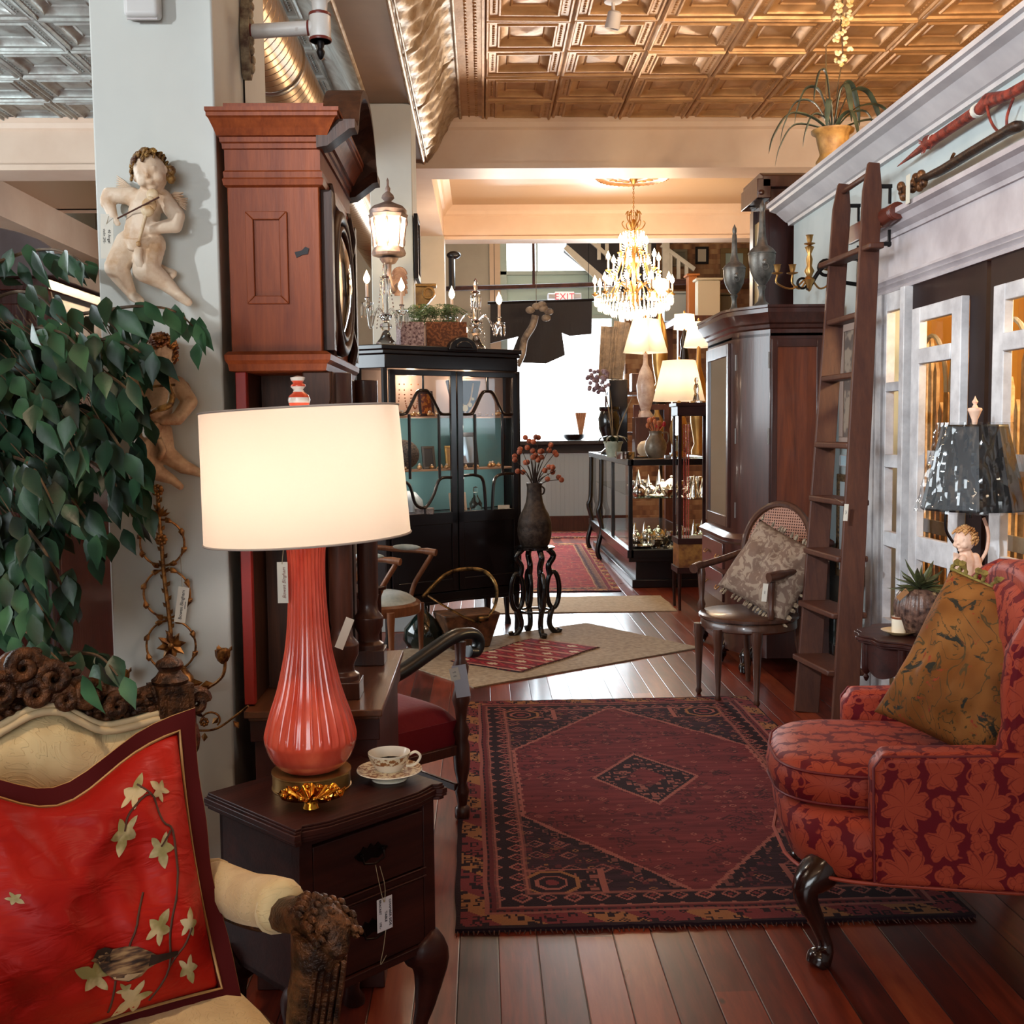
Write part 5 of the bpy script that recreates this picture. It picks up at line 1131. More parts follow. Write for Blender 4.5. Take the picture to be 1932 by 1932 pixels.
b = MB(); curls(b, hc, .046, Rh, random.Random(4), 75); b.make('hair', mott('golden_bisque_curls', 'b06a30', 'e8b478', 30, .45, bs=.4), t, smooth=80)
b = MB(); b.tube(sp3([(.05, .01, .04), (.06, .01, .15), (.03, .0, .26), (.06, 0, .33), (.065, 0, .40), (.045, 0, .46)], 5), .007, 8); b.make('scroll_arm', pink, t, smooth=70)
b = MB(); b.tube(sp3([(-.10, .02, .50), (-.10, .02, .42), (-.075, .02, .37), (-.045, .02, .33), (-.02, .02, .2), (0, .02, .04)], 5), .006, 8); b.tube([(0, .02, .46), (0, .02, .62)], .006, 8); b.make('stem', black_gloss, t, smooth=70)
shb = mat('black_satin_shade', '0c0b0c', .4); SC = (0, 0, .0)
b = MB(); b.lathe([(.205, .495), (.203, .505), (.128, .825), (.126, .835)], 10, fl=lambda r, z, q: r*(1-.02*cos(q*8)), caps=False); o = b.make('shade', shb, t, smooth=30); o.modifiers.new('s', 'SOLIDIFY').thickness = .002
b = MB()
def fpl(u, v):
    a = u*2*PI; z = .488+v*.356; r = lerp(.213, .135, v)*(1+.035*mn.noise(V((cos(a)*3, sin(a)*3, v*2)))+.10*abs(mn.noise(V((cos(a)*5+v*1.5, sin(a)*5, v*1.4))))+.02*mn.noise(V((cos(a)*14, sin(a)*14, v*9)))); return (r*cos(a), r*sin(a), z)
b.grid(fpl, 110, 22, cu=True); b.make('plastic_wrap', glass_mat('clear_cellophane', 'f4f6f8', .05, 1.75), t, smooth=12)
MB().lathe([(.006, .83), (.01, .84), (.012, .855), (.024, .885), (.028, .893), (.026, .9), (.012, .903), (.006, .915), (.012, .925), (.006, .935), (0, .95)], 20).make('finial', pink, t, smooth=60)

# ================================================================ LADDER
A0, A1 = Z5a, Z5b = at(1592, 1385, Z=0), at(1533, 1348, Z=0)
lad = wood('worn_ladder_wood', '3a1a12', '56301f', .5, 'z', 1.2, 0)
t = thing('library_ladder', 'tall tapering wooden library ladder leaning against the blue-grey side wall', 'ladder', (A0.x, A0.y, 0)); L0 = V((A0.x, A0.y, 0))
T_a, T_b = at(1648, 308, X=2.08), at(1591, 348, X=2.08)
F_a, F_b = V((A0.x, A0.y, .0)), V((A1.x-.02, A1.y+.05, .0))
def stringer(f, tp):
    b = MB(); f, tp = f-L0, tp-L0; d = (tp-f).normalized(); n_ = V((1, 0, 0))-d*d.x; n_.normalize(); s_ = d.cross(n_)
    vs = []
    for p, w in ((f, .066), (f.lerp(tp, .95), .05), (tp, .03)):
        for a, c in ((-1, -1), (1, -1), (1, 1), (-1, 1)): vs.append(p+n_*a*w+s_*c*.014)
    b.add(vs, [(0, 3, 2, 1), (8, 9, 10, 11)]+[(k*4+i, k*4+(i+1) % 4, (k+1)*4+(i+1) % 4, (k+1)*4+i) for k in (0, 1) for i in range(4)]); b.make('rail', lad, t, bev=.004)
stringer(F_a, T_a); stringer(F_b, T_b)
steps = [(1300, .0), (1165, 0), (1050, 0), (940, 0), (830, 0), (715, 0), (605, 0)]
H_ = F_a.lerp(T_a, 0)
for i, y in enumerate((1265, 1155, 1045, 937, 828, 715, 603)):
    zt = None
    for k in range(400):
        f = k/400; p = F_a.lerp(T_a, f); 
        if 813-(p.z-1.55)*2050/p.y < y+22 - (22 if y < 813 else 0) : zt = f; break
    a, c = F_a.lerp(T_a, zt)-L0, F_b.lerp(T_b, zt*1.005)-L0; c.z = a.z
    b = MB(); w = lerp(.10, .045, i/6); dx = V((1, 0, 0))
    h = .016
    b.add([a-dx*w+V((0, 0, -h)), a+dx*w+V((0, 0, -h)), c+dx*w+V((0, 0, -h)), c-dx*w+V((0, 0, -h)), a-dx*w+V((0, 0, h)), a+dx*w+V((0, 0, h)), c+dx*w+V((0, 0, h)), c-dx*w+V((0, 0, h))], [(0, 3, 2, 1), (4, 5, 6, 7), (0, 1, 5, 4), (1, 2, 6, 5), (2, 3, 7, 6), (3, 0, 4, 7)])
    b.make('step', lad, t, bev=.008)
ft = .905
for f, nm in ((.9, 1), (.83, 0)):
    pass
a, c = F_a.lerp(T_a, .985)-L0, F_b.lerp(T_b, .985)-L0; MB().tube([a, c], .016, 10).make('top_rung', lad, t)
a, c = F_a.lerp(T_a, .845)-L0, F_b.lerp(T_b, .845)-L0; b = MB(); dv = (a-c).normalized(); b.prism([(-.06, -.1), (.075, -.02), (.075, .02), (-.06, .1)], -.0, .0, 'z')
b = MB(); e1, e2 = a+dv*.11, c-dv*.10; up_ = V((0, 0, .016)); ox = V((-.02, 0, 0))
b.add([e1-ox*2-up_, e1+ox*2-up_, e2+ox*4-up_, e2-ox*1-up_, e1-ox*2+up_, e1+ox*2+up_, e2+ox*4+up_, e2-ox*1+up_], [(0, 3, 2, 1), (4, 5, 6, 7), (0, 1, 5, 4), (1, 2, 6, 5), (2, 3, 7, 6), (3, 0, 4, 7)]); b.make('shelf_board', lad, t, bev=.008)
b = MB()
for q, of in ((T_a, -.12), (T_b, -.12), (T_a, -.42), (T_b, -.42)):
    p = q-L0+V((.03, 0, of)); b.bx((p.x+.03, p.y, p.z), (.08, .02, .02)); b.bx((p.x+.06, p.y, p.z-.045 if of > -.3 else p.z+.03), (.014, .014, .09))
p = (T_a+T_b)/2-L0
b.make('bracket', iron, t, bev=.002)
a, c = T_a-L0+V((.05, -.17, -.29)), T_b-L0+V((.05, .02, -.29)); b = MB(); b.box(a.x-.012, a.x+.012, a.y+.13, c.y, a.z-.05, a.z+.05); b.tube([(a.x+.005, a.y+.13, a.z), (a.x+.005, a.y+.0, a.z+.005)], [.05, .045], 14); b.lathe([(.03, 0), (.045, .005), (.045, .012), (.03, .018), (.045, .03), (.045, .036), (.02, .04)], 16, Matrix.Translation((a.x+.005, a.y-.0, a.z+.005)) @ Matrix.Rotation(PI/2, 4, 'X')); b.make('roller', wood('red_brown_roller', '42180f', '6a2d1c', .35, 'y', 1, .2), t, bev=.003)
q = F_a.lerp(T_a, .36); cardtag('manila tag tied to the near rail of the tall ladder', at(1596, 967, X=q.x-.09), .022, .085, rot=(0, rad(4), 0), lines=(('375-', 0, 0, .012, PI/2),), cords=[at(1575, 940, X=q.x-.07), at(1588, 948, X=q.x-.09)])

# ================================================================ WEAPONS ABOVE THE DOORS
XF = 2.215
def wl(px, py, d=0): return at(px, py, X=XF-d)
t = thing('quiver_spear', 'red leather-wrapped spear sheath with fringe hung high on the side wall', 'spear', wl(1800, 250)); T0 = -V(t.location)
redl = mott('red_worn_leather', '4a1612', '9a3a26', 24, .6, bs=.5)
b = TM(); b.tube([wl(1693, 314, .03), wl(1745, 275, .03), wl(1752, 268, .03), wl(1765, 262, .03), wl(1800, 238, .03), wl(1850, 205, .03), wl(1865, 190, .03), wl(1900, 180, .03), wl(1945, 155, .03)], [.002, .02, .034, .024, .024, .026, .033, .022, .022], 12)
rg = random.Random(1)
for i in range(40): a = rg.uniform(0, 1); p = V(wl(1745, 272, .03)).lerp(wl(1765, 262, .03), a); b.tube([p, p+V((-.02, rg.uniform(.0, .05), rg.uniform(-.05, .03)))], .002, 4)
b.make('sheath', redl, t, smooth=60)
b = TM(); b.tube([wl(1757, 266, .03), wl(1762, 262, .03)], .027, 12); b.tube([wl(1842, 210, .03), wl(1848, 206, .03)], .031, 12); b.make('bone_band', paper, t)
b = TM(); b.tube(sp3([wl(1862, 200, .05), wl(1868, 225, .05), wl(1880, 245, .04), wl(1898, 255, .04), wl(1900, 220, .05), wl(1912, 185, .05)], 5), .006, 6); b.make('strap', redl, t)
t = thing('sheathed_sabre', 'dark sheathed sabre with ornate hilt lying along the door cornice', 'sabre', wl(1800, 310)); T0 = -V(t.location)
dkm = mott('dark_tooled_scabbard', '1c1210', '4a3324', 30, .4, .3, bs=.4)
b = TM(); b.tube(sp3([wl(1735, 340, .05), wl(1775, 322, .05), wl(1820, 295, .05), wl(1870, 265, .05), wl(1905, 245, .05), wl(1925, 236, .05)], 5), [.026]*4+[.03]*16+[.032, .034, .034, .034, .03, .01], 10, sy=.7); b.make('scabbard', dkm, t, smooth=60)
b = TM(); 
for x, y in ((1725, 345), (1728, 336), (1738, 330), (1742, 345), (1722, 355), (1703, 362), (1700, 352), (1735, 352), (1705, 370)): b.ball(wl(x, y, .06), (.022, .026, .026), 8, 6)
b.tube(sp3([wl(1700, 365, .06), wl(1712, 355, .06), wl(1730, 345, .06)], 4), .016, 8); b.tube([wl(1790, 318, .06), wl(1797, 295, .06), wl(1800, 290, .06)], .008, 6); b.make('hilt', mott('bronze_hilt', '2a1810', '8a5c38', 30, .4, .6), t, smooth=60)
cardtag('small white tag on the sabre hilt', wl(1713, 357, .11), .05, .14, rot=(0, 0, rad(90)), col=mat('bright_card', 'c8c4b4', .8))

# ================================================================ ORCHID URN ON THE CORNICE
oc = V((2.31, 7.2, 3.152)); t = thing('urn_planter', 'gilded fluted urn holding a tall cream orchid on top of the wall cornice', 'planter', oc)
MB().lathe([(0, 0), (.07, 0), (.075, .015), (.05, .03), (.055, .05), (.095, .09), (.102, .13), (.085, .165), (.08, .18), (.098, .25), (.108, .30), (.135, .315), (.138, .33), (.12, .33), (.1, .3), (0, .29)], 60, fl=lambda r, z, q: r*(1+(.04*abs(sin(q*14)) if .04 < z < .165 else 0))).make('urn', mott('antique_gold_paint', '6a4a24', '9a7540', 12, .55, .1), t, smooth=50)
rg = random.Random(21); b = MB()
for i, (dx, h, L) in enumerate(((-.42, .10, 1), (-.30, .22, 1), (-.22, .30, .9), (-.12, .40, .8), (.08, .28, .9), (.2, .34, 1), (.34, .3, 1.0), (.42, .18, 1), (-.18, .12, .8), (.25, .12, .9), (.1, .1, .8), (-.05, .2, .7), (-.34, .06, 1), (.3, .05, .9))):
    yy = rg.uniform(-.15, .15); q = sp3([(0, 0, .31), (dx*.35, yy*.5, .31+h*.9), (dx*.75, yy, .31+h), (dx, yy*1.2, .31+h-.14*L), (dx*1.08, yy*1.3, .31+h-.26*L)], 5)
    b.tube(q, [lerp(.012, .021, min(1, k/8)) if k < 14 else lerp(.021, .002, (k-14)/6) for k in range(21)][:len(q)], 5, sy=.25)
b.make('leaves', mott('dark_orchid_leaf', '1f2620', '3c4638', 12, .4), t, smooth=60)
b = MB(); sp_ = sp3([(.02, 0, .32), (.03, 0, .6), (.06, 0, .8), (.04, -.02, 1.0), (.05, -.02, 1.16)], 6); b.tube(sp_, .0045, 6); b.tube([(-.04, 0, .32), (-.05, 0, .86)], .004, 6); b.make('stem', mott('orchid_stem', '4a3222', '5c5030', 8, .6), t)
b = MB()
for i in range(30):
    k = rg.uniform(.48, 1); p = sp_[int(k*(len(sp_)-1))]+V((rg.uniform(-.05, .05), rg.uniform(-.04, .02), rg.uniform(-.02, .02)))
    for j in range(4): a = rg.uniform(0, 6.3); b.ball(p+V((.012*cos(a), -.004, .012*sin(a))), (.013, .006, .013), 6, 4)
b.make('blossoms', mott('cream_orchid_blossom', 'b89a5c', 'e4dcbc', 20, .6), t, smooth=70)
tag(MB().ball((0, 0, 0), (.05, .04, .03)).make('red_ornament', redl, loc=(2.3, 5.7, 3.17), smooth=60), 'small dark red ornament lying on top of the side wall cornice', 'ornament')
# brass wall candelabra
c = V((2.2, 6.45, 2.45)); t = thing('wall_candelabra', 'brass candelabra on a black scrolled iron wall bracket above the corner cupboard', 'candelabra', c)
b = MB(); b.prism([(-.02, -.15), (.02, -.15), (.03, 0), (.02, .1), (-.02, .1), (-.03, 0)], 0.03, .05, 'x'); b.tube(sp3([(.03, 0, -.06), (-.1, 0, -.03), (-.15, 0, .05), (-.2, 0, .02), (-.25, 0, -.06), (-.25, 0, -.06), (-.27, 0, -.09)], 5), .012, 8)
b.tube([(-.16+.045*cos(a), 0, .04+.045*sin(a)) for a in [2*PI*i/16 for i in range(16)]], .010, 6, closed=True); b.tube([(-.30+.03*cos(a), 0, -.05+.03*sin(a)) for a in [2*PI*i/14 for i in range(14)]], .008, 6, closed=True); b.make('bracket', iron, t, smooth=60)
b = MB(); b.lathe([(.0, -.1), (.012, -.09), (.02, -.06), (.035, -.03), (.015, -.01), (.03, .02), (.015, .05), (.02, .09), (.01, .12), (.028, .16), (.01, .17)], 16, o=(-.26, 0, 0)); b.make('stem', brass, t, smooth=60)
for dx, z in ((-.19, .0), (.12, .02), (0, .17), (-.1, -.0)):
    b = MB()
    if dx: b.tube(sp3([(-.26, 0, 0), (-.26+dx*.5, 0, -.08), (-.26+dx, 0, -.05), (-.26+dx, 0, z)], 5), .006, 6)
    b.lathe([(.004, z), (.032, z+.008), (.034, z+.012), (.01, z+.014), (.016, z+.03), (.02, z+.055), (.024, z+.06), (.01, z+.06)], 14, o=(-.26+dx, 0, 0)); b.make('candle_arm', brass, t, smooth=60)
# ================================================================ RUGS
def rugmat(nm, hw, hl, q, field, dark, rose, gold_, med=True, stripes=False):
    def col():
        X, Y_, _ = tc(); wob = noiz(vec(X, Y_), 3, 1)*.02-.01
        x = flE((X+wob)/q)*q; y = flE((Y_+wob)/q)*q; ax, ay = absE(x), absE(y)
        de = mnE(hw-ax, hl-ay)
        v = vec(x, y)
        d1 = voro(v, 9, 0, .35, 'MANHATTAN'); d2 = voro(v, 17, 0, .5, 'MANHATTAN'); d3 = voro(v, 30, 0, .6, 'CHEBYCHEV'); cc_ = voro(v, 17, 1, .5)
        def band(d, c, w): return absE(d-c) < w
        small = mxE(band(d2, .30, .05), d2 < .10); big = mxE(band(d1, .42, .045), band(d1, .16, .05)); fine = band(d3, .3, .07)
        abr = noiz(vec(X*1.2, Y_*9), 3, 4)
        fld = mixc(step(abr, .35, .65), field[0], field[1])
        fld = mixc(mnE(small, noiz(v, 6, 1) > .40)*.9, fld, rose); fld = mixc(mnE(big, noiz(v, 5, 1) > .5)*.7, fld, dark); fld = mixc(mnE(fine, noiz(vec(y, x), 5, 1) > .54)*.55, fld, dark)
        bg = mixc(step(abr, .3, .7), dark, '3a2129'); bg = mixc(big*.75, bg, rose); bg = mixc(mnE(small, d1 > .45)*.8, bg, gold_); bg = mixc(mnE(fine, cc_ > .6)*.5, bg, field[1])
        c = bg
        if med:
            m = mnE(.56-ax, (1.216-ay-ax*1.367)*.59)
            zig = m+absE(frE((x+y*1.0)*14)-.5)*.018
            c = mixc(zig > -.05, c, dark); c = mixc(mnE(zig > -.05, fine)*.5, c, rose); c = mixc(zig > -.008, c, rose); c = mixc(zig > .008, c, fld)
            dm = 1-ax/.24-ay/.36; c = mixc(dm > 0, c, rose); c = mixc(dm > .08, c, dark); c = mixc(mnE(dm > .14, mxE(small, fine))*.8, c, rose); c = mixc(dm > .62, c, fld)
        if med is False:
            c = fld
        if med:
            qx, qy = absE(ax-.50), absE(ay-1.10); bx_ = mxE(qx*.62, qy); oc_ = mxE(mxE(qx, qy), (qx+qy)*.7); c = mixc(bx_ < .115, c, dark); c = mixc(mnE(bx_ < .112, fine)*.8, c, rose); c = mixc(absE(bx_-.11) < .006, c, rose); c = mixc(oc_ < .095, c, dark); c = mixc(absE(oc_-.09) < .007, c, gold_); c = mixc(absE(oc_-.05) < .006, c, rose); c = mixc(oc_ < .022, c, field[1])
        # borders
        i1 = step(absE(de-.235), .009, .006); i2 = step(absE(de-.095), .008, .005); i3 = step(absE(de-.135), .006, .004)
        hexb = voro(vec(x, y), 11.5, 0, 0.0, 'MANHATTAN'); gb = mixc(band(hexb, .35, .07), dark, rose); gb = mixc(hexb < .14, gb, field[1])
        c = mixc(de < .235, c, gb)
        s_ = frE((x+y)*3.1); blk = mixc(s_ > .55, field[1], gold_); blk = mixc(mxE(fine, small), blk, dark); blk = mixc(noiz(vec(flE(x*5), flE(y*5)), 9, 0) > .52, blk, mixc(fine, dark, rose))
        c = mixc(de < .135, c, mixc(band(voro(vec(x, y), 22, 0, .1, 'CHEBYCHEV'), .25, .08), field[0], dark)); c = mixc(de < .09, c, blk); c = mixc(mxE(i1, mxE(i2, i3))*.8, c, rose); c = mixc(de < .012, c, dark)
        return mixc(noiz(vec(X, Y_), 200, 2)*.35, c, dark)
    return mat(nm, col, .95, bump=lambda: noiz(vec(*tc()), 160, 3), bs=.5, bd=.004, spec=.15)
def rug(name, label, cx, cy_, w, l, rz, m, th=.009, z=0, wav=.004, seed=0, fringe=True, cat='rug'):
    t = thing(name, label, cat, (cx, cy_, z+.001), rad(rz)); b = MB(); nx, ny = 40, 60
    def e(u, v): return .006*mn.noise(V((v*14, seed, u)))
    def f(u, v, zz):
        x = (u-.5)*w; y = (v-.5)*l; x += .012*mn.noise(V((v*3+seed, 0, 1)))+(e(u, v) if u in (0, 1) else 0); y += .02*mn.noise(V((u*3, seed, 2)))*(1 if v > .5 else .6)+(.006*mn.noise(V((u*40, 2, seed))) if v in (0, 1) else 0)
        return (x, y, zz+(abs(mn.noise(V((u*4, v*6, seed))))*wav if zz > 0 else 0))
    b.grid(lambda u, v: f(u, v, th), nx, ny); b.grid(lambda u, v: f(u, v, 0), nx, ny)
    for s_ in (0, 1):
        b.grid(lambda u, v: f(u, s_, v*th), nx, 2); b.grid(lambda u, v: f(s_, u, v*th), ny, 2)
    b.make('pile', m, t, smooth=50, weld=.0004)
    if fringe:
        b = MB(); rg = random.Random(seed)
        for s_ in (0, 1):
            for i in range(int(w/.016)):
                u = (i+.5)/int(w/.016); p = V(f(u, s_, .003)); b.tube([p, p+V((rg.uniform(-.006, .006), (.018+rg.random()*.01)*(1 if s_ else -1), -.001))], [.003, .0015], 4)
        b.make('fringe', mott('dark_rug_fringe', '2a1818', '6e4436', 60, .9), t)
    return t
R1 = rugmat('red_persian_wool', .82, 1.42, .0075, ('5c2426', '743031'), '26161b', '96584e', '94623e')
rug('persian_rug', 'large worn dark red Persian rug with a hexagonal medallion on the wooden floor', .70, 4.69, 1.64, 2.84, .7, R1, th=.012, seed=1)
R2 = rugmat('bright_red_oriental_wool', .68, 2.2, .012, ('7e1f22', '9c3a2e'), '3a1a1e', 'b08058', 'c08a4c', med=False)
rug('oriental_rug', 'bright red oriental rug running beside the glass display case', .70, 12.5, 1.34, 4.4, -1.5, R2, th=.01, seed=2, fringe=False)
R3 = rugmat('far_red_wool', 1.0, .5, .012, ('6a2024', '7e3030'), '2a1518', 'a57a5c', 'a8743f', med=False)
rug('oriental_rug', 'small red oriental rug lying below the far window', 1.3, 15.95, 1.9, .9, 0, R3, th=.01, seed=5, fringe=False)
jute = mott('beige_jute_weave', '8a7660', 'a8957c', 30, .9, bs=.5, bd=.004, det=5)
rug('beige_rug', 'plain beige rug lying slantwise on the floor under the small striped rug', .37, 7.53, 1.93, 1.26, 34.4, jute, th=.008, seed=3, fringe=False)
rug('beige_runner', 'narrow pale beige runner in front of the bright red oriental rug', .86, 9.55, 1.56, .86, 0, mott('pale_beige_weave', 'b09c80', 'c6b498', 26, .9, bs=.4), th=.007, seed=4, fringe=False)
def kil():
    x, y, _ = tc(); q = .012; X = flE(x/q)*q; Y_ = flE(y/q)*q
    s_ = frE(X/.155); c = mixc(step(absE(s_-.5), .34, .38), '6e1220', '2c1420'); c = mixc(absE(absE(s_-.5)-.46) < .05, c, 'b07868')
    d = absE(s_-.5)*1.1+absE(frE(Y_/.24+flE(X/.155)*.5)-.5); c = mixc(d < .22, c, 'c8b49a'); c = mixc(absE(d-.42) < .07, c, '9c2430'); return c
kc = [at(*p, Z=.012) for p in ((988, 1201), (1120, 1218), (983, 1271), (874, 1258))]
kk = sum(kc, V())/4; rug('kilim_rug', 'small maroon striped kilim with cream diamonds lying on the slanted beige rug', kk.x, kk.y, .95, .56, 52, mat('maroon_kilim_wool', kil, .95, bump=lambda: noiz(vec(*tc()), 90, 2), bs=.4), th=.005, z=.0125, wav=.0, seed=6)

# ================================================================ BLACK DISPLAY CABINET
t = thing('china_cabinet', 'black lacquered display cabinet with arched crest, glass doors and lit shelves of jewellery', 'display cabinet', (-.20, 8.05, 0), rad(34.7)); CB = t
blk = mat('black_painted_wood', '120b0d', .3, coat=.3, bump=lambda: noiz(vec(*tc()), 20, 2), bs=.04)
teal = mat('teal_cabinet_lining', hx('6a9ba2'), .7)
fp = [(-.58, 0), (.58, 0), (.70, .22), (.70, .33), (-.70, .33), (-.70, .22)]
def sc_(P_, k): return [(x*k, y-(k-1)*.3) for x, y in P_]
b = MB(); b.prism(sc_(fp, 1.0), 2.0, 2.10, 'z'); b.prism(sc_(fp, 1.03), 2.10, 2.13, 'z'); b.prism(sc_(fp, 1.05), 2.13, 2.165, 'z'); b.make('cornice', blk, t, bev=.006)
b = MB(); b.prism([(.065+.125*cos(a), 2.14+.10*sin(a)) for a in [PI*i/20 for i in range(21)]], -.035, .02, 'y'); b.prism([(.065+.07*cos(a), 2.16+.05*sin(a)) for a in [PI*i/20 for i in range(21)]], -.05, -.03, 'y'); b.make('arched_crest', blk, t, bev=.006)
b = MB(); b.prism(fp, .30, .36, 'z'); b.box(-.68, .68, .318, .33, .36, 2.0); b.box(-.58, .58, .02, .32, .92, .945); b.prism([(-.70, .22), (-.70, .33), (-.67, .33), (-.67, .22)], .36, 2.0, 'z'); b.prism([(.70, .22), (.70, .33), (.67, .33), (.67, .22)], .36, 2.0, 'z')
b.box(-.60, -.565, -.0, .03, .36, 2.0); b.box(.565, .60, -.0, .03, .36, 2.0); b.box(-.70, -.66, .2, .23, .36, 2.0); b.box(.66, .70, .2, .23, .36, 2.0)
b.add([(-.59, .0, .36), (-.69, .22, .36), (-.69, .22, .93), (-.59, .0, .93)], [(0, 1, 2, 3)]); b.add([(.59, .0, .36), (.69, .22, .36), (.69, .22, .93), (.59, .0, .93)], [(0, 1, 2, 3)]); b.prism([(-.62, .30), (.62, .30), (.5, .27), (0, .285), (-.5, .27)], -.002, .03, 'y')
b.make('carcass', blk, t, bev=.003)
MB().box(-.66, .66, .31, .316, .95, 1.66).make('back_lining', teal, t, smooth=0)
MB().box(-.66, .66, .31, .316, 1.66, 2.0).make('upper_lining', mott('pinkish_silk', 'a8938c', 'b8a49c', 5, .7), t, smooth=0)
for z in (1.265, 1.655):
    b = MB(); b.prism([(-.565, .03), (.565, .03), (.655, .22), (.655, .31), (-.655, .31), (-.655, .22)], z-.005, z+.005, 'z'); b.make('shelf', mat('pale_lined_shelf', 'c9a890', .5), t, smooth=0)
for s_ in (-1, 1):
    x0_, x1_ = (-.565, .0) if s_ < 0 else (.005, .565); x0_ += .004
    b = MB(); g0, g1 = x0_+.05, x1_-.05
    b.box(x0_, g0, -.022, .0, .37, 1.99); b.box(g1, x1_, -.022, .0, .37, 1.99); b.box(x0_, x1_, -.022, .0, 1.95, 1.99); b.box(x0_, x1_, -.02, -.0, .37, .46); b.box(x0_, x1_, -.022, .0, .87, .955); b.box(g0, g1, -.012, -.004, .44, .9)
    d = b.make('door', blk, t, bev=.004)
    b = MB(); cx = (g0+g1)/2; w = (g1-g0)
    b.tube([(cx, -.014, 1.95), (cx, -.014, 1.84)], .008, 6)
    b.tube(sp3([(g0, -.014, 1.675), (g0+.08*1, -.014, 1.678), (cx-.11, -.014, 1.73), (cx-.05, -.014, 1.83), (cx, -.014, 1.845), (cx+.05, -.014, 1.83), (cx+.11, -.014, 1.73), (g1-.08, -.014, 1.678), (g1, -.014, 1.675)], 5), .012, 6)
    for x in (cx-.12, cx+.13): b.tube([(x, -.014, 1.675), (x, -.014, 1.21)], .011, 6)
    if s_ < 0: b.tube(sp3([(g0, -.014, 1.20), (cx-.13, -.014, 1.17), (cx-.08, -.014, 1.03), (cx, -.014, 1.0), (cx+.07, -.014, 1.08), (cx+.13, -.014, 1.20), (g1, -.014, 1.21)], 5), .012, 6); b.tube([(cx, -.014, 1.0), (cx, -.014, .95)], .007, 6)
    else:
        b.tube(sp3([(g0, -.014, 1.22), (cx-.12, -.014, 1.22), (cx-.05, -.014, 1.17), (cx-.03, -.014, .95)], 5), .012, 6); b.tube(sp3([(g1, -.014, 1.22), (cx+.12, -.014, 1.22), (cx+.05, -.014, 1.17), (cx+.03, -.014, .95)], 5), .012, 6)
    b.make('glazing_bars', blk, d, smooth=60)
    MB().box(g0, g1, -.008, -.005, .95, 1.95).make('glass', pane, d, smooth=0)
b = MB(); b.add([(-.59, .0, .95), (-.69, .22, .95), (-.69, .22, 1.95), (-.59, .0, 1.95)], [(0, 1, 2, 3)]); b.make('side_glass', pane, t, smooth=0)
for x, y in ((-.57, .04), (-.25, .04), (.3, .04), (.58, .05), (-.66, .29), (.66, .29)):
    b = MB(); b.tube([(x, y, .30), (x, y, .2), (x*1.01, y, .08), (x*1.02, y, .03), (x*1.02, y, 0)], [.03, .024, .018, .026, .028], 10); b.make('leg', blk, t, smooth=60)
point('cabinet_shelf_light', CB.location+Matrix.Rotation(rad(34.7), 4, 'Z').to_3x3() @ V((-.25, .2, 1.93)), 2.5, WARM2, .03); point('cabinet_shelf_light', CB.location+Matrix.Rotation(rad(34.7), 4, 'Z').to_3x3() @ V((.25, .2, 1.93)), 2.5, WARM2, .03)
for x_ in (-.3, .3):
    for z_ in (1.6, 1.21): point('cabinet_shelf_light', CB.location+Matrix.Rotation(rad(34.7), 4, 'Z').to_3x3() @ V((x_, .06, z_)), 1.1, (1, .9, .78), .02)
MC = Matrix.Translation(CB.location) @ Matrix.Rotation(rad(34.7), 4, 'Z')
def inC(x, y, z): return MC @ V((x, y, z))
def frameobj(name, label, cat, loc, rz, w, h, m1, m2, tilt=8, g=None, arch=False):
    t = thing(name, label, cat, loc, rot=(rad(-tilt), 0, rz), group=g); b = MB(); f = min(w, h)*.16
    b.box(-w/2, w/2, -.006, .006, 0, f); b.box(-w/2, w/2, -.006, .006, h-f, h); b.box(-w/2, -w/2+f, -.006, .006, f, h-f); b.box(w/2-f, w/2, -.006, .006, f, h-f); b.make('frame', m1, t, bev=.002)
    MB().box(-w/2+f, w/2-f, -.002, .004, f, h-f).make('picture', m2, t, smooth=0); return t
rc = rad(34.7)
frameobj('photo_frame', 'small orange and brown picture frame on the top lit shelf of the black cabinet', 'picture frame', inC(-.13, .18, 1.662), rc, .13, .19, mahog, mat('amber_print', lambda: mixc(noiz(vec(*tc()), 30, 2) > .5, 'c07a30', '7c3a1c'), .6))
frameobj('photo_frame', 'small dark framed card on the middle shelf behind the left glass door', 'picture frame', inC(-.14, .14, 1.272), rc, .11, .17, mat('pewter_frame', '5c5854', .4, .5), mat('grey_print', '3a3c40', .6))
frameobj('photo_frame', 'tiny gold picture on the middle shelf behind the right glass door', 'picture frame', inC(.07, .16, 1.272), rc, .10, .17, brass, mat('yellow_print', 'a8885a', .6))
t = frameobj('table_mirror', 'silver arched table mirror on the middle shelf of the black cabinet', 'mirror', inC(.24, .2, 1.272), rc, .21, .27, mat('dark_pewter', '4a4644', .35, .7), mat('pale_blue_mirror', 'b4c4cc', .1, .6))
frameobj('photo_frame', 'square frame with a red picture on the bottom shelf of the black cabinet', 'picture frame', inC(.10, .12, .948), rc, .15, .14, mat('cream_frame', 'b8a694', .5), mat('red_print', 'c03a2e', .6))
t = thing('necklace_bust', 'black velvet necklace bust with gold disc necklace on the top shelf', 'necklace display', inC(.17, .16, 1.662), rc)
b = MB(); b.prism([(-.14, .27), (.16, .27), (.12, .12), (.03, .01), (-.03, .01), (-.10, .12)], -.03, .02, 'y'); b.make('bust', mat('black_velvet', '171214', .9, sheen=.2), t, bev=.01)
b = MB(); b.tube(sp3([(-.08, -.035, .26), (-.05, -.036, .14), (.0, -.037, .075), (.05, -.036, .12), (.08, -.035, .25)], 5), .007, 6)
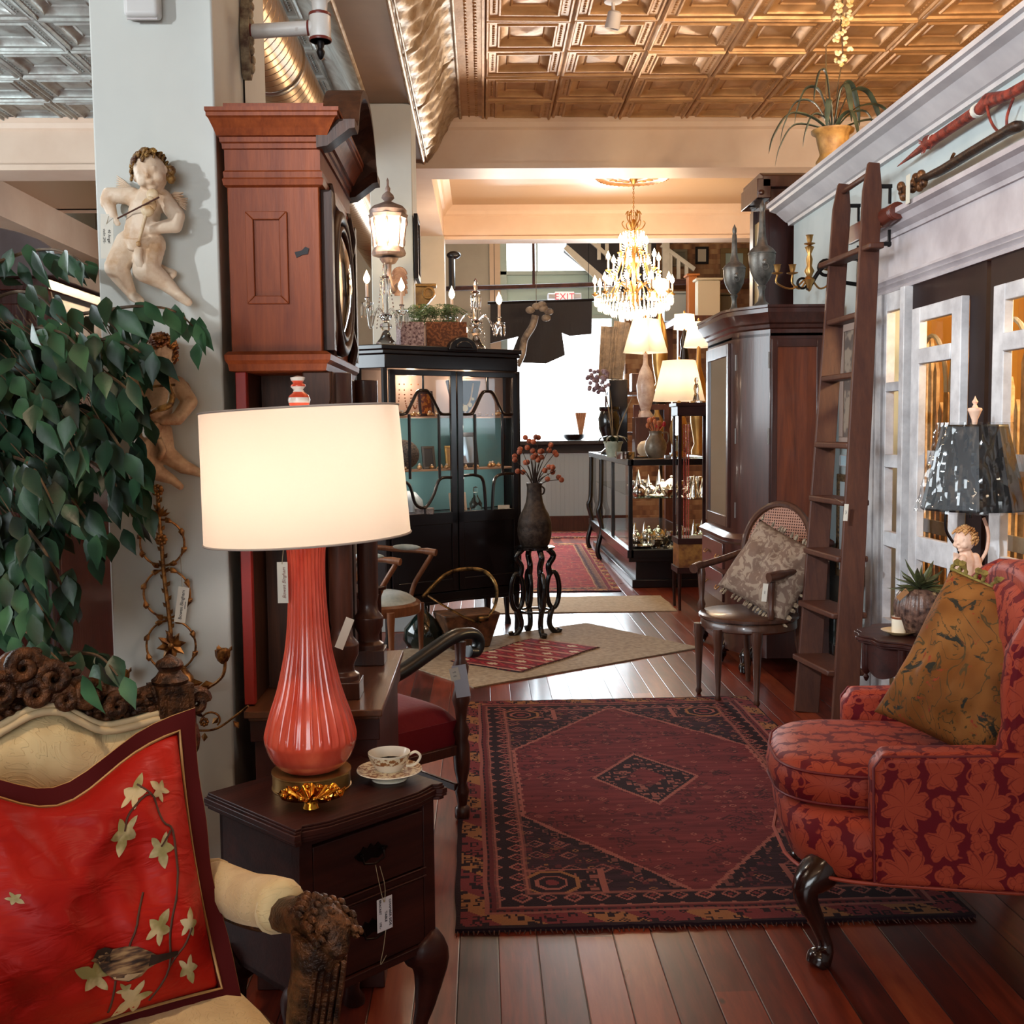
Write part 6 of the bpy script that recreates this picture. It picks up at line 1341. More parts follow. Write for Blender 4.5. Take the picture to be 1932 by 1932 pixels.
for x, z, r in ((-.04, .09, .018), (.0, .06, .026), (.045, .085, .018), (-.065, .125, .012), (.07, .13, .012)): b.lathe([(0, 0), (r, 0), (r, .006), (0, .006)], 14, Matrix.Translation((x, -.038, z)) @ Matrix.Rotation(PI/2, 4, 'X'))
b.make('necklace', mat('pale_gold', 'b89a68', .35, .7), t, smooth=50)
tag(MB().ball((0, 0, .11), (.12, .05, .11), 16, 10).make('wicker_purse', mott('dark_beaded_net', '14100e', '6a5a4a', 90, .5, bs=1), loc=inC(-.36, .15, 1.272)), 'round dark beaded evening bag on the middle shelf of the black cabinet', 'bag')
t = thing('porcelain_shell', 'white shell-shaped porcelain dish on the bottom shelf of the black cabinet', 'dish', inC(-.33, .14, .948), rc)
b = MB(); b.lathe([(0, 0), (.05, 0), (.11, .02), (.10, .10), (.05, .16), (.0, .17)], 40, fl=lambda r, z, q: r*(1+.07*sin(q*10)) if z > .01 else r); b.make('dish', mat('blue_white_porcelain', 'a9b6bd', .2), t, smooth=60)
tag(MB().box(-.12, .12, -.05, .05, 0, .045).make('jewel_box', mott('grey_lace_box', '6c6668', 'a09a9a', 50, .6), bev=.006, loc=inC(-.30, .06, .948)), 'low grey jewel box in front of the white shell dish', 'box')
t = thing('glass_decanter', 'clear glass decanter on the bottom shelf behind the right glass door', 'decanter', inC(.27, .14, .948)); MB().lathe([(0, 0), (.045, 0), (.05, .05), (.02, .1), (.015, .13), (.02, .135), (.02, .17), (0, .18)], 16).make('body', crystal, t)
tag(MB().box(-.045, .045, -.01, .01, 0, .03).make('shop_card', mat('ivory_card', 'c9c0b0', .6), loc=inC(.47, .05, .948)), 'tiny ivory place card on the bottom shelf at the right', 'card')
rg = random.Random(8)
gj = mat('pale_gold_trinket', 'd0a878', .25, .6); pj = mat('pearl_trinket', 'd6c8b8', .25)
for z, n, gname in ((1.662, 26, 'trinkets on the top shelf'), (1.272, 20, 'trinkets on the middle shelf')):
    base = thing('trinket', 'tiny gold and pearl brooch among the trinkets on the %s of the black cabinet' % gname[16:], 'trinket', inC(0, .06, z), 0, gname)
    b = MB(); b.ball((0, 0, .012), (.018, .014, .012), 8, 5); b.make('setting', gj, base); b = MB(); b.ball((0, 0, .025), .008, 6, 4); b.make('pearl', pj, base)
    for i in range(n-1):
        dup(base, inC(rg.uniform(-.5, .5), rg.uniform(.03, .13), z), rg.uniform(0, 3), sc=rg.uniform(.7, 1.5))
for x in (-.45, -.38, -.28, -.22):
    t = thing('necklace', 'long bead necklace hanging inside the top of the black cabinet', 'necklace', inC(x, .2, 1.98), rc, 'necklaces hanging in the cabinet')
    b = MB(); 
    for k in range(22): a = PI*k/21; b.ball((.03*cos(a), 0, -.26*sin(a)**.6), .006, 5, 4)
    b.make('beads', mat('amber_beads', '8a5030', .3), t)
# ---- things standing on the cabinet
def flame(b, x, y, z, s=1): b.lathe([(0, 0), (.012*s, .008*s), (.019*s, .025*s), (.016*s, .042*s), (.007*s, .06*s), (0, .078*s)], 12, o=(x, y, z))
candle_m = mat('ivory_candle_tube', 'd9c0b0', .6)
def girandole(label, loc, rz, arms, h=.58, main=True):
    t = thing('crystal_candelabra', label, 'candelabra', loc, rz)
    b = MB(); b.lathe([(0, 0), (.075, 0), (.07, .02), (.045, .05), (.03, .085), (.022, .10), (.03, .115), (.045, .13), (.04, .15), (.018, .165), (.03, .18), (.045, .20), (.05, .215), (.02, .23), (.022, .25), (.024, h-.08), (.018, h-.05), (.035, h-.045), (.038, h-.035), (.012, h-.025), (.014, h), (.02, h+.02), (.016, h+.045), (0, h+.07)], 12); b.make('stem', crystal, t, smooth=30)
    for x, z in arms:
        b = MB(); b.tube(sp3([(0, 0, .19), (x*.35, 0, .26), (x*.6, 0, .22), (x*.85, 0, .12), (x, 0, z-.06)], 5), .009, 7); b.lathe([(.008, z-.07), (.03, z-.05), (.045, z-.035), (.048, z-.03), (.012, z-.03), (.014, z-.005), (.02, z+.01), (.012, z+.012)], 12, o=(x, 0, 0)); a_ = b.make('arm', crystal, t, smooth=40)
        b = MB(); b.tube([(x, 0, z+.01), (x, 0, z+.105)], .011, 10); b.make('candle_tube', candle_m, a_)
        b = MB(); flame(b, x, 0, z+.105, 1.25); b.make('bulb', bulb_on, a_, smooth=80)
        for k in range(7):
            q = 2*PI*k/7; b = MB(); px, py = x+.043*cos(q), .043*sin(q); b.lathe([(0, z-.135), (.006, z-.12), (.007, z-.07), (.003, z-.045), (0, z-.04)], 6, o=(px, py, 0)); b.make('prism_drop', crystal, t, smooth=0)
        point('candle_light', V(loc)+Matrix.Rotation(rz, 4, 'Z').to_3x3() @ V((x, 0, z+.16)), 1.6, WARM, .02)
    b = MB()
    for k in range(10):
        q = 2*PI*k/10; b.lathe([(0, h-.17), (.005, h-.15), (.006, h-.08), (0, h-.05)], 6, o=(.036*cos(q), .036*sin(q), 0))
    for s_ in (-1, 1):
        for k in range(14): b.ball((.03+.004*k if s_ > 0 else -.03-.003*k, s_*.03, h-.06-.026*k), .007, 5, 4)
    b.make('bead_chains', crystal, t, smooth=0); return t
girandole('crystal candelabra with two lit candles at the left end of the black cabinet top', inC(-.50, .12, 2.166), rad(10), ((-.13, .33), (.115, .28)), .52)
girandole('crystal candelabra with two lit candles at the right end of the black cabinet top', inC(.30, .15, 2.166), rad(20), ((-.19, .27), (.19, .24)), .47)
t = thing('electric_candle', 'small single lit candle light on the black cabinet, beside the right candelabra', 'candle', inC(.19, .12, 2.166)); MB().lathe([(.03, 0), (.03, .01), (.008, .015), (.008, .12)], 12).make('tube', mat('amber_candle', 'b0683c', .5), t); b = MB(); flame(b, 0, 0, .12, .7); b.make('bulb', bulb_on, t)
t = thing('fern_box', 'brown patterned wooden planter box with green fern on the black cabinet', 'planter box', inC(-.085, .22, 2.166), rad(8))
b = MB(); b.box(-.02, .28, -.09, .09, 0, .19); b.make('box', mat('brown_damask_box', lambda: mixc(step(noiz(vec(*tc()), 45, 2), .45, .6), '5a3018', '8a5430'), .6), t, bev=.004)
b = MB(); rg = random.Random(7)
for i in range(75):
    a = rg.uniform(0, 2*PI); x0_ = rg.uniform(-.12, .22); L = rg.uniform(.10, .22); P_ = sp3([(x0_, 0, .18), (x0_+L*.4*cos(a), L*.3*sin(a), .20+L*.6), (x0_+L*cos(a), L*.6*sin(a), .20+L*.35)], 4)
    for k, p in enumerate(P_):
        for s_ in (-1, 1): q = p+V((-sin(a)*s_*.018, cos(a)*s_*.018, -.004+rg.uniform(-.006, .008))); b.add([p, q+V((.006, 0, .004)), q*1.0+V((0, 0, -.004))], [(0, 1, 2)])
    b.tube(P_, .002, 3)
b.make('fern', mott('fern_green', '2f4026', '6a8254', 18, .6), t, smooth=0)
t = thing('glitter_box', 'silvery beaded box beside the brown fern box on the black cabinet', 'box', inC(-.27, .17, 2.166), rad(20)); MB().box(-.09, .09, -.06, .06, 0, .18).make('box', mott('silver_pink_beading', '5a4048', 'c8b4b8', 60, .25, .5, bs=1), t, bev=.004)

# ================================================================ FERN STAND, VASE, FRUIT BRANCHES
sx_, sy_ = .385, 8.0
t = thing('plant_stand', 'black lacquered plant stand with looped curving legs holding a tall dark vase', 'plant stand', (sx_, sy_+.15, 0))
b = MB(); b.lathe([(0, .655), (.135, .655), (.15, .665), (.15, .675), (.135, .68), (0, .68)], 32); b.make('top', black_gloss, t, smooth=40)
for k in range(4):
    a = 2*PI*k/4+.3; ux, uy = cos(a), sin(a); b = MB()
    b.tube(sp3([(.10*ux, .10*uy, .66), (.15*ux, .15*uy, .60), (.11*ux, .11*uy, .53), (.12*ux, .12*uy, .46)], 4), [.024]*13, 8)
    b.tube([((.145+.05*cos(q))*ux, (.145+.05*cos(q))*uy, .34+.14*sin(q)) for q in [2*PI*i/24 for i in range(24)]], .019, 8, closed=True)
    b.tube(sp3([(.14*ux, .14*uy, .21), (.115*ux, .115*uy, .12), (.12*ux, .12*uy, .06), (.16*ux, .16*uy, .015), (.19*ux, .19*uy, .02), (.20*ux, .2*uy, .04)], 4), .021, 8)
    b.make('leg', black_gloss, t, smooth=60)
b = MB(); b.tube([(.115*cos(q), .115*sin(q), .19) for q in [2*PI*i/24 for i in range(24)]], .009, 6, closed=True); b.make('stretcher', black_gloss, t)
t = thing('tall_vase', 'tall dark bronze-brown vase with persimmon branches on the black plant stand', 'vase', (sx_, sy_+.15, .681))
vm = mott('dark_brown_stoneware', '241b17', '4a3d34', 30, .5, .2, bs=.6)
MB().lathe([(0, 0), (.10, 0), (.112, .02), (.128, .08), (.13, .13), (.126, .16), (.128, .165), (.122, .2), (.108, .24), (.085, .28), (.066, .33), (.058, .38), (.055, .44), (.06, .465), (.06, .475), (.05, .475), (.045, .44), (0, .42)], 40, fl=lambda r, z, q: r*(1+.008*sin(q*16)) if .03 < z < .24 else r).make('body', vm, t, smooth=50)
b = MB(); b.tube(sp3([(.055, -.01, .45), (.075, -.015, .43), (.07, -.015, .40), (.058, -.01, .39)], 4), .007, 6); b.make('ear_handle', vm, t)
b = MB(); fb_ = MB(); rg = random.Random(12); vo = V((sx_, sy_+.15, .681))
for px, py in ((985, 850), (1000, 838), (1012, 850), (1025, 845), (990, 870), (1008, 865), (1022, 862), (1038, 842), (1040, 880), (1048, 888), (1035, 895), (1057, 905), (980, 885), (995, 828), (1015, 832), (970, 865), (1044, 858)):
    e = at(px, py, Y=sy_+.15+rg.uniform(-.08, .08))-vo; Q = sp3([(rg.uniform(-.02, .02), rg.uniform(-.02, .02), .42), (e.x*.4, e.y*.3, lerp(.47, e.z, .45)), tuple(e)], 5); b.tube(Q, [.004]*6+[.0025]*5, 5)
    for j in range(2):
        p = V(e)+V((rg.uniform(-.03, .03), rg.uniform(-.03, .03), rg.uniform(-.035, .03))); MB().ball(p, .021, 8, 6).make('persimmon', mott('dusty_persimmon', '6e3220', 'c06a48', 20, .5), t, smooth=80)
        b.tube([V(e), p], .0015, 4)
b.make('branches', mat('dark_twig', '2a1c16', .7), t)

# ================================================================ CHAIRS AND BITS ON THE LEFT
t = thing('corner_bench', 'dark turned-wood bench with crimson velvet seat and one scrolled leather arm beside the clock', 'bench', (-.47, 4.30, 0), rad(130.5))
crim = mat('crimson_velvet', '70081a', .7, sheen=.12, spec=.2, bump=lambda: noiz(vec(*tc()), 50, 2), bs=.1)
b = MB(); 
def fsb(u, v): x = -.27+.54*u; y = -.24+.5*v; e = max(0, (1-(2*u-1)**6)*(1-(2*v-1)**6))**.5; return (x, y, .40+.075*e)
b.grid(fsb, 20, 20); b.box(-.27, .27, -.24, .26, .30, .405); b.make('velvet_seat', crim, t, smooth=70)
b = MB(); b.box(-.29, .29, -.25, -.22, .27, .31); b.box(-.29, -.27, -.25, .27, .27, .31); b.box(.27, .29, -.25, .27, .27, .31); b.box(-.27, .27, -.235, -.22, .12, .15); b.make('rail', walnut, t, bev=.003)
for x, y, top_ in ((-.28, -.25, .72), (.28, -.25, .42), (-.28, .25, .62), (.28, .25, .62)):
    b = MB(); pr = [(.018, 0), (.03, .01), (.03, .05), (.018, .06), (.026, .1), (.03, .12), (.018, .15), (.03, .2), (.033, .24), (.033, .30)]
    if top_ > .5: pr += [(.026, .33), (.035, .36), (.02, .40), (.026, .45), (.038, .49), (.028, .53), (.02, .56), (.03, .59), (.034, .62), (.02, .65), (.024, top_)]
    else: pr += [(.033, top_)]
    b.lathe(pr, 14, o=(x, y, 0)); b.make('leg', walnut, t, smooth=50)
b = MB(); P_ = sp3([(-.28, .33, .60), (-.28, .2, .61), (-.28, .05, .64), (-.28, -.1, .70), (-.28, -.22, .745), (-.28, -.31, .745), (-.28, -.345, .71), (-.28, -.33, .67), (-.28, -.29, .675)], 4); b.tube(P_, [.034]*8+[.034]*10+[.030]*20, 12, sy=.8); b.make('scrolled_arm', mat('dark_green_black_leather', '1d2021', .3), t, smooth=70)
q = MC; 
cardtag('blank white card hanging on the turned post of the velvet bench', at(870, 1285, Y=4.1), .055, .125, rot=(0, rad(-8), 0), col=mat('cool_white_card', 'b8bcc8', .8))
cardtag('small cream price label stuck on the turned post of the velvet bench', at(858, 1272, Y=4.08), .036, .048, rot=(0, rad(-12), 0), lines=(('sofa', 0, .008, .008, 0), ('450-', 0, -.008, .008, 0)))
t = thing('open_armchair', 'light oak open armchair with pale blue seat and arm pads before the black cabinet', 'armchair', (-.70, 7.15, 0), rad(68)); oak = wood('light_oak', '5a3420', '8a5a3a', .4, 'z', 1.5, .1)
pb = mott('pale_blue_velvet', '7f8f90', 'b0b8b4', 9, .6, sheen=.5)
b = MB()
def fse(u, v): a = 2*PI*u; r = min(1, v*1.15); return (.27*r*cos(a), .25*r*sin(a), .43+.07*(1-r**4))
b.grid(fse, 32, 10, cu=True); b.make('seat', pb, t, smooth=80)
b = MB(); b.lathe([(.275, .36), (.28, .38), (.28, .42), (.265, .435)], 32, caps=True); b.make('seat_rail', oak, t)
for x, y in ((-.22, -.2), (.22, -.2), (-.2, .2), (.2, .2)): b = MB(); b.lathe([(.012, 0), (.02, .03), (.014, .05), (.022, .30), (.026, .36), (.026, .40)], 12, o=(x, y, 0)); b.make('leg', oak, t, smooth=50)
for s_ in (-1, 1):
    b = MB(); b.tube(sp3([(.23*s_, -.12, .42), (.26*s_, -.14, .52), (.27*s_, -.20, .62), (.27*s_, -.26, .71), (.27*s_, -.27, .745)], 4), .018, 8); b.tube(sp3([(.27*s_, -.30, .735), (.27*s_, -.2, .745), (.27*s_, 0, .75), (.24*s_, .22, .77)], 4), [.024]*4+[.019]*9, 8); a_ = b.make('arm', oak, t, smooth=60)
    MB().ball((.27*s_, -.08, .765), (.03, .11, .022), 12, 8).make('arm_pad', pb, t, smooth=80)
b = MB(); b.tube([(.2*cos(a), .24+.03*sin(a), .78+.24*sin(a)) for a in [2*PI*i/24 for i in range(24)]], .018, 8, closed=True); b.make('back_frame', oak, t); MB().ball((0, .245, .78), (.18, .03, .21), 16, 10).make('back_pad', pb, t, smooth=80)
t = thing('small_chest', 'small dark red-brown two-drawer chest on thin legs with a white tag, beside the open armchair', 'chest', (-.83, 6.0, 0), rad(60))
b = MB(); b.box(-.22, .22, -.16, .16, .36, .66); b.box(-.24, .24, -.18, .18, .66, .68); b.make('body', mahog, t, bev=.004)
for z0, z1 in ((.52, .64), (.38, .5)): b = MB(); b.box(-.19, .19, -.166, -.15, z0, z1); d = b.make('drawer', mahog, t, bev=.003); MB().ball((0, -.175, (z0+z1)/2), .012).make('knob', brass, d)
for x in (-.2, .2):
    for y in (-.14, .14): MB().taper((x, y, 0), (.02, .02), (x, y, .36), (.035, .035)).make('leg', mahog, t)
cardtag('white tag hanging on the front of the small dark chest', at(701, 1153, Y=5.75), .03, .07, rot=(0, rad(-10), 0), col=MATS['cool_white_card'])
t = thing('log_basket', 'brown planter tub with brass hoop handles on the floor below the black cabinet', 'basket', (-.13, 7.72, 0), rad(20))
b = MB(); b.taper((0, 0, .01), (.28, .2), (0, 0, .26), (.42, .3)); b.make('tub', mott('brown_tooled_leather', '3c2a1e', '7a5236', 16, .5, bs=.4), t, bev=.01)
b = MB(); b.tube(sp3([(-.30, -.05, .40), (-.2, -.12, .33), (-.05, -.16, .24), (.05, -.165, .20)], 5), .016, 8, sy=.4); b.tube(sp3([(.08, -.165, .22), (.18, -.1, .30), (.25, .05, .42), (.2, .15, .52), (.05, .2, .54), (-.1, .2, .50), (-.28, .15, .36)], 5), .014, 8, sy=.5); b.tube([(.03, -.17, .23), (.10, -.17, .23)], .02, 8); b.make('hoop_handle', mott('worn_brass_black', '1c1612', '8a7044', 20, .3, .8), t, smooth=60)
tag(MB().lathe([(0, 0), (.12, .01), (.15, .06), (.14, .14), (.07, .22), (.03, .26), (.03, .30), (0, .30)], 24).make('green_demijohn', mat('dark_green_glass', '0e1c18', .08, coat=.5), loc=(-.44, 7.76, 0), smooth=60), 'round dark green glass demijohn standing behind the brown tub', 'bottle')

# ================================================================ CANE CHAIR, PILLOW
t = thing('cane_desk_chair', 'dark walnut desk chair with round cane back, holding the beige tapestry pillow', 'chair', (1.53, 6.2, 0), rad(-52)); cane_w = wood('brown_chair_wood', '2c1712', '52301f', .35, 'z', 1.5, .3)
b = MB(); b.lathe([(0, .46), (.27, .455), (.285, .465), (.285, .48), (.27, .49), (0, .492)], 40); b.lathe([(.26, .40), (.275, .41), (.275, .445), (.265, .457)], 40); b.make('seat', cane_w, t, smooth=40)
for x, y in ((-.21, -.19), (.21, -.19), (0, -.27)): b = MB(); b.lathe([(.010, 0), (.02, .02), (.013, .04), (.026, .34), (.03, .36), (.03, .42)], 12, o=(x, y, 0)); b.make('leg', cane_w, t, smooth=50)
for x in (-.19, .19): b = MB(); b.tube([(x*1.15, .28, 0), (x, .22, .3), (x, .2, .46)], [.016, .022, .026], 10); b.make('leg', cane_w, t)
b = MB(); b.tube([(.24*cos(a), .26+.05*sin(a), .84+.26*sin(a)) for a in [2*PI*i/32 for i in range(32)]], .02, 8, closed=True); b.tube([(-.16, .22, .47), (-.15, .23, .62)], .02, 8); b.tube([(.16, .22, .47), (.15, .23, .62)], .02, 8); b.make('back_frame', cane_w, t)
cn = mat('woven_cane', '9a6a50', .6); 
def canemat():
    m = bpy.data.materials.new('open_cane_weave'); m.use_nodes = True; nt = m.node_tree; E.nt = nt; bs_ = nt.nodes['Principled BSDF']; x, y, z = tc()
    g = mxE(step(absE(frE(x/.016)-.5), .22, .26), step(absE(frE(z/.016)-.5), .22, .26)); bs_.inputs['Base Color'].default_value = hx('92624c'); bs_.inputs['Roughness'].default_value = .6; nt.links.new(g.k, bs_.inputs['Alpha']); return m
cvm = canemat()
b = MB(); b.grid(lambda u, v: (.235*v*cos(2*PI*u), .26+.05*v*sin(2*PI*u), .84+.255*v*sin(2*PI*u)), 32, 4, cu=True); b.make('cane_panel', cvm, t)
for s_ in (-1, 1):
    b = MB(); b.tube(sp3([(.24*s_, .25, .80), (.29*s_, .10, .76), (.29*s_, -.08, .74), (.27*s_, -.17, .73)], 5), [.02]*10+[.028]*6, 10); b.lathe([(.016, .49), (.024, .52), (.014, .55), (.02, .64), (.024, .70), (.018, .73)], 12, o=(.25*s_, -.12, 0)); b.make('arm', cane_w, t, smooth=60)
taupe = mat('taupe_tapestry', lambda: mixc(step(noiz(vec(*tc()), 16, 4, .6, 1.5), .48, .56), '6c5446', '8d7866'), .8, bump=lambda: noiz(vec(*tc()), 40, 3), bs=.4, bd=.005)
t = thing('fringed_pillow', 'large beige tapestry pillow with tassel fringe on the cane desk chair', 'pillow', (1.515, 6.12, .545), rot=(Matrix.Rotation(rad(-38), 4, 'Z') @ Matrix.Rotation(rad(-24), 4, 'X') @ Matrix.Rotation(rad(24), 4, 'Y')).to_euler())
Pt = cushion('cover', .48, .46, .2, taupe, t, edge=.05, wr=.15, seed=14, n=26)
b = MB(); rg = random.Random(6)
for i in range(60):
    k, u = i % 3, rg.uniform(-1, 1); q = ((u, -1), (1, u), (u, 1))[k]; p = Pt(*q); d = V((q[0]*(k == 1), -.3, (-1, 0, 1)[k])).normalized(); b.tube([p, p+d*.012, p+d*.035], [.004, .009, .004], 5)
b.make('fringe', mott('brown_cream_fringe', '4c3a2c', 'a8957c', 50, .8), t, smooth=60)
cardtag('cream tag hanging from the arm of the cane desk chair', at(1443, 1118, Y=5.86), .028, .10, rot=(0, rad(6), 0), lines=(('chair', 0, 0, .01, PI/2),))

# ================================================================ CORNER CUPBOARD (armoire) AND URNS
t = thing('armoire', 'tall brown mahogany armoire with canted corner, mirrored front and moulded cornice', 'armoire', (0, 0, 0))
wa = wood('figured_mahogany', '3c170e', '7a3c20', .28, 'z', .7, .4); wd = wood('deeper_mahogany', '25100c', '48231a', .3, 'z', 1, .35)  # case wood is a darker mahogany than the side panel
O_ = [(1.79, 6.75), (2.14, 6.75), (2.14, 7.8), (1.62, 7.8), (1.62, 7.05), (1.66, 6.93)]
def off(P_, d):
    n = len(P_); out = []
    for i in range(n):
        a, p, c = V(P_[i-1]+(0,)), V(P_[i]+(0,)), V(P_[(i+1) % n]+(0,)); e1 = (p-a).normalized(); e2 = (c-p).normalized(); n1 = V((e1.y, -e1.x, 0)); n2 = V((e2.y, -e2.x, 0)); m_ = (n1+n2); m_ = m_/max(m_.dot(n1), .3); out.append((p.x+m_.x*d, p.y+m_.y*d))
    return out
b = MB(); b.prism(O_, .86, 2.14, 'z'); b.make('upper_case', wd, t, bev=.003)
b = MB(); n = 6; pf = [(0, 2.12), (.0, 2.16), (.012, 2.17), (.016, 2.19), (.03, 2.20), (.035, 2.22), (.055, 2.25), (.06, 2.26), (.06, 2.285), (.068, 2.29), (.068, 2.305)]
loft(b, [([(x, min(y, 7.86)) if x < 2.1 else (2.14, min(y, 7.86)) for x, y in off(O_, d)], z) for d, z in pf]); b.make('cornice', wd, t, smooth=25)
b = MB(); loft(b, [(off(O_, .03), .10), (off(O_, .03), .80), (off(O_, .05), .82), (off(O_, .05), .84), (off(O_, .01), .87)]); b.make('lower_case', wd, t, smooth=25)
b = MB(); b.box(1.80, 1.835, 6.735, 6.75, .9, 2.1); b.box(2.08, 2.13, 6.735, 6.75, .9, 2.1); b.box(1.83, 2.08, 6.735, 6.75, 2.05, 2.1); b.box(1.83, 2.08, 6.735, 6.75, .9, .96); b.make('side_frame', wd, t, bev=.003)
MB().box(1.835, 2.08, 6.742, 6.75, .96, 2.05).make('side_panel', wa, t, smooth=0)
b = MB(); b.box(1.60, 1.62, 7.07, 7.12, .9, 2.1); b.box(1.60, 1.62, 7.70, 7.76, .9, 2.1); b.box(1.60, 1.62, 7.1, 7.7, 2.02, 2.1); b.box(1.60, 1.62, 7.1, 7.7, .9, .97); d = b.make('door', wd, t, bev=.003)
MB().box(1.612, 1.618, 7.12, 7.70, .97, 2.02).make('mirror', mirror_m, d, smooth=0)
for z0, z1 in ((.62, .79), (.40, .59)):
    b = MB(); b.box(1.575, 1.59, 7.1, 7.72, z0, z1); d = b.make('drawer', wd, t, bev=.003)
    for y in (7.22, 7.58): b = MB(); b.tube([(1.57+.0, y-.04, (z0+z1)/2), (1.555, y-.03, (z0+z1)/2-.02), (1.555, y+.03, (z0+z1)/2-.02), (1.57, y+.04, (z0+z1)/2)], .004, 6); b.make('handle', brass, d)
for x, y in ((1.785, 6.74), (1.64, 7.0)):
    for z in (1.02, 1.5, 1.97): b = MB(); b.tube([(x-.004, y-.002, z-.05), (x-.004, y-.002, z+.05)], .006, 6); b.make('hinge', mat('steel_hinge', '9c9894', .3, .9), t)
for x, y in ((1.56, 7.1), (1.64, 6.76), (2.1, 6.74), (1.58, 7.78)):
    b = MB(); b.tube(sp3([(x+.06, y+.04, .14), (x+.02, y+.02, .09), (x+.015, y+.015, .05), (x, y, .03)], 4), [.05]*5+[.035]*4+[.03]*4, 10)
    b.ball((x, y, .035), .035, 10, 8)
    for k in range(3): b.tube([(x+.01, y+.01, .07), (x-.02+.015*k, y-.028+.004*k, .045), (x-.025+.018*k, y-.03, .01)], .009, 6)
    b.make('claw_foot', mat('dark_polished_claw', '1c0e0b', .2, coat=.4), t, smooth=70)
pew = mott('aged_pewter', '4a4844', '77736c', 14, .42, .55, bs=.2)
for px, yb_, Yd_, s_, lab in ((1437, 578, 6.95, 1.0, 'near tall pewter-grey lidded urn with a lion ring on the armoire'), (1385, 585, 7.25, .86, 'far tall pewter-grey lidded urn with acorn finial on the armoire')):
    c = at(px, yb_, Y=Yd_); t = thing('lidded_urn', lab, 'urn', (c.x, c.y, 2.306))
    pr = [(0, 0), (.075, 0), (.075, .012), (.05, .025), (.025, .05), (.018, .085), (.02, .12), (.028, .14), (.02, .15), (.045, .18), (.07, .23), (.082, .29), (.085, .335), (.083, .345)]
    MB().lathe([(r*s_, z*s_) for r, z in pr]+[(.0, .345*s_)], 32).make('body', pew, t, smooth=50)
    MB().lathe([(r*s_, z*s_) for r, z in [(.088, .343), (.088, .352), (.07, .375), (.035, .40), (.024, .45), (.02, .52), (.017, .60), (.012, .61), (.016, .625), (.016, .65), (.006, .67), (0, .685)]], 28).make('lid', pew, t, smooth=50)
    b = MB(); b.ball((.0, -.075*s_, .285*s_), (.022*s_, .014, .024*s_), 10, 8); b.tube([(.02*s_*cos(a), -.088*s_, .255*s_+.02*s_*sin(a)) for a in [2*PI*i/16 for i in range(16)]], .003, 5, closed=True); b.make('lion_ring', pew, t, smooth=70)
t = thing('tall_bookcase', 'very tall dark case with glazed narrow door and ball finials, between armoire and wall end', 'cabinet', (0, 0, 0))
dm = wood('very_dark_mahogany', '1e0c0b', '3a1a17', .35, 'z', .8, .2)
b = MB(); b.box(2.12, 2.62, 8.05, 8.6, 0, 3.30); b.make('case', dm, t, bev=.005)
b = MB(); b.prism([(8.0, 3.30), (8.0, 3.38), (8.1, 3.42), (8.6, 3.42), (8.6, 3.30)], 2.06, 2.68, 'x'); b.box(2.02, 2.12, 8.0, 8.5, 3.22, 3.36); b.make('cornice', dm, t, bev=.005)
b = MB(); b.box(2.09, 2.12, 8.05, 8.13, 2.3, 3.2); b.box(2.09, 2.12, 8.4, 8.5, 2.3, 3.2); b.make('door_frame', dm, t); MB().box(2.105, 2.112, 8.13, 8.4, 2.4, 3.1).make('glass', mat('painted_lit_glass', 'a89060', .2), t)  # yellow light in the door is put into the glass colour
for y in (8.02, 8.3): MB().lathe([(.03, 0), (.012, .01), (.03, .03), (.03, .05), (.01, .07), (0, .10)], 12, o=(2.05, y, 3.22)).make('finial', dm, t, smooth=60)
# pictures and mirrors by the ladder
XW2 = 2.235
def wallframe(name, label, cat, y0, y1, z0, z1, m1, m2, f=.03, x=XW2):
    t = thing(name, label, cat, (x, (y0+y1)/2, z0)); h = (y1-y0)/2; H = z1-z0; b = MB()
    b.box(-.02, .0, -h, h, 0, f); b.box(-.02, .0, -h, h, H-f, H); b.box(-.02, .0, -h, -h+f, f, H-f); b.box(-.02, .0, h-f, h, f, H-f); b.make('frame', m1, t, bev=.004); MB().box(-.012, -.002, -h+f, h-f, f, H-f).make('picture', m2, t, smooth=0); return t
def engr(): v = vec(*tc()); d = noiz(v, 9, 3); return mixc(step(d, .45, .55), 'a89684', '6c5f58')
wallframe('engraving', 'narrow framed grey figure engraving on the wall behind the ladder', 'picture', 6.36, 6.72, 1.42, 2.2, mat('pinkish_mount', 'b09a8e', .6), mat('grey_engraving', engr, .6), .07)
wallframe('notice_card', 'small pale blue card on the wall below the engraving', 'card', 6.5, 6.7, 1.31, 1.38, white_trim, mat('pale_blue_card', 'a6bcc4', .6), .005)
wallframe('beaded_picture', 'framed picture with beaded dark gilt border on the wall behind the ladder, low', 'picture', 6.2, 6.75, .62, 1.26, mott('beaded_gilt', '2c1c12', '8a6c48', 60, .4, .4, bs=1), mat('blue_grey_print', 'a4adb0', .5), .045)
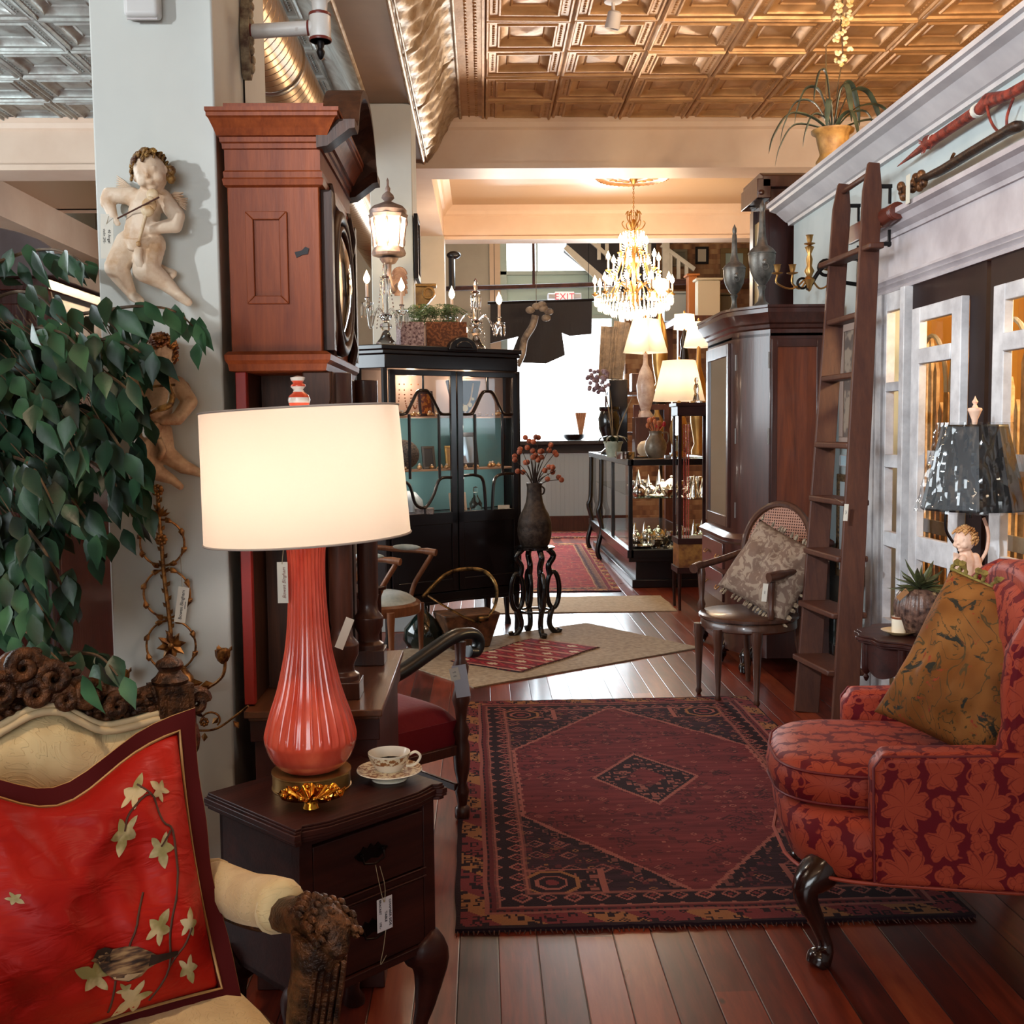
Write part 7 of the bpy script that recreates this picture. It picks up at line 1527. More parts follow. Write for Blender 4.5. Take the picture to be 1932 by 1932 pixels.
# ================================================================ GLASS DISPLAY CASE WITH SILVER
t = thing('glass_showcase', 'long black-framed glass showcase on a plinth, full of silverware', 'display case', (0, 0, 0))
xa, xb, ya, yb2 = 1.43, 2.35, 10.5, 14.3; blk = MATS['black_painted_wood']
b = MB()
for x, y in ((xa, ya), (xb, ya), (xa, yb2), (xb, yb2), (xa, 11.9), (xa, 13.1)): b.box(x-.02, x+.02, y-.02, y+.02, .36, 1.2)
for z0, z1, o_ in ((1.2, 1.26, .03), (.30, .38, .035)):
    b.box(xa-o_, xa+.03, ya-o_, yb2+o_, z0, z1); b.box(xb-.03, xb+o_, ya-o_, yb2+o_, z0, z1); b.box(xa, xb, ya-o_, ya+.03, z0, z1); b.box(xa, xb, yb2-.03, yb2+o_, z0, z1)
b.make('frame', blk, t, bev=.004)
b = MB(); b.box(xa+.06, xb-.06, ya+.06, yb2-.06, .0, .26); b.box(xa-.02, xb, ya-.02, yb2, .26, .31); b.box(xa+.02, xb, ya+.02, yb2, .0, .08); b.make('plinth', blk, t, bev=.006)
MB().box(xa, xb, ya, yb2, .372, .382).make('floor_board', mat('dark_mirror_base', '3c3630', .15, .6), t)
b = MB(); b.box(xa, xb, ya, yb2, 1.235, 1.245); b.make('glass_top', mat('silvery_glass_top', '9c968c', .08, .5, alpha=.85), t, smooth=0)
b = MB(); b.box(xa-.003, xa+.001, ya, yb2, .38, 1.2); b.box(xa, xb, ya-.003, ya+.001, .38, 1.2); b.make('glass', pane, t, smooth=0)
MB().box(xa+.05, xb-.05, ya+.05, yb2-.1, .87, .878).make('glass_shelf', glass_mat('green_edge_shelf', 'dfe8e0'), t, smooth=0)
for (x, y) in ((xa-.05, yb2-.2), (xa-.05, 12.9)):
    b = MB(); b.tube(sp3([(x+.03, y, 1.2), (x+.02, y, .7), (x-.01, y, .58), (x+.02, y, .45), (x+.03, y, .34), (x-.02, y, .12), (x+.01, y, 0)], 4), .028, 8); b.make('corner_post', blk, t, smooth=60)
area('showcase_strip_light', (1.9, 11.6, 1.19), (1.9, 11.6, 0), .6, 2.0, 14, (1, .82, .6))
rg = random.Random(31)
shapes = {
 'teapot': ('silver teapot', [(0, 0), (.04, 0), (.06, .02), (.07, .06), (.055, .1), (.03, .12), (.012, .13), (.014, .145), (0, .155)]),
 'goblet': ('silver goblet', [(0, 0), (.035, 0), (.03, .008), (.008, .02), (.008, .07), (.03, .09), (.038, .13), (.036, .16), (.03, .16), (.0, .1)]),
 'platter': ('silver platter', [(0, .0), (.06, 0), (.10, .012), (.12, .02), (.12, .024), (.06, .01), (0, .008)]),
 'cone_ornament': ('mercury glass cone', [(0, 0), (.045, 0), (.04, .05), (.02, .14), (.005, .2), (0, .22)]),
 'sugar_bowl': ('silver bowl', [(0, 0), (.03, 0), (.03, .015), (.055, .04), (.065, .08), (.06, .08), (.04, .04), (0, .03)])}
protos = {}; cnt = {}
names = list(shapes)
spots_ = []
for z in (.879, .3825):
    for j in range(4):
        for i in range(6): spots_.append((xa+.13+i*.135+rg.uniform(-.02, .02), ya+.16+j*.22+rg.uniform(-.03, .03), z))
for k, (x, y, z) in enumerate(spots_):
    nm = names[(k*7+k//6) % 5]; lab = shapes[nm][0]; up_ = z > .8
    if (nm, up_) not in protos:
        t = thing(nm, '%s among the silverware on the %s of the glass showcase' % (lab, 'glass shelf' if up_ else 'bottom'), nm.replace('_', ' '), (x, y, z), 0, '%ss on the showcase %s' % (lab, 'shelf' if up_ else 'bottom'))
        MB().lathe(shapes[nm][1], 20).make('body', silver, t, smooth=50)
        if nm == 'teapot': b = MB(); b.tube(sp3([(.05, 0, .1), (.1, 0, .1), (.1, 0, .05), (.06, 0, .035)], 4), .006, 6); b.make('handle', silver, t); b = MB(); b.tube([(-.055, 0, .04), (-.09, 0, .07), (-.105, 0, .11)], [.014, .01, .007], 7); b.make('spout', silver, t)
        protos[(nm, up_)] = t
    else: t = dup(protos[(nm, up_)], (x, y, z), rg.uniform(0, 6), sc=rg.uniform(.85, 1.25))
    j_, i_ = (k % 24)//6, k % 6; t['label'] = '%s, %s in the %s row on the showcase %s' % (lab, ('first', 'second', 'third', 'fourth', 'fifth', 'sixth')[i_], ('front', 'second', 'third', 'back')[j_], 'glass shelf' if up_ else 'bottom')
# on top of it
zt = 1.262
def spot_on(px, Y): return (at(px, 840, Y=Y).x, Y, zt)
t = thing('potted_orchid', 'mauve orchid in a fluted pale green pot on the glass showcase', 'potted plant', spot_on(1157, 11.3))
MB().lathe([(0, 0), (.06, 0), (.075, .06), (.085, .13), (.1, .15), (.1, .165), (.085, .16), (.0, .14)], 48, fl=lambda r, z, q: r*(1+.03*abs(sin(q*10)))).make('pot', mott('pale_green_glaze', '9aa894', 'c3ccb8', 10, .3), t, smooth=50)
po_ = V(t.location); b = MB(); fl2 = MB()
for px, py in ((1130, 720), (1150, 735), (1125, 705)):
    e = at(px, py, Y=11.25)-po_; Q = sp3([(0, 0, .15), (e.x*.2, 0, .4), (e.x*.5, 0, e.z*.85), tuple(e)], 5); b.tube(Q, .005, 5)
Q = sp3([(.02, 0, .15), (.08, 0, .35), (.2, 0, .62)], 5); b.tube(Q, .006, 5)
for i in range(44):
    p = at(rg.uniform(1108, 1150), rg.uniform(698, 740), Y=11.25+rg.uniform(-.05, .05))-po_; fl2.ball(p, (.024, .01, .022), 7, 5)
b.make('stems', mott('tan_orchid_stem', '6c5440', '96805c', 12, .6), t); fl2.make('blossoms', mott('mauve_petals', '7c626a', 'b59ea4', 16, .6), t, smooth=70)
b = MB()
for i in range(9): a = i*.7; b.tube([(0, 0, .15), (.07*cos(a), .05*sin(a), .22), (.14*cos(a), .1*sin(a), .20), (.18*cos(a), .12*sin(a), .15)], [.01, .022, .018, .003], 5, sy=.3)
b.make('leaves', mat('dark_green_leaf', '1f2c1e', .4), t, smooth=60)
t = thing('tulip_jug', 'grey pewter jug of red and orange tulips on the glass showcase', 'vase', spot_on(1237, 10.85))
MB().lathe([(0, 0), (.07, 0), (.1, .05), (.11, .11), (.1, .17), (.065, .22), (.06, .25), (.07, .27), (.06, .27), (0, .24)], 28).make('body', mott('grey_stoneware', '6c6050', '9c9080', 9, .35, .2), t, smooth=50); MB().tube(sp3([(.065, 0, .25), (.12, 0, .25), (.13, 0, .18), (.1, 0, .13)], 4), .009, 6).make('handle', MATS['grey_stoneware'], t)
b = MB(); b2 = MB()
for i in range(13):
    a = rg.uniform(0, 6.3); r = rg.uniform(.02, .11); p = V((r*cos(a), r*sin(a), rg.uniform(.31, .39))); b2.tube([(r*.3*cos(a), r*.3*sin(a), .25), p], .004, 5)
    (b if i % 2 else b2).ball(p, (.02, .02, .028), 8, 6)
b.make('red_tulips', mat('red_petal', 'b02430', .5), t, smooth=80); b2.make('orange_tulips', mat('orange_petal', 'c8794c', .5), t, smooth=80)
tag(MB().lathe([(0, 0), (.17, .0), (.2, .012), (.2, .018), (0, .01)], 28).make('silver_tray', silver, loc=spot_on(1195, 11.0), smooth=50), 'round polished silver tray on the near end of the showcase top', 'tray')
tag(MB().lathe([(0, 0), (.09, 0), (.1, .05), (.1, .07), (0, .07)], 28).make('silver_box', silver, loc=spot_on(1180, 10.7), smooth=50), 'low round silver box on the near corner of the showcase top', 'box')
lamp_em = trans_mat('glowing_ivory_silk', 'f6ecdc', .62, 'fff0dc')
def lampy(label, px, Y, zb, z0, z1, r0, r1, n, pw, basem, base_pr, pleat=0, nm='table_lamp'):
    x = at(px, 700, Y=Y).x; t = thing(nm, label, 'lamp', (x, Y, zb)); k = z0-zb
    MB().lathe([(r, z*k) for r, z in base_pr], 20).make('base', basem, t, smooth=50)
    b = MB(); b.lathe([(r0, z0-zb), (r1, z1-zb)], n, caps=False, fl=(lambda r, z, q: r*(1+.03*cos(q*8)-.02)) if pleat else None); b.make('shade', lamp_em, t, smooth=30)
    MB().lathe([(.008, k), (.008, z1-zb+.01), (.014, z1-zb+.03), (0, z1-zb+.05)], 10).make('harp', brass, t); MB().ball((0, 0, (z0+z1)/2-zb), (.03, .03, .045), 10, 8).make('bulb', bulb_on, t, smooth=80)
    point('shade_light', (x, Y, (z0+z1)/2+.0), pw*.28, (1, .82, .64), .05); return t
ginger = [(0, 0), (.08, 0), (.08, .04), (.05, .1), (.09, .3), (.1, .5), (.07, .7), (.03, .82), (.02, 1.0)]
def zpx(py, Y): return at(966, py, Y=Y).z
lampy('large lit bell lamp with square ivory shade, above and behind the jug of tulips', 1218, 11.9, 1.682, zpx(668, 11.9), zpx(604, 11.9), .245, .14, 4, 14, mott('blossom_porcelain', 'b09080', 'dccabc', 10, .3), ginger)
lampy('lit lamp with wide gathered ivory shade near the slender bead cabinet', 1281, 11.3, 1.262, zpx(760, 11.3), zpx(683, 11.3), .27, .17, 48, 16, brass, ginger, 1)
lampy('small lit rectangular shade lamp at the back of the showcase', 1291, 13.1, 2.0, zpx(620, 12.8), zpx(590, 12.8), .13, .12, 4, 6, mat('dark_bronze_figure', '1a1412', .3, .5), [(0, 0), (.05, 0), (.05, .1), (.03, .3), (.06, .5), (.04, .7), (.05, .8), (.01, 1)])
lampy('lit white pleated lamp shade low behind the armoire cornice', 1318, 12.2, 1.262, zpx(650, 11.6), zpx(600, 11.6), .17, .11, 36, 8, brass, ginger, 1)
lampy('tall white lit lamp shade directly under the chandelier', 1245, 13.2, 2.0, zpx(572, 13.5), zpx(535, 13.5), .17, .08, 36, 8, brass, ginger, 0)
x_ = at(1218, 700, Y=11.9).x; t = thing('display_riser', 'dark box riser under the square-shaded lamp on the showcase', 'box', (x_, 11.9, 1.262)); MB().box(-.13, .13, -.13, .13, 0, .418).make('box', walnut, t, bev=.006); o_ = tag(MB().ball((0, 0, .08), (.09, .05, .09)).make('white_porcelain_shell', china, loc=(x_-.05, 11.6, 1.262), smooth=70), 'white porcelain shell ornament in front of the box riser', 'ornament')
# shelf unit behind the showcase
t = thing('etagere', 'dark wooden shelf stand crowded with lamps behind the showcase', 'shelf unit', (1.9, 13.25, 0)); 
b = MB()
for x in (-.35, .40):
    for y in (-.25, .25): b.box(x-.03, x+.03, y-.03, y+.03, 1.262, 1.96)
b.make('posts', walnut, t, bev=.003)
for z in (1.5, 1.98): MB().box(-.4, .45, -.3, .3, z-.02, z+.018).make('shelf', walnut, t)
tag(MB().box(-.06, .06, -.1, .1, 0, .22).make('mantel_clock', walnut, bev=.01, loc=(1.85, 13.1, 2.0)), 'small arched dark wood mantel clock on top of the shelf stand', 'clock')
t = thing('bronze_statuette', 'dark bronze figure statuette standing on the shelf stand behind the lamps', 'statuette', (2.12, 13.05, 1.52)); b = MB(); limb(b, [(0, 0, .05), (.02, 0, .18), (-.02, 0, .30), (0, 0, .42)], [.05, .07, .06, .04]); b.ball((0, 0, .49), .045); limb(b, [(-.03, 0, .38), (-.1, 0, .3), (-.02, -.05, .25)], [.03, .025, .02]); limb(b, [(.03, 0, .38), (.1, 0, .28), (.08, 0, .15)], [.03, .025, .03]); b.make('figure', mat('dark_bronze_figure', '1a1412', .3, .5), t, rem=.008, smo=2); MB().box(-.08, .08, -.06, .06, 0, .04).make('plinth', black_gloss, t)
t = thing('black_urn_stand', 'black lacquered urn pedestal behind the orchid', 'urn', (1.22+.25, 12.6, 1.262)); MB().lathe([(0, 0), (.1, 0), (.1, .03), (.04, .08), (.05, .12), (.12, .3), (.13, .42), (.10, .5), (.12, .52), (.12, .55), (0, .55)], 28).make('body', black_gloss, t, smooth=50)
t = thing('framed_mirror_stand', 'brown-framed standing glass behind the tulip jug', 'mirror', (1.85, 12.0, 1.262)); b = MB(); b.box(-.18, -.12, 0, .03, 0, .56); b.box(.16, .22, 0, .03, 0, .56); b.box(-.12, .16, 0, .03, .5, .56); b.make('frame', mott('reddish_frame', '4c241c', '6a3a2c', 5, .4), t, bev=.003); MB().box(-.12, .16, .012, .02, 0, .5).make('mirror', mirror_m, t)
for i, (px, dz, rz_) in enumerate(((1143, .62, 4), (1160, .68, 8))):
    c = at(px, 712, Y=12.9); t = thing('wooden_shutter', '%s of two grey-brown wooden shutters leaning by the far window' % ('left', 'right')[i], 'shutter', (c.x, 12.9, 2.15), rot=(rad(-6), rad(rz_), 0)); b = MB(); b.box(-.09, .09, -.015, .015, 0, dz); b.make('board', mott('grey_brown_pine', '463a30', '6f5e4c', 12, .7), t)
    b = MB()
    for x in (-.085, -.04, .045, .085): b.box(x-.008, x+.008, -.025, -.015, 0, dz)
    b.make('moulding', MATS['grey_brown_pine'], t)
t = thing('side_stand', 'black lacquered box stand on the showcase, carrying the two shutters', 'stand', (1.37, 13.0, 0)); 
b = MB(); b.box(-.12, .10, -.10, .14, 1.262, 2.14)
t.location = (1.62, 12.95, 0); b.make('body', black_gloss, t, bev=.01)
# slender bead cabinet
t = thing('bead_vitrine', 'slender dark glazed vitrine with red bead strands and a gold painted base', 'display cabinet', (1.80, 9.30, 0))
b = MB(); hw_ = .13
for x in (-hw_, hw_):
    for y in (-hw_, hw_): b.box(x-.014, x+.014, y-.014, y+.014, .6, 1.66)
b.box(-.155, .155, -.155, .155, 1.66, 1.75); b.box(-.17, .17, -.17, .17, 1.74, 1.77); b.box(-.15, .15, -.15, .15, .57, .62); b.box(-.155, .155, -.155, .155, .32, .37); b.make('frame', mahog, t, bev=.003)
for x in (-hw_, hw_):
    for y in (-hw_, hw_): b = MB(); b.tube([(x, y, .33), (x*1.02, y*1.02, .15), (x*.98, y*.98, 0)], [.018, .014, .012], 8); b.make('leg', mahog, t)
if 1: MB().box(-.14, .14, -.14, .14, .37, .58).make('painted_base', mott('gilt_painted_panel', '6a3a1c', 'b07c3c', 12, .4), t)
b = MB(); b.box(-.12, .12, -.134, -.132, .62, 1.66); b.box(-.134, -.132, -.12, .12, .62, 1.66); b.make('glass', pane, t, smooth=0)
for z in (.95, 1.3): MB().box(-.12, .12, -.12, .12, z, z+.006).make('shelf', MATS['green_edge_shelf'], t, smooth=0)
b = MB()
for x in (-.09, -.07, -.05):
    for k in range(70): b.ball((x, -.10, 1.58-.014*k), .007, 5, 4)
tag(b.make('red_bead_strands', mat('red_glass_beads', 'c02c1c', .3), loc=(1.80, 9.30, 0)), 'three long red bead strands hanging in the slender vitrine', 'necklace')
t = thing('crystal_figurine', 'small clear crystal figurine on top of the slender vitrine', 'figurine', (1.83, 9.28, 1.771)); MB().lathe([(0, 0), (.05, 0), (.05, .015), (.03, .02), (.022, .06), (.015, .08), (.025, .12), (.018, .15), (.01, .165), (.018, .185), (.015, .21), (0, .22)], 12).make('figure', crystal, t)

# ================================================================ CHANDELIER AND MEDALLION
mx_, my_ = 1.73, 12.4
gm2 = mott('gilded_plaster', '7a5228', 'c08a4c', 10, .4, .3)
t = thing('ceiling_medallion', 'round gilded plaster ceiling medallion above the chandelier', 'ceiling medallion', (mx_, my_, ZC))
b = MB(); b.lathe([(.44, 0), (.44, -.02), (.42, -.035), (.40, -.03), (.385, -.045), (.36, -.03), (.33, -.02), (.2, -.02), (.17, -.035), (.14, -.025), (.1, -.04), (.06, -.05), (0, -.05)], 60); b.make('disc', gm2, t, smooth=40)
b = MB()
for k in range(44): a = 2*PI*k/44; b.ball((.40*cos(a), .40*sin(a), -.035), (.018, .018, .012), 6, 4)
for k in range(18): a = 2*PI*k/18; b.ball((.27*cos(a), .27*sin(a), -.02), (.05, .02, .014), 8, 4, Matrix.Translation((0, 0, 0)))
b.make('ornament', gm2, t, smooth=60)
t = thing('chandelier', 'large lit crystal chandelier with many candle bulbs hanging from the medallion', 'chandelier', (mx_, my_, 0))
b = MB()
for k in range(16):
    z = 4.33-.026*k; c = (0, 0, z); b.tube([(.008*cos(a) if k % 2 else 0, 0 if k % 2 else .008*cos(a), z+.018*sin(a)) for a in [2*PI*i/8 for i in range(8)]], .003, 4, closed=True)
b.make('chain', brass, t)
b = MB(); b.lathe([(.05, 4.35), (.02, 4.30), (.0, 4.29)], 16); b.lathe([(0, 3.92), (.02, 3.9), (.035, 3.86), (.02, 3.8), (.015, 3.6), (.03, 3.5), (.05, 3.4), (.02, 3.3), (.03, 3.1), (.05, 3.02), (.03, 2.95), (.0, 2.86)], 16); 
for k in range(6): a = 2*PI*k/6; b.tube(sp3([(.02*cos(a), .02*sin(a), 3.82), (.07*cos(a), .07*sin(a), 3.92), (.06*cos(a), .06*sin(a), 4.0), (.09*cos(a), .09*sin(a), 3.96)], 4), .007, 5); b.tube(sp3([(.02*cos(a), .02*sin(a), 3.78), (.09*cos(a), .09*sin(a), 3.80), (.13*cos(a), .13*sin(a), 3.86), (.11*cos(a), .11*sin(a), 3.89)], 4), .006, 5)
b.make('stem', brass, t, smooth=60)
armp = None
for ring_, (nr, R_, z) in enumerate(((10, .44, 3.10), (6, .30, 3.36), (4, .17, 3.55))):
    for k in range(nr):
        a = 2*PI*k/nr+.2*ring_; o = bpy.data.objects.new('candle_arm', None)
        b = MB(); u = V((cos(a), sin(a), 0)); b.tube(sp3([V((0, 0, z-.02))+u*.03, V((0, 0, z+.1))+u*R_*.4, V((0, 0, z-.12))+u*R_*.75, V((0, 0, z-.04))+u*R_], 4), .008, 6); p = u*R_
        b.lathe([(.01, z-.05), (.035, z-.03), (.037, z-.02), (.01, z-.02), (.012, z)], 10, o=(p.x, p.y, 0)); ar = b.make('candle_arm', brass, t, smooth=60)
        b = MB(); b.tube([(p.x, p.y, z), (p.x, p.y, z+.09)], .011, 8); b.make('candle', candle_m, ar); b = MB(); flame(b, p.x, p.y, z+.09, 1.3); b.make('bulb', bulb_on, ar, smooth=80)
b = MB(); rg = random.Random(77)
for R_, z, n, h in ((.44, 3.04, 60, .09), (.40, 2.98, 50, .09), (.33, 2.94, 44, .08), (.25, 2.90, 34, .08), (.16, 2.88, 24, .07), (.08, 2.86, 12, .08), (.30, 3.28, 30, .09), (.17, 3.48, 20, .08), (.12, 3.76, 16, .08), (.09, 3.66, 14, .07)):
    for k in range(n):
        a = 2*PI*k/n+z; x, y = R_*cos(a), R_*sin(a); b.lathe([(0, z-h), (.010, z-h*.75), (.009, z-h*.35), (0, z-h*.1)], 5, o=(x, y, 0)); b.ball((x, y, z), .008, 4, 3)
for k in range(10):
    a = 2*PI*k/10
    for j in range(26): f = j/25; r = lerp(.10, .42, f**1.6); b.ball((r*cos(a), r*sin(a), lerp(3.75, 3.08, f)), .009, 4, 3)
cry2 = mat('glowing_crystal_drops', 'ffffff', .05, .0, trans=.6, ior=1.5, emit='ffe2bc', es=1.3)  # drops emit so the crystal carries the glare of the bulbs
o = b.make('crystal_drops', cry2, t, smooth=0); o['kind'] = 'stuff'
for k in range(5): a = 2*PI*k/5; point('chandelier_light', (mx_+.36*cos(a), my_+.36*sin(a), 3.28), 20, WARM2, .05)

# ================================================================ THE FAR END
t = thing('exit_sign', 'white emergency sign with red EXIT letters and two lamp heads over the far window', 'exit sign', at(1065, 560, Y=15.9))
MB().box(-.14, .14, -.03, .03, -.07, .07).make('case', mat('white_sign_face', 'dcd8d2', .5, emit='ffffff', es=.35), t, bev=.006); text('EXIT', .13, mat('exit_red', 'c02038', .5, emit='d02040', es=.5), t, (0, -.033, -.005), name='exit_letters', sp=1.1)
for s_ in (-1, 1): b = MB(); b.tube([(.14*s_, 0, 0), (.24*s_, -.02, -.0)], .05, 12); b.make('lamp_head', white_trim, t)
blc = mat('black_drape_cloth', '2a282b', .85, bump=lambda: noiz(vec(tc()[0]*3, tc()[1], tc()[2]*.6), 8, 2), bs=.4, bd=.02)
def pz(px, py, Y=15.6): p = at(px, py, Y=Y); return (p.x, p.z)
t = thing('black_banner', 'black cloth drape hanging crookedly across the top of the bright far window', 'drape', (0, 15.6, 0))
b = MB(); b.prism([pz(*p) for p in ((925, 574), (1117, 568), (1116, 630), (1075, 634), (1060, 628), (1066, 670), (1030, 686), (985, 684), (968, 660), (978, 635), (925, 648))], -.012, .012, 'y'); b.make('cloth', blc, t, smooth=0)  # lower outline of the cloth is cut where window glare eats it
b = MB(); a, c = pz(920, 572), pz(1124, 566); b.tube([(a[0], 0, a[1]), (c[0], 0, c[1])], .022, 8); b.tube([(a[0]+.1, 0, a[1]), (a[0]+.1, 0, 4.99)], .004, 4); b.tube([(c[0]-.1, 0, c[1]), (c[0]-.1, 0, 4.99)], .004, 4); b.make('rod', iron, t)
t = thing('garment_rail', 'long dark iron rail hung from the ceiling across the far window', 'rail', (0, 15.4, 0)); b = MB(); a, c = pz(840, 545, 15.4), pz(1120, 537, 15.4); d = pz(1500, 528, 15.4); b.tube([(a[0], 0, a[1]), (c[0], 0, c[1]), (d[0], 0, d[1])], .035, 8); b.make('bar', mott('rusty_iron', '2a1614', '4a2822', 9, .6), t)
b = MB(); a = pz(1007, 541, 15.4); b.tube([(a[0], 0, a[1]), (a[0], 0, 5.0)], .02, 8); b.make('hanging_rod', MATS['rusty_iron'], t)
t = thing('wooden_corbel_post', 'dark wooden hook post standing on the iron rail at the left', 'post', (0, 15.3, 0)); b = MB(); a = pz(853, 545, 15.3); b.tube([(a[0], 0, a[1]), (a[0], 0, a[1]+.42)], .045, 8); b.ball((a[0]+.03, 0, a[1]+.46), (.1, .05, .06), 10, 6); b.make('post', ebony, t)
t = thing('driftwood_branch', 'gnarled grey-brown coral branch ornament before the black drape', 'ornament', (0, 15.0, 0)); b = MB(); Q = [V(pz(x, y, 15.0)[:1]+(0,)+pz(x, y, 15.0)[1:]) for x, y in ((975, 690), (985, 668), (990, 640), (1005, 615), (1010, 595))]; b.tube(sp3(Q, 4), .05, 8)
for x, y in ((1000, 585), (1012, 578), (1025, 582), (1035, 588), (1030, 600), (1022, 575)): p = pz(x, y, 15.0); b.ball((p[0], 0, p[1]), (.07, .05, .05), 7, 5)
b.tube([(pz(1012, 580, 15.0)[0], 0, pz(1012, 580, 15.0)[1]), (pz(1012, 580, 15.0)[0], 0, 4.99)], .004, 4); b.make('branch', mott('grey_coral', '4a403a', '8a7c6c', 9, .7, bs=.6), t, smooth=50)
# stairs up at the far right
t = thing('staircase', 'white-railed staircase descending across the brick wall behind the chandelier', 'staircase', (0, 16.0, 0)); wt2 = mott('stair_white_paint', 'b4ac9c', 'c8c0b0', 4, .5)
P3 = lambda x, y: pz(x, y, 16.0)
b = MB(); b.prism([P3(1063, 470), P3(1070, 462), P3(1240, 610), P3(1240, 640)], -.03, .03, 'y'); b.make('stringer', wt2, t)
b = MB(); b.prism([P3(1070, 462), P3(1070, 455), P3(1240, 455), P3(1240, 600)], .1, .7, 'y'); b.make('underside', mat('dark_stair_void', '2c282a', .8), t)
b = MB(); b.prism([P3(1245, 465), P3(1250, 460), P3(1312, 505), P3(1308, 512)], -.03, .03, 'y'); b.prism([P3(1110, 455), P3(1120, 455), P3(1160, 490), P3(1155, 495)], -.03, .03, 'y'); b.make('handrail', wt2, t)
for x in (1265, 1280, 1295, 1130, 1145, 1225): 
    y0_ = 465+(x-1250)*.72 if x > 1200 else 460; p0, p1 = P3(x, max(y0_, 460)), P3(x, 530 if x > 1200 else 490); b = MB(); b.box(p0[0]-.025, p0[0]+.025, -.02, .02, p1[1], p0[1]); b.make('baluster', wt2, t)
b = MB(); p0, p1 = P3(1256, 455), P3(1256, 540); b.box(p0[0]-.05, p0[0]+.05, -.04, .04, p1[1], p0[1]+.2); b.make('newel_post', wt2, t)
b = MB(); p0, p1 = P3(1262, 528), P3(1480, 522); b.box(p0[0], p1[0], -.1, .6, p0[1]-.06, p0[1]); b.make('landing', walnut, t)
def farframe(label, px, py, w, h, Y, m1, m2, nm='picture'):
    p = at(px, py, Y=Y); t = thing(nm, label, 'picture', (p.x, Y, p.z-h/2)); f = w*.18; b = MB(); b.box(-w/2, w/2, -.02, 0, 0, f); b.box(-w/2, w/2, -.02, 0, h-f, h); b.box(-w/2, -w/2+f, -.02, 0, f, h-f); b.box(w/2-f, w/2, -.02, 0, f, h-f); b.make('frame', m1, t, bev=.004); MB().box(-w/2+f, w/2-f, -.01, 0, f, h-f).make('print', m2, t)
farframe('black-framed small print on the far brick wall', 1324, 482, .20, .26, 16.68, iron, mat('pale_print', 'b0a898', .6)); farframe('grey-framed print on the far brick wall beside the stairs', 1283, 487, .22, .26, 16.68, mat('grey_green_frame', '7c7460', .6), mat('dim_print', '6c6858', .6)); farframe('large gilt-framed grey mirror at the right end of the brick wall', 1385, 500, .42, .5, 16.68, mat('olive_gilt_frame', '6a5430', .5), mat('grey_glass', '8a9890', .2))
# low goods in the far right: crates, pale chair backs
for i, (px, py, Y, w, h, c, lab) in enumerate(((1335, 560, 14.6, .3, .5, 'b8ac94', 'pale painted newel plinth among the goods behind the armoire'), (1305, 560, 14.9, .12, .6, 'a8642c', 'tall amber wooden box among the goods behind the armoire'), (1275, 560, 15.2, .35, .4, '8c9494', 'grey upholstered chair back under the stairs'), (1360, 555, 15.0, .3, .35, '5c5038', 'olive brown box on the goods pile under the stairs'))):
    p = at(px, py, Y=Y); t = thing(('plinth', 'tall_box', 'chair_back', 'storage_box')[i], lab, ('plinth', 'box', 'chair', 'box')[i], (p.x, Y, 3.04)); b = MB(); b.box(-w/2, w/2, -.1, .1, 0, h-.03); b.box(-w/2-.03, w/2+.03, -.13, .13, h-.03, h); b.make('body', mott('goods_%d' % i, c, c, 3, .6), t, bev=.01)
t = thing('display_platform', 'dark mezzanine platform carrying goods under the stairs', 'platform', (3.35, 14.9, 0)); MB().box(-.75, .75, -.5, .6, 2.95, 3.04).make('deck', walnut, t)
for x in (-.7, .7):
    for y in (-.45, .55): MB().box(x-.05, x+.05, y-.05, y+.05, 0, 2.95).make('post', walnut, t)
# window sill goods
s0 = at(1085, 828, Y=16.6)
t = thing('ornamental_basket', 'low dark openwork basket on the far window sill', 'basket', (at(1083, 828, Y=16.58).x, 16.58, 1.392)); b = MB(); b.lathe([(.1, 0), (.16, .04), (.18, .09), (.15, .09), (.1, .02), (0, .02)], 16, fl=lambda r, z, q: r*(1+.08*sin(q*8))); b.make('basket', iron, t, smooth=50)
t = thing('pencil_fan', 'small fan of tan reeds standing on the far window sill', 'reeds', (at(1096, 828, Y=16.62).x, 16.62, 1.392)); b = MB()
for k in range(5): b.tube([(0, 0, 0), ((k-2)*.035, 0, .42)], [.012, .02], 5)
b.make('reeds', mott('tan_reed', 'a07050', 'c89878', 8, .6), t)
# middle column: lantern, mirror, corbel ; duct
t = thing('wall_lantern', 'lit octagonal lantern with domed weathered top on the middle column', 'wall lantern', (at(733, 440, Y=8.0).x, 8.0, 0)); zz = lambda py: at(733, py, Y=8.0).z; k = 8.0/2050
lanm = mott('weathered_pink_grey_metal', '6a5650', '9c8880', 12, .5, .2)
pr = [(.0, 335), (2.2, 340), (2, 350), (5, 356), (4, 362), (10, 368), (12, 374), (6, 380), (14, 384), (28, 390), (35, 398), (34, 405), (24, 410)]
MB().lathe([(r*k, zz(y)) for r, y in reversed(pr)], 24).make('dome', lanm, t, smooth=40)
b = MB(); b.lathe([(35*k, zz(412)), (37*k, zz(406)), (32*k, zz(404))], 8); b.lathe([(0, zz(500)), (12*k, zz(497)), (18*k, zz(488)), (10*k, zz(484)), (30*k, zz(483)), (32*k, zz(478)), (28*k, zz(468)), (26*k, zz(466))], 8, caps=False)
for q in range(8): a = 2*PI*q/8; b.tube([(34*k*cos(a), 34*k*sin(a), zz(412)), (27*k*cos(a), 27*k*sin(a), zz(468))], .006, 5); b.ball((33*k*cos(a), 33*k*sin(a), zz(420)), (.012, .012, .03), 6, 4); b.ball((28*k*cos(a), 28*k*sin(a), zz(456)), (.012, .012, .04), 6, 4)
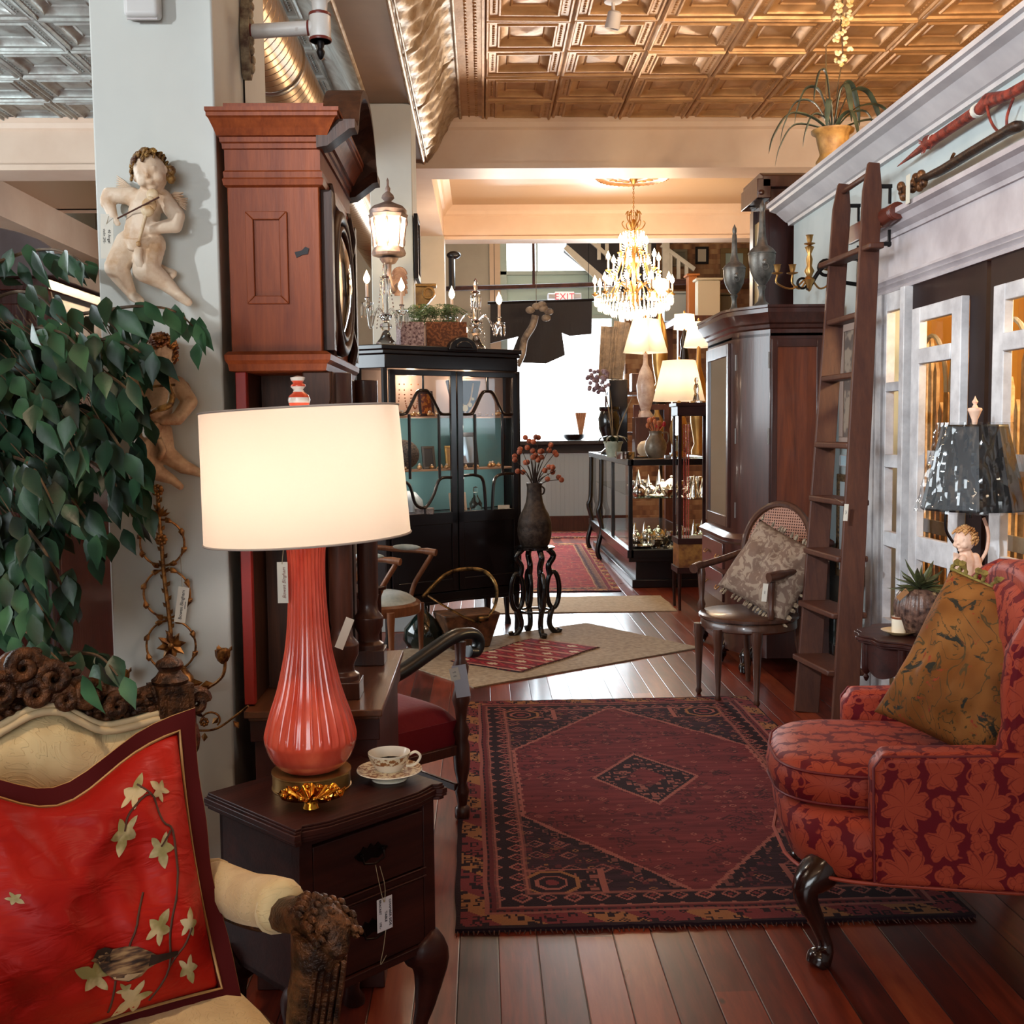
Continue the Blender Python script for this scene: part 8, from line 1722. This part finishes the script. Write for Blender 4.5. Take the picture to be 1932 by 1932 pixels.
b.tube(sp3([(0, 0, zz(498)), (0, 0, zz(520)), (.02, .05, zz(545)), (.04, .16, zz(535)), (.05, .195, zz(530))], 4), .018, 8); b.make('frame', lanm, t, smooth=40)
MB().lathe([(33*k, zz(411)), (26.5*k, zz(467))], 8, caps=False).make('glass', mat('frosted_lit_glass', 'fff0dc', .5, emit='ffe2b8', es=3.2), t, smooth=0)
b = MB(); 
for j in range(5): b.tube([(.06+.05*cos(a), .19, zz(535)-.05+.035*j+.05*sin(a)) for a in [PI*i/8 for i in range(9)]], .010, 5)
b.box(.02, .10, .185, .198, zz(552), zz(500)); b.make('wall_plate', mott('pinkish_scroll_plate', '7a5444', 'b08c74', 14, .5), t, smooth=40); point('lantern_light', (t.location.x, 7.82, zz(440)), 10, WARM2, .08)
t = thing('hanging_mirror', 'dark-framed mirror hanging on the aisle side of the middle column', 'mirror', (-.495, 8.45, 0)); p0, p1 = at(782, 410, Y=8.45).z, at(782, 530, Y=8.45).z; b = MB(); b.box(.0, .03, -.16, -.12, p1, p0); b.box(0, .03, .12, .16, p1, p0); b.box(0, .03, -.12, .12, p1, p1+.04); b.box(0, .03, -.12, .12, p0-.04, p0); b.make('frame', iron, t, bev=.004); MB().box(.002, .01, -.12, .12, p1+.04, p0-.04).make('mirror', mirror_m, t)
t = thing('scroll_corbel', 'gilded scrolled wall bracket on the middle column, above the fern', 'wall bracket', (-.495, 8.4, 0)); z0_ = at(790, 537, Y=8.4).z; z1_ = at(790, 590, Y=8.4).z
b = MB(); b.box(0, .16, -.06, .06, z0_-.02, z0_); b.prism([(0, z0_-.02), (.14, z0_-.03), (.15, z0_-.08), (.10, z0_-.14), (.03, z1_), (0, z1_)], -.045, .045, 'y'); b.tube([(.10+.04*cos(a), -.05, z0_-.07+.04*sin(a)) for a in [2*PI*i/16 for i in range(16)]], .012, 6, closed=True); b.make('bracket', mott('dull_gilding', '5a4020', '8f6c38', 12, .45, .3), t, bev=.005)
def ductm():
    x, y, z = tc(); return mixc(step(absE(frE(y/.09+x*1.2)-.5), .44, .5), 'a88a66', '6e563c')
dm_ = mat('galvanised_spiral_duct', ductm, .3, .75, bump=lambda: step(absE(frE(tc()[1]/.09+tc()[0]*1.2)-.5), .4, .5), bs=.8, bd=.006)
t = thing('spiral_duct', 'large round spiral metal air duct under the ceiling left of the long beam', 'duct', (-1.22, 0, 3.74))
b = MB(); b.tube([(0, 3.9, 0), (0, 11.6, 0), (.02, 11.9, -.04), (.15, 12.3, -.25)], .2, 36); b.make('pipe', dm_, t, smooth=60); b = MB()
for y in (4.95, 6.6, 8.5): b.lathe([(.202, -.03), (.208, -.02), (.208, .02), (.202, .03)], 36, Matrix.Translation((0, y, 0)) @ Matrix.Rotation(PI/2, 4, 'X'))
b.make('joint_band', mat('bright_duct_band', 'a09890', .3, .9), t, smooth=40)
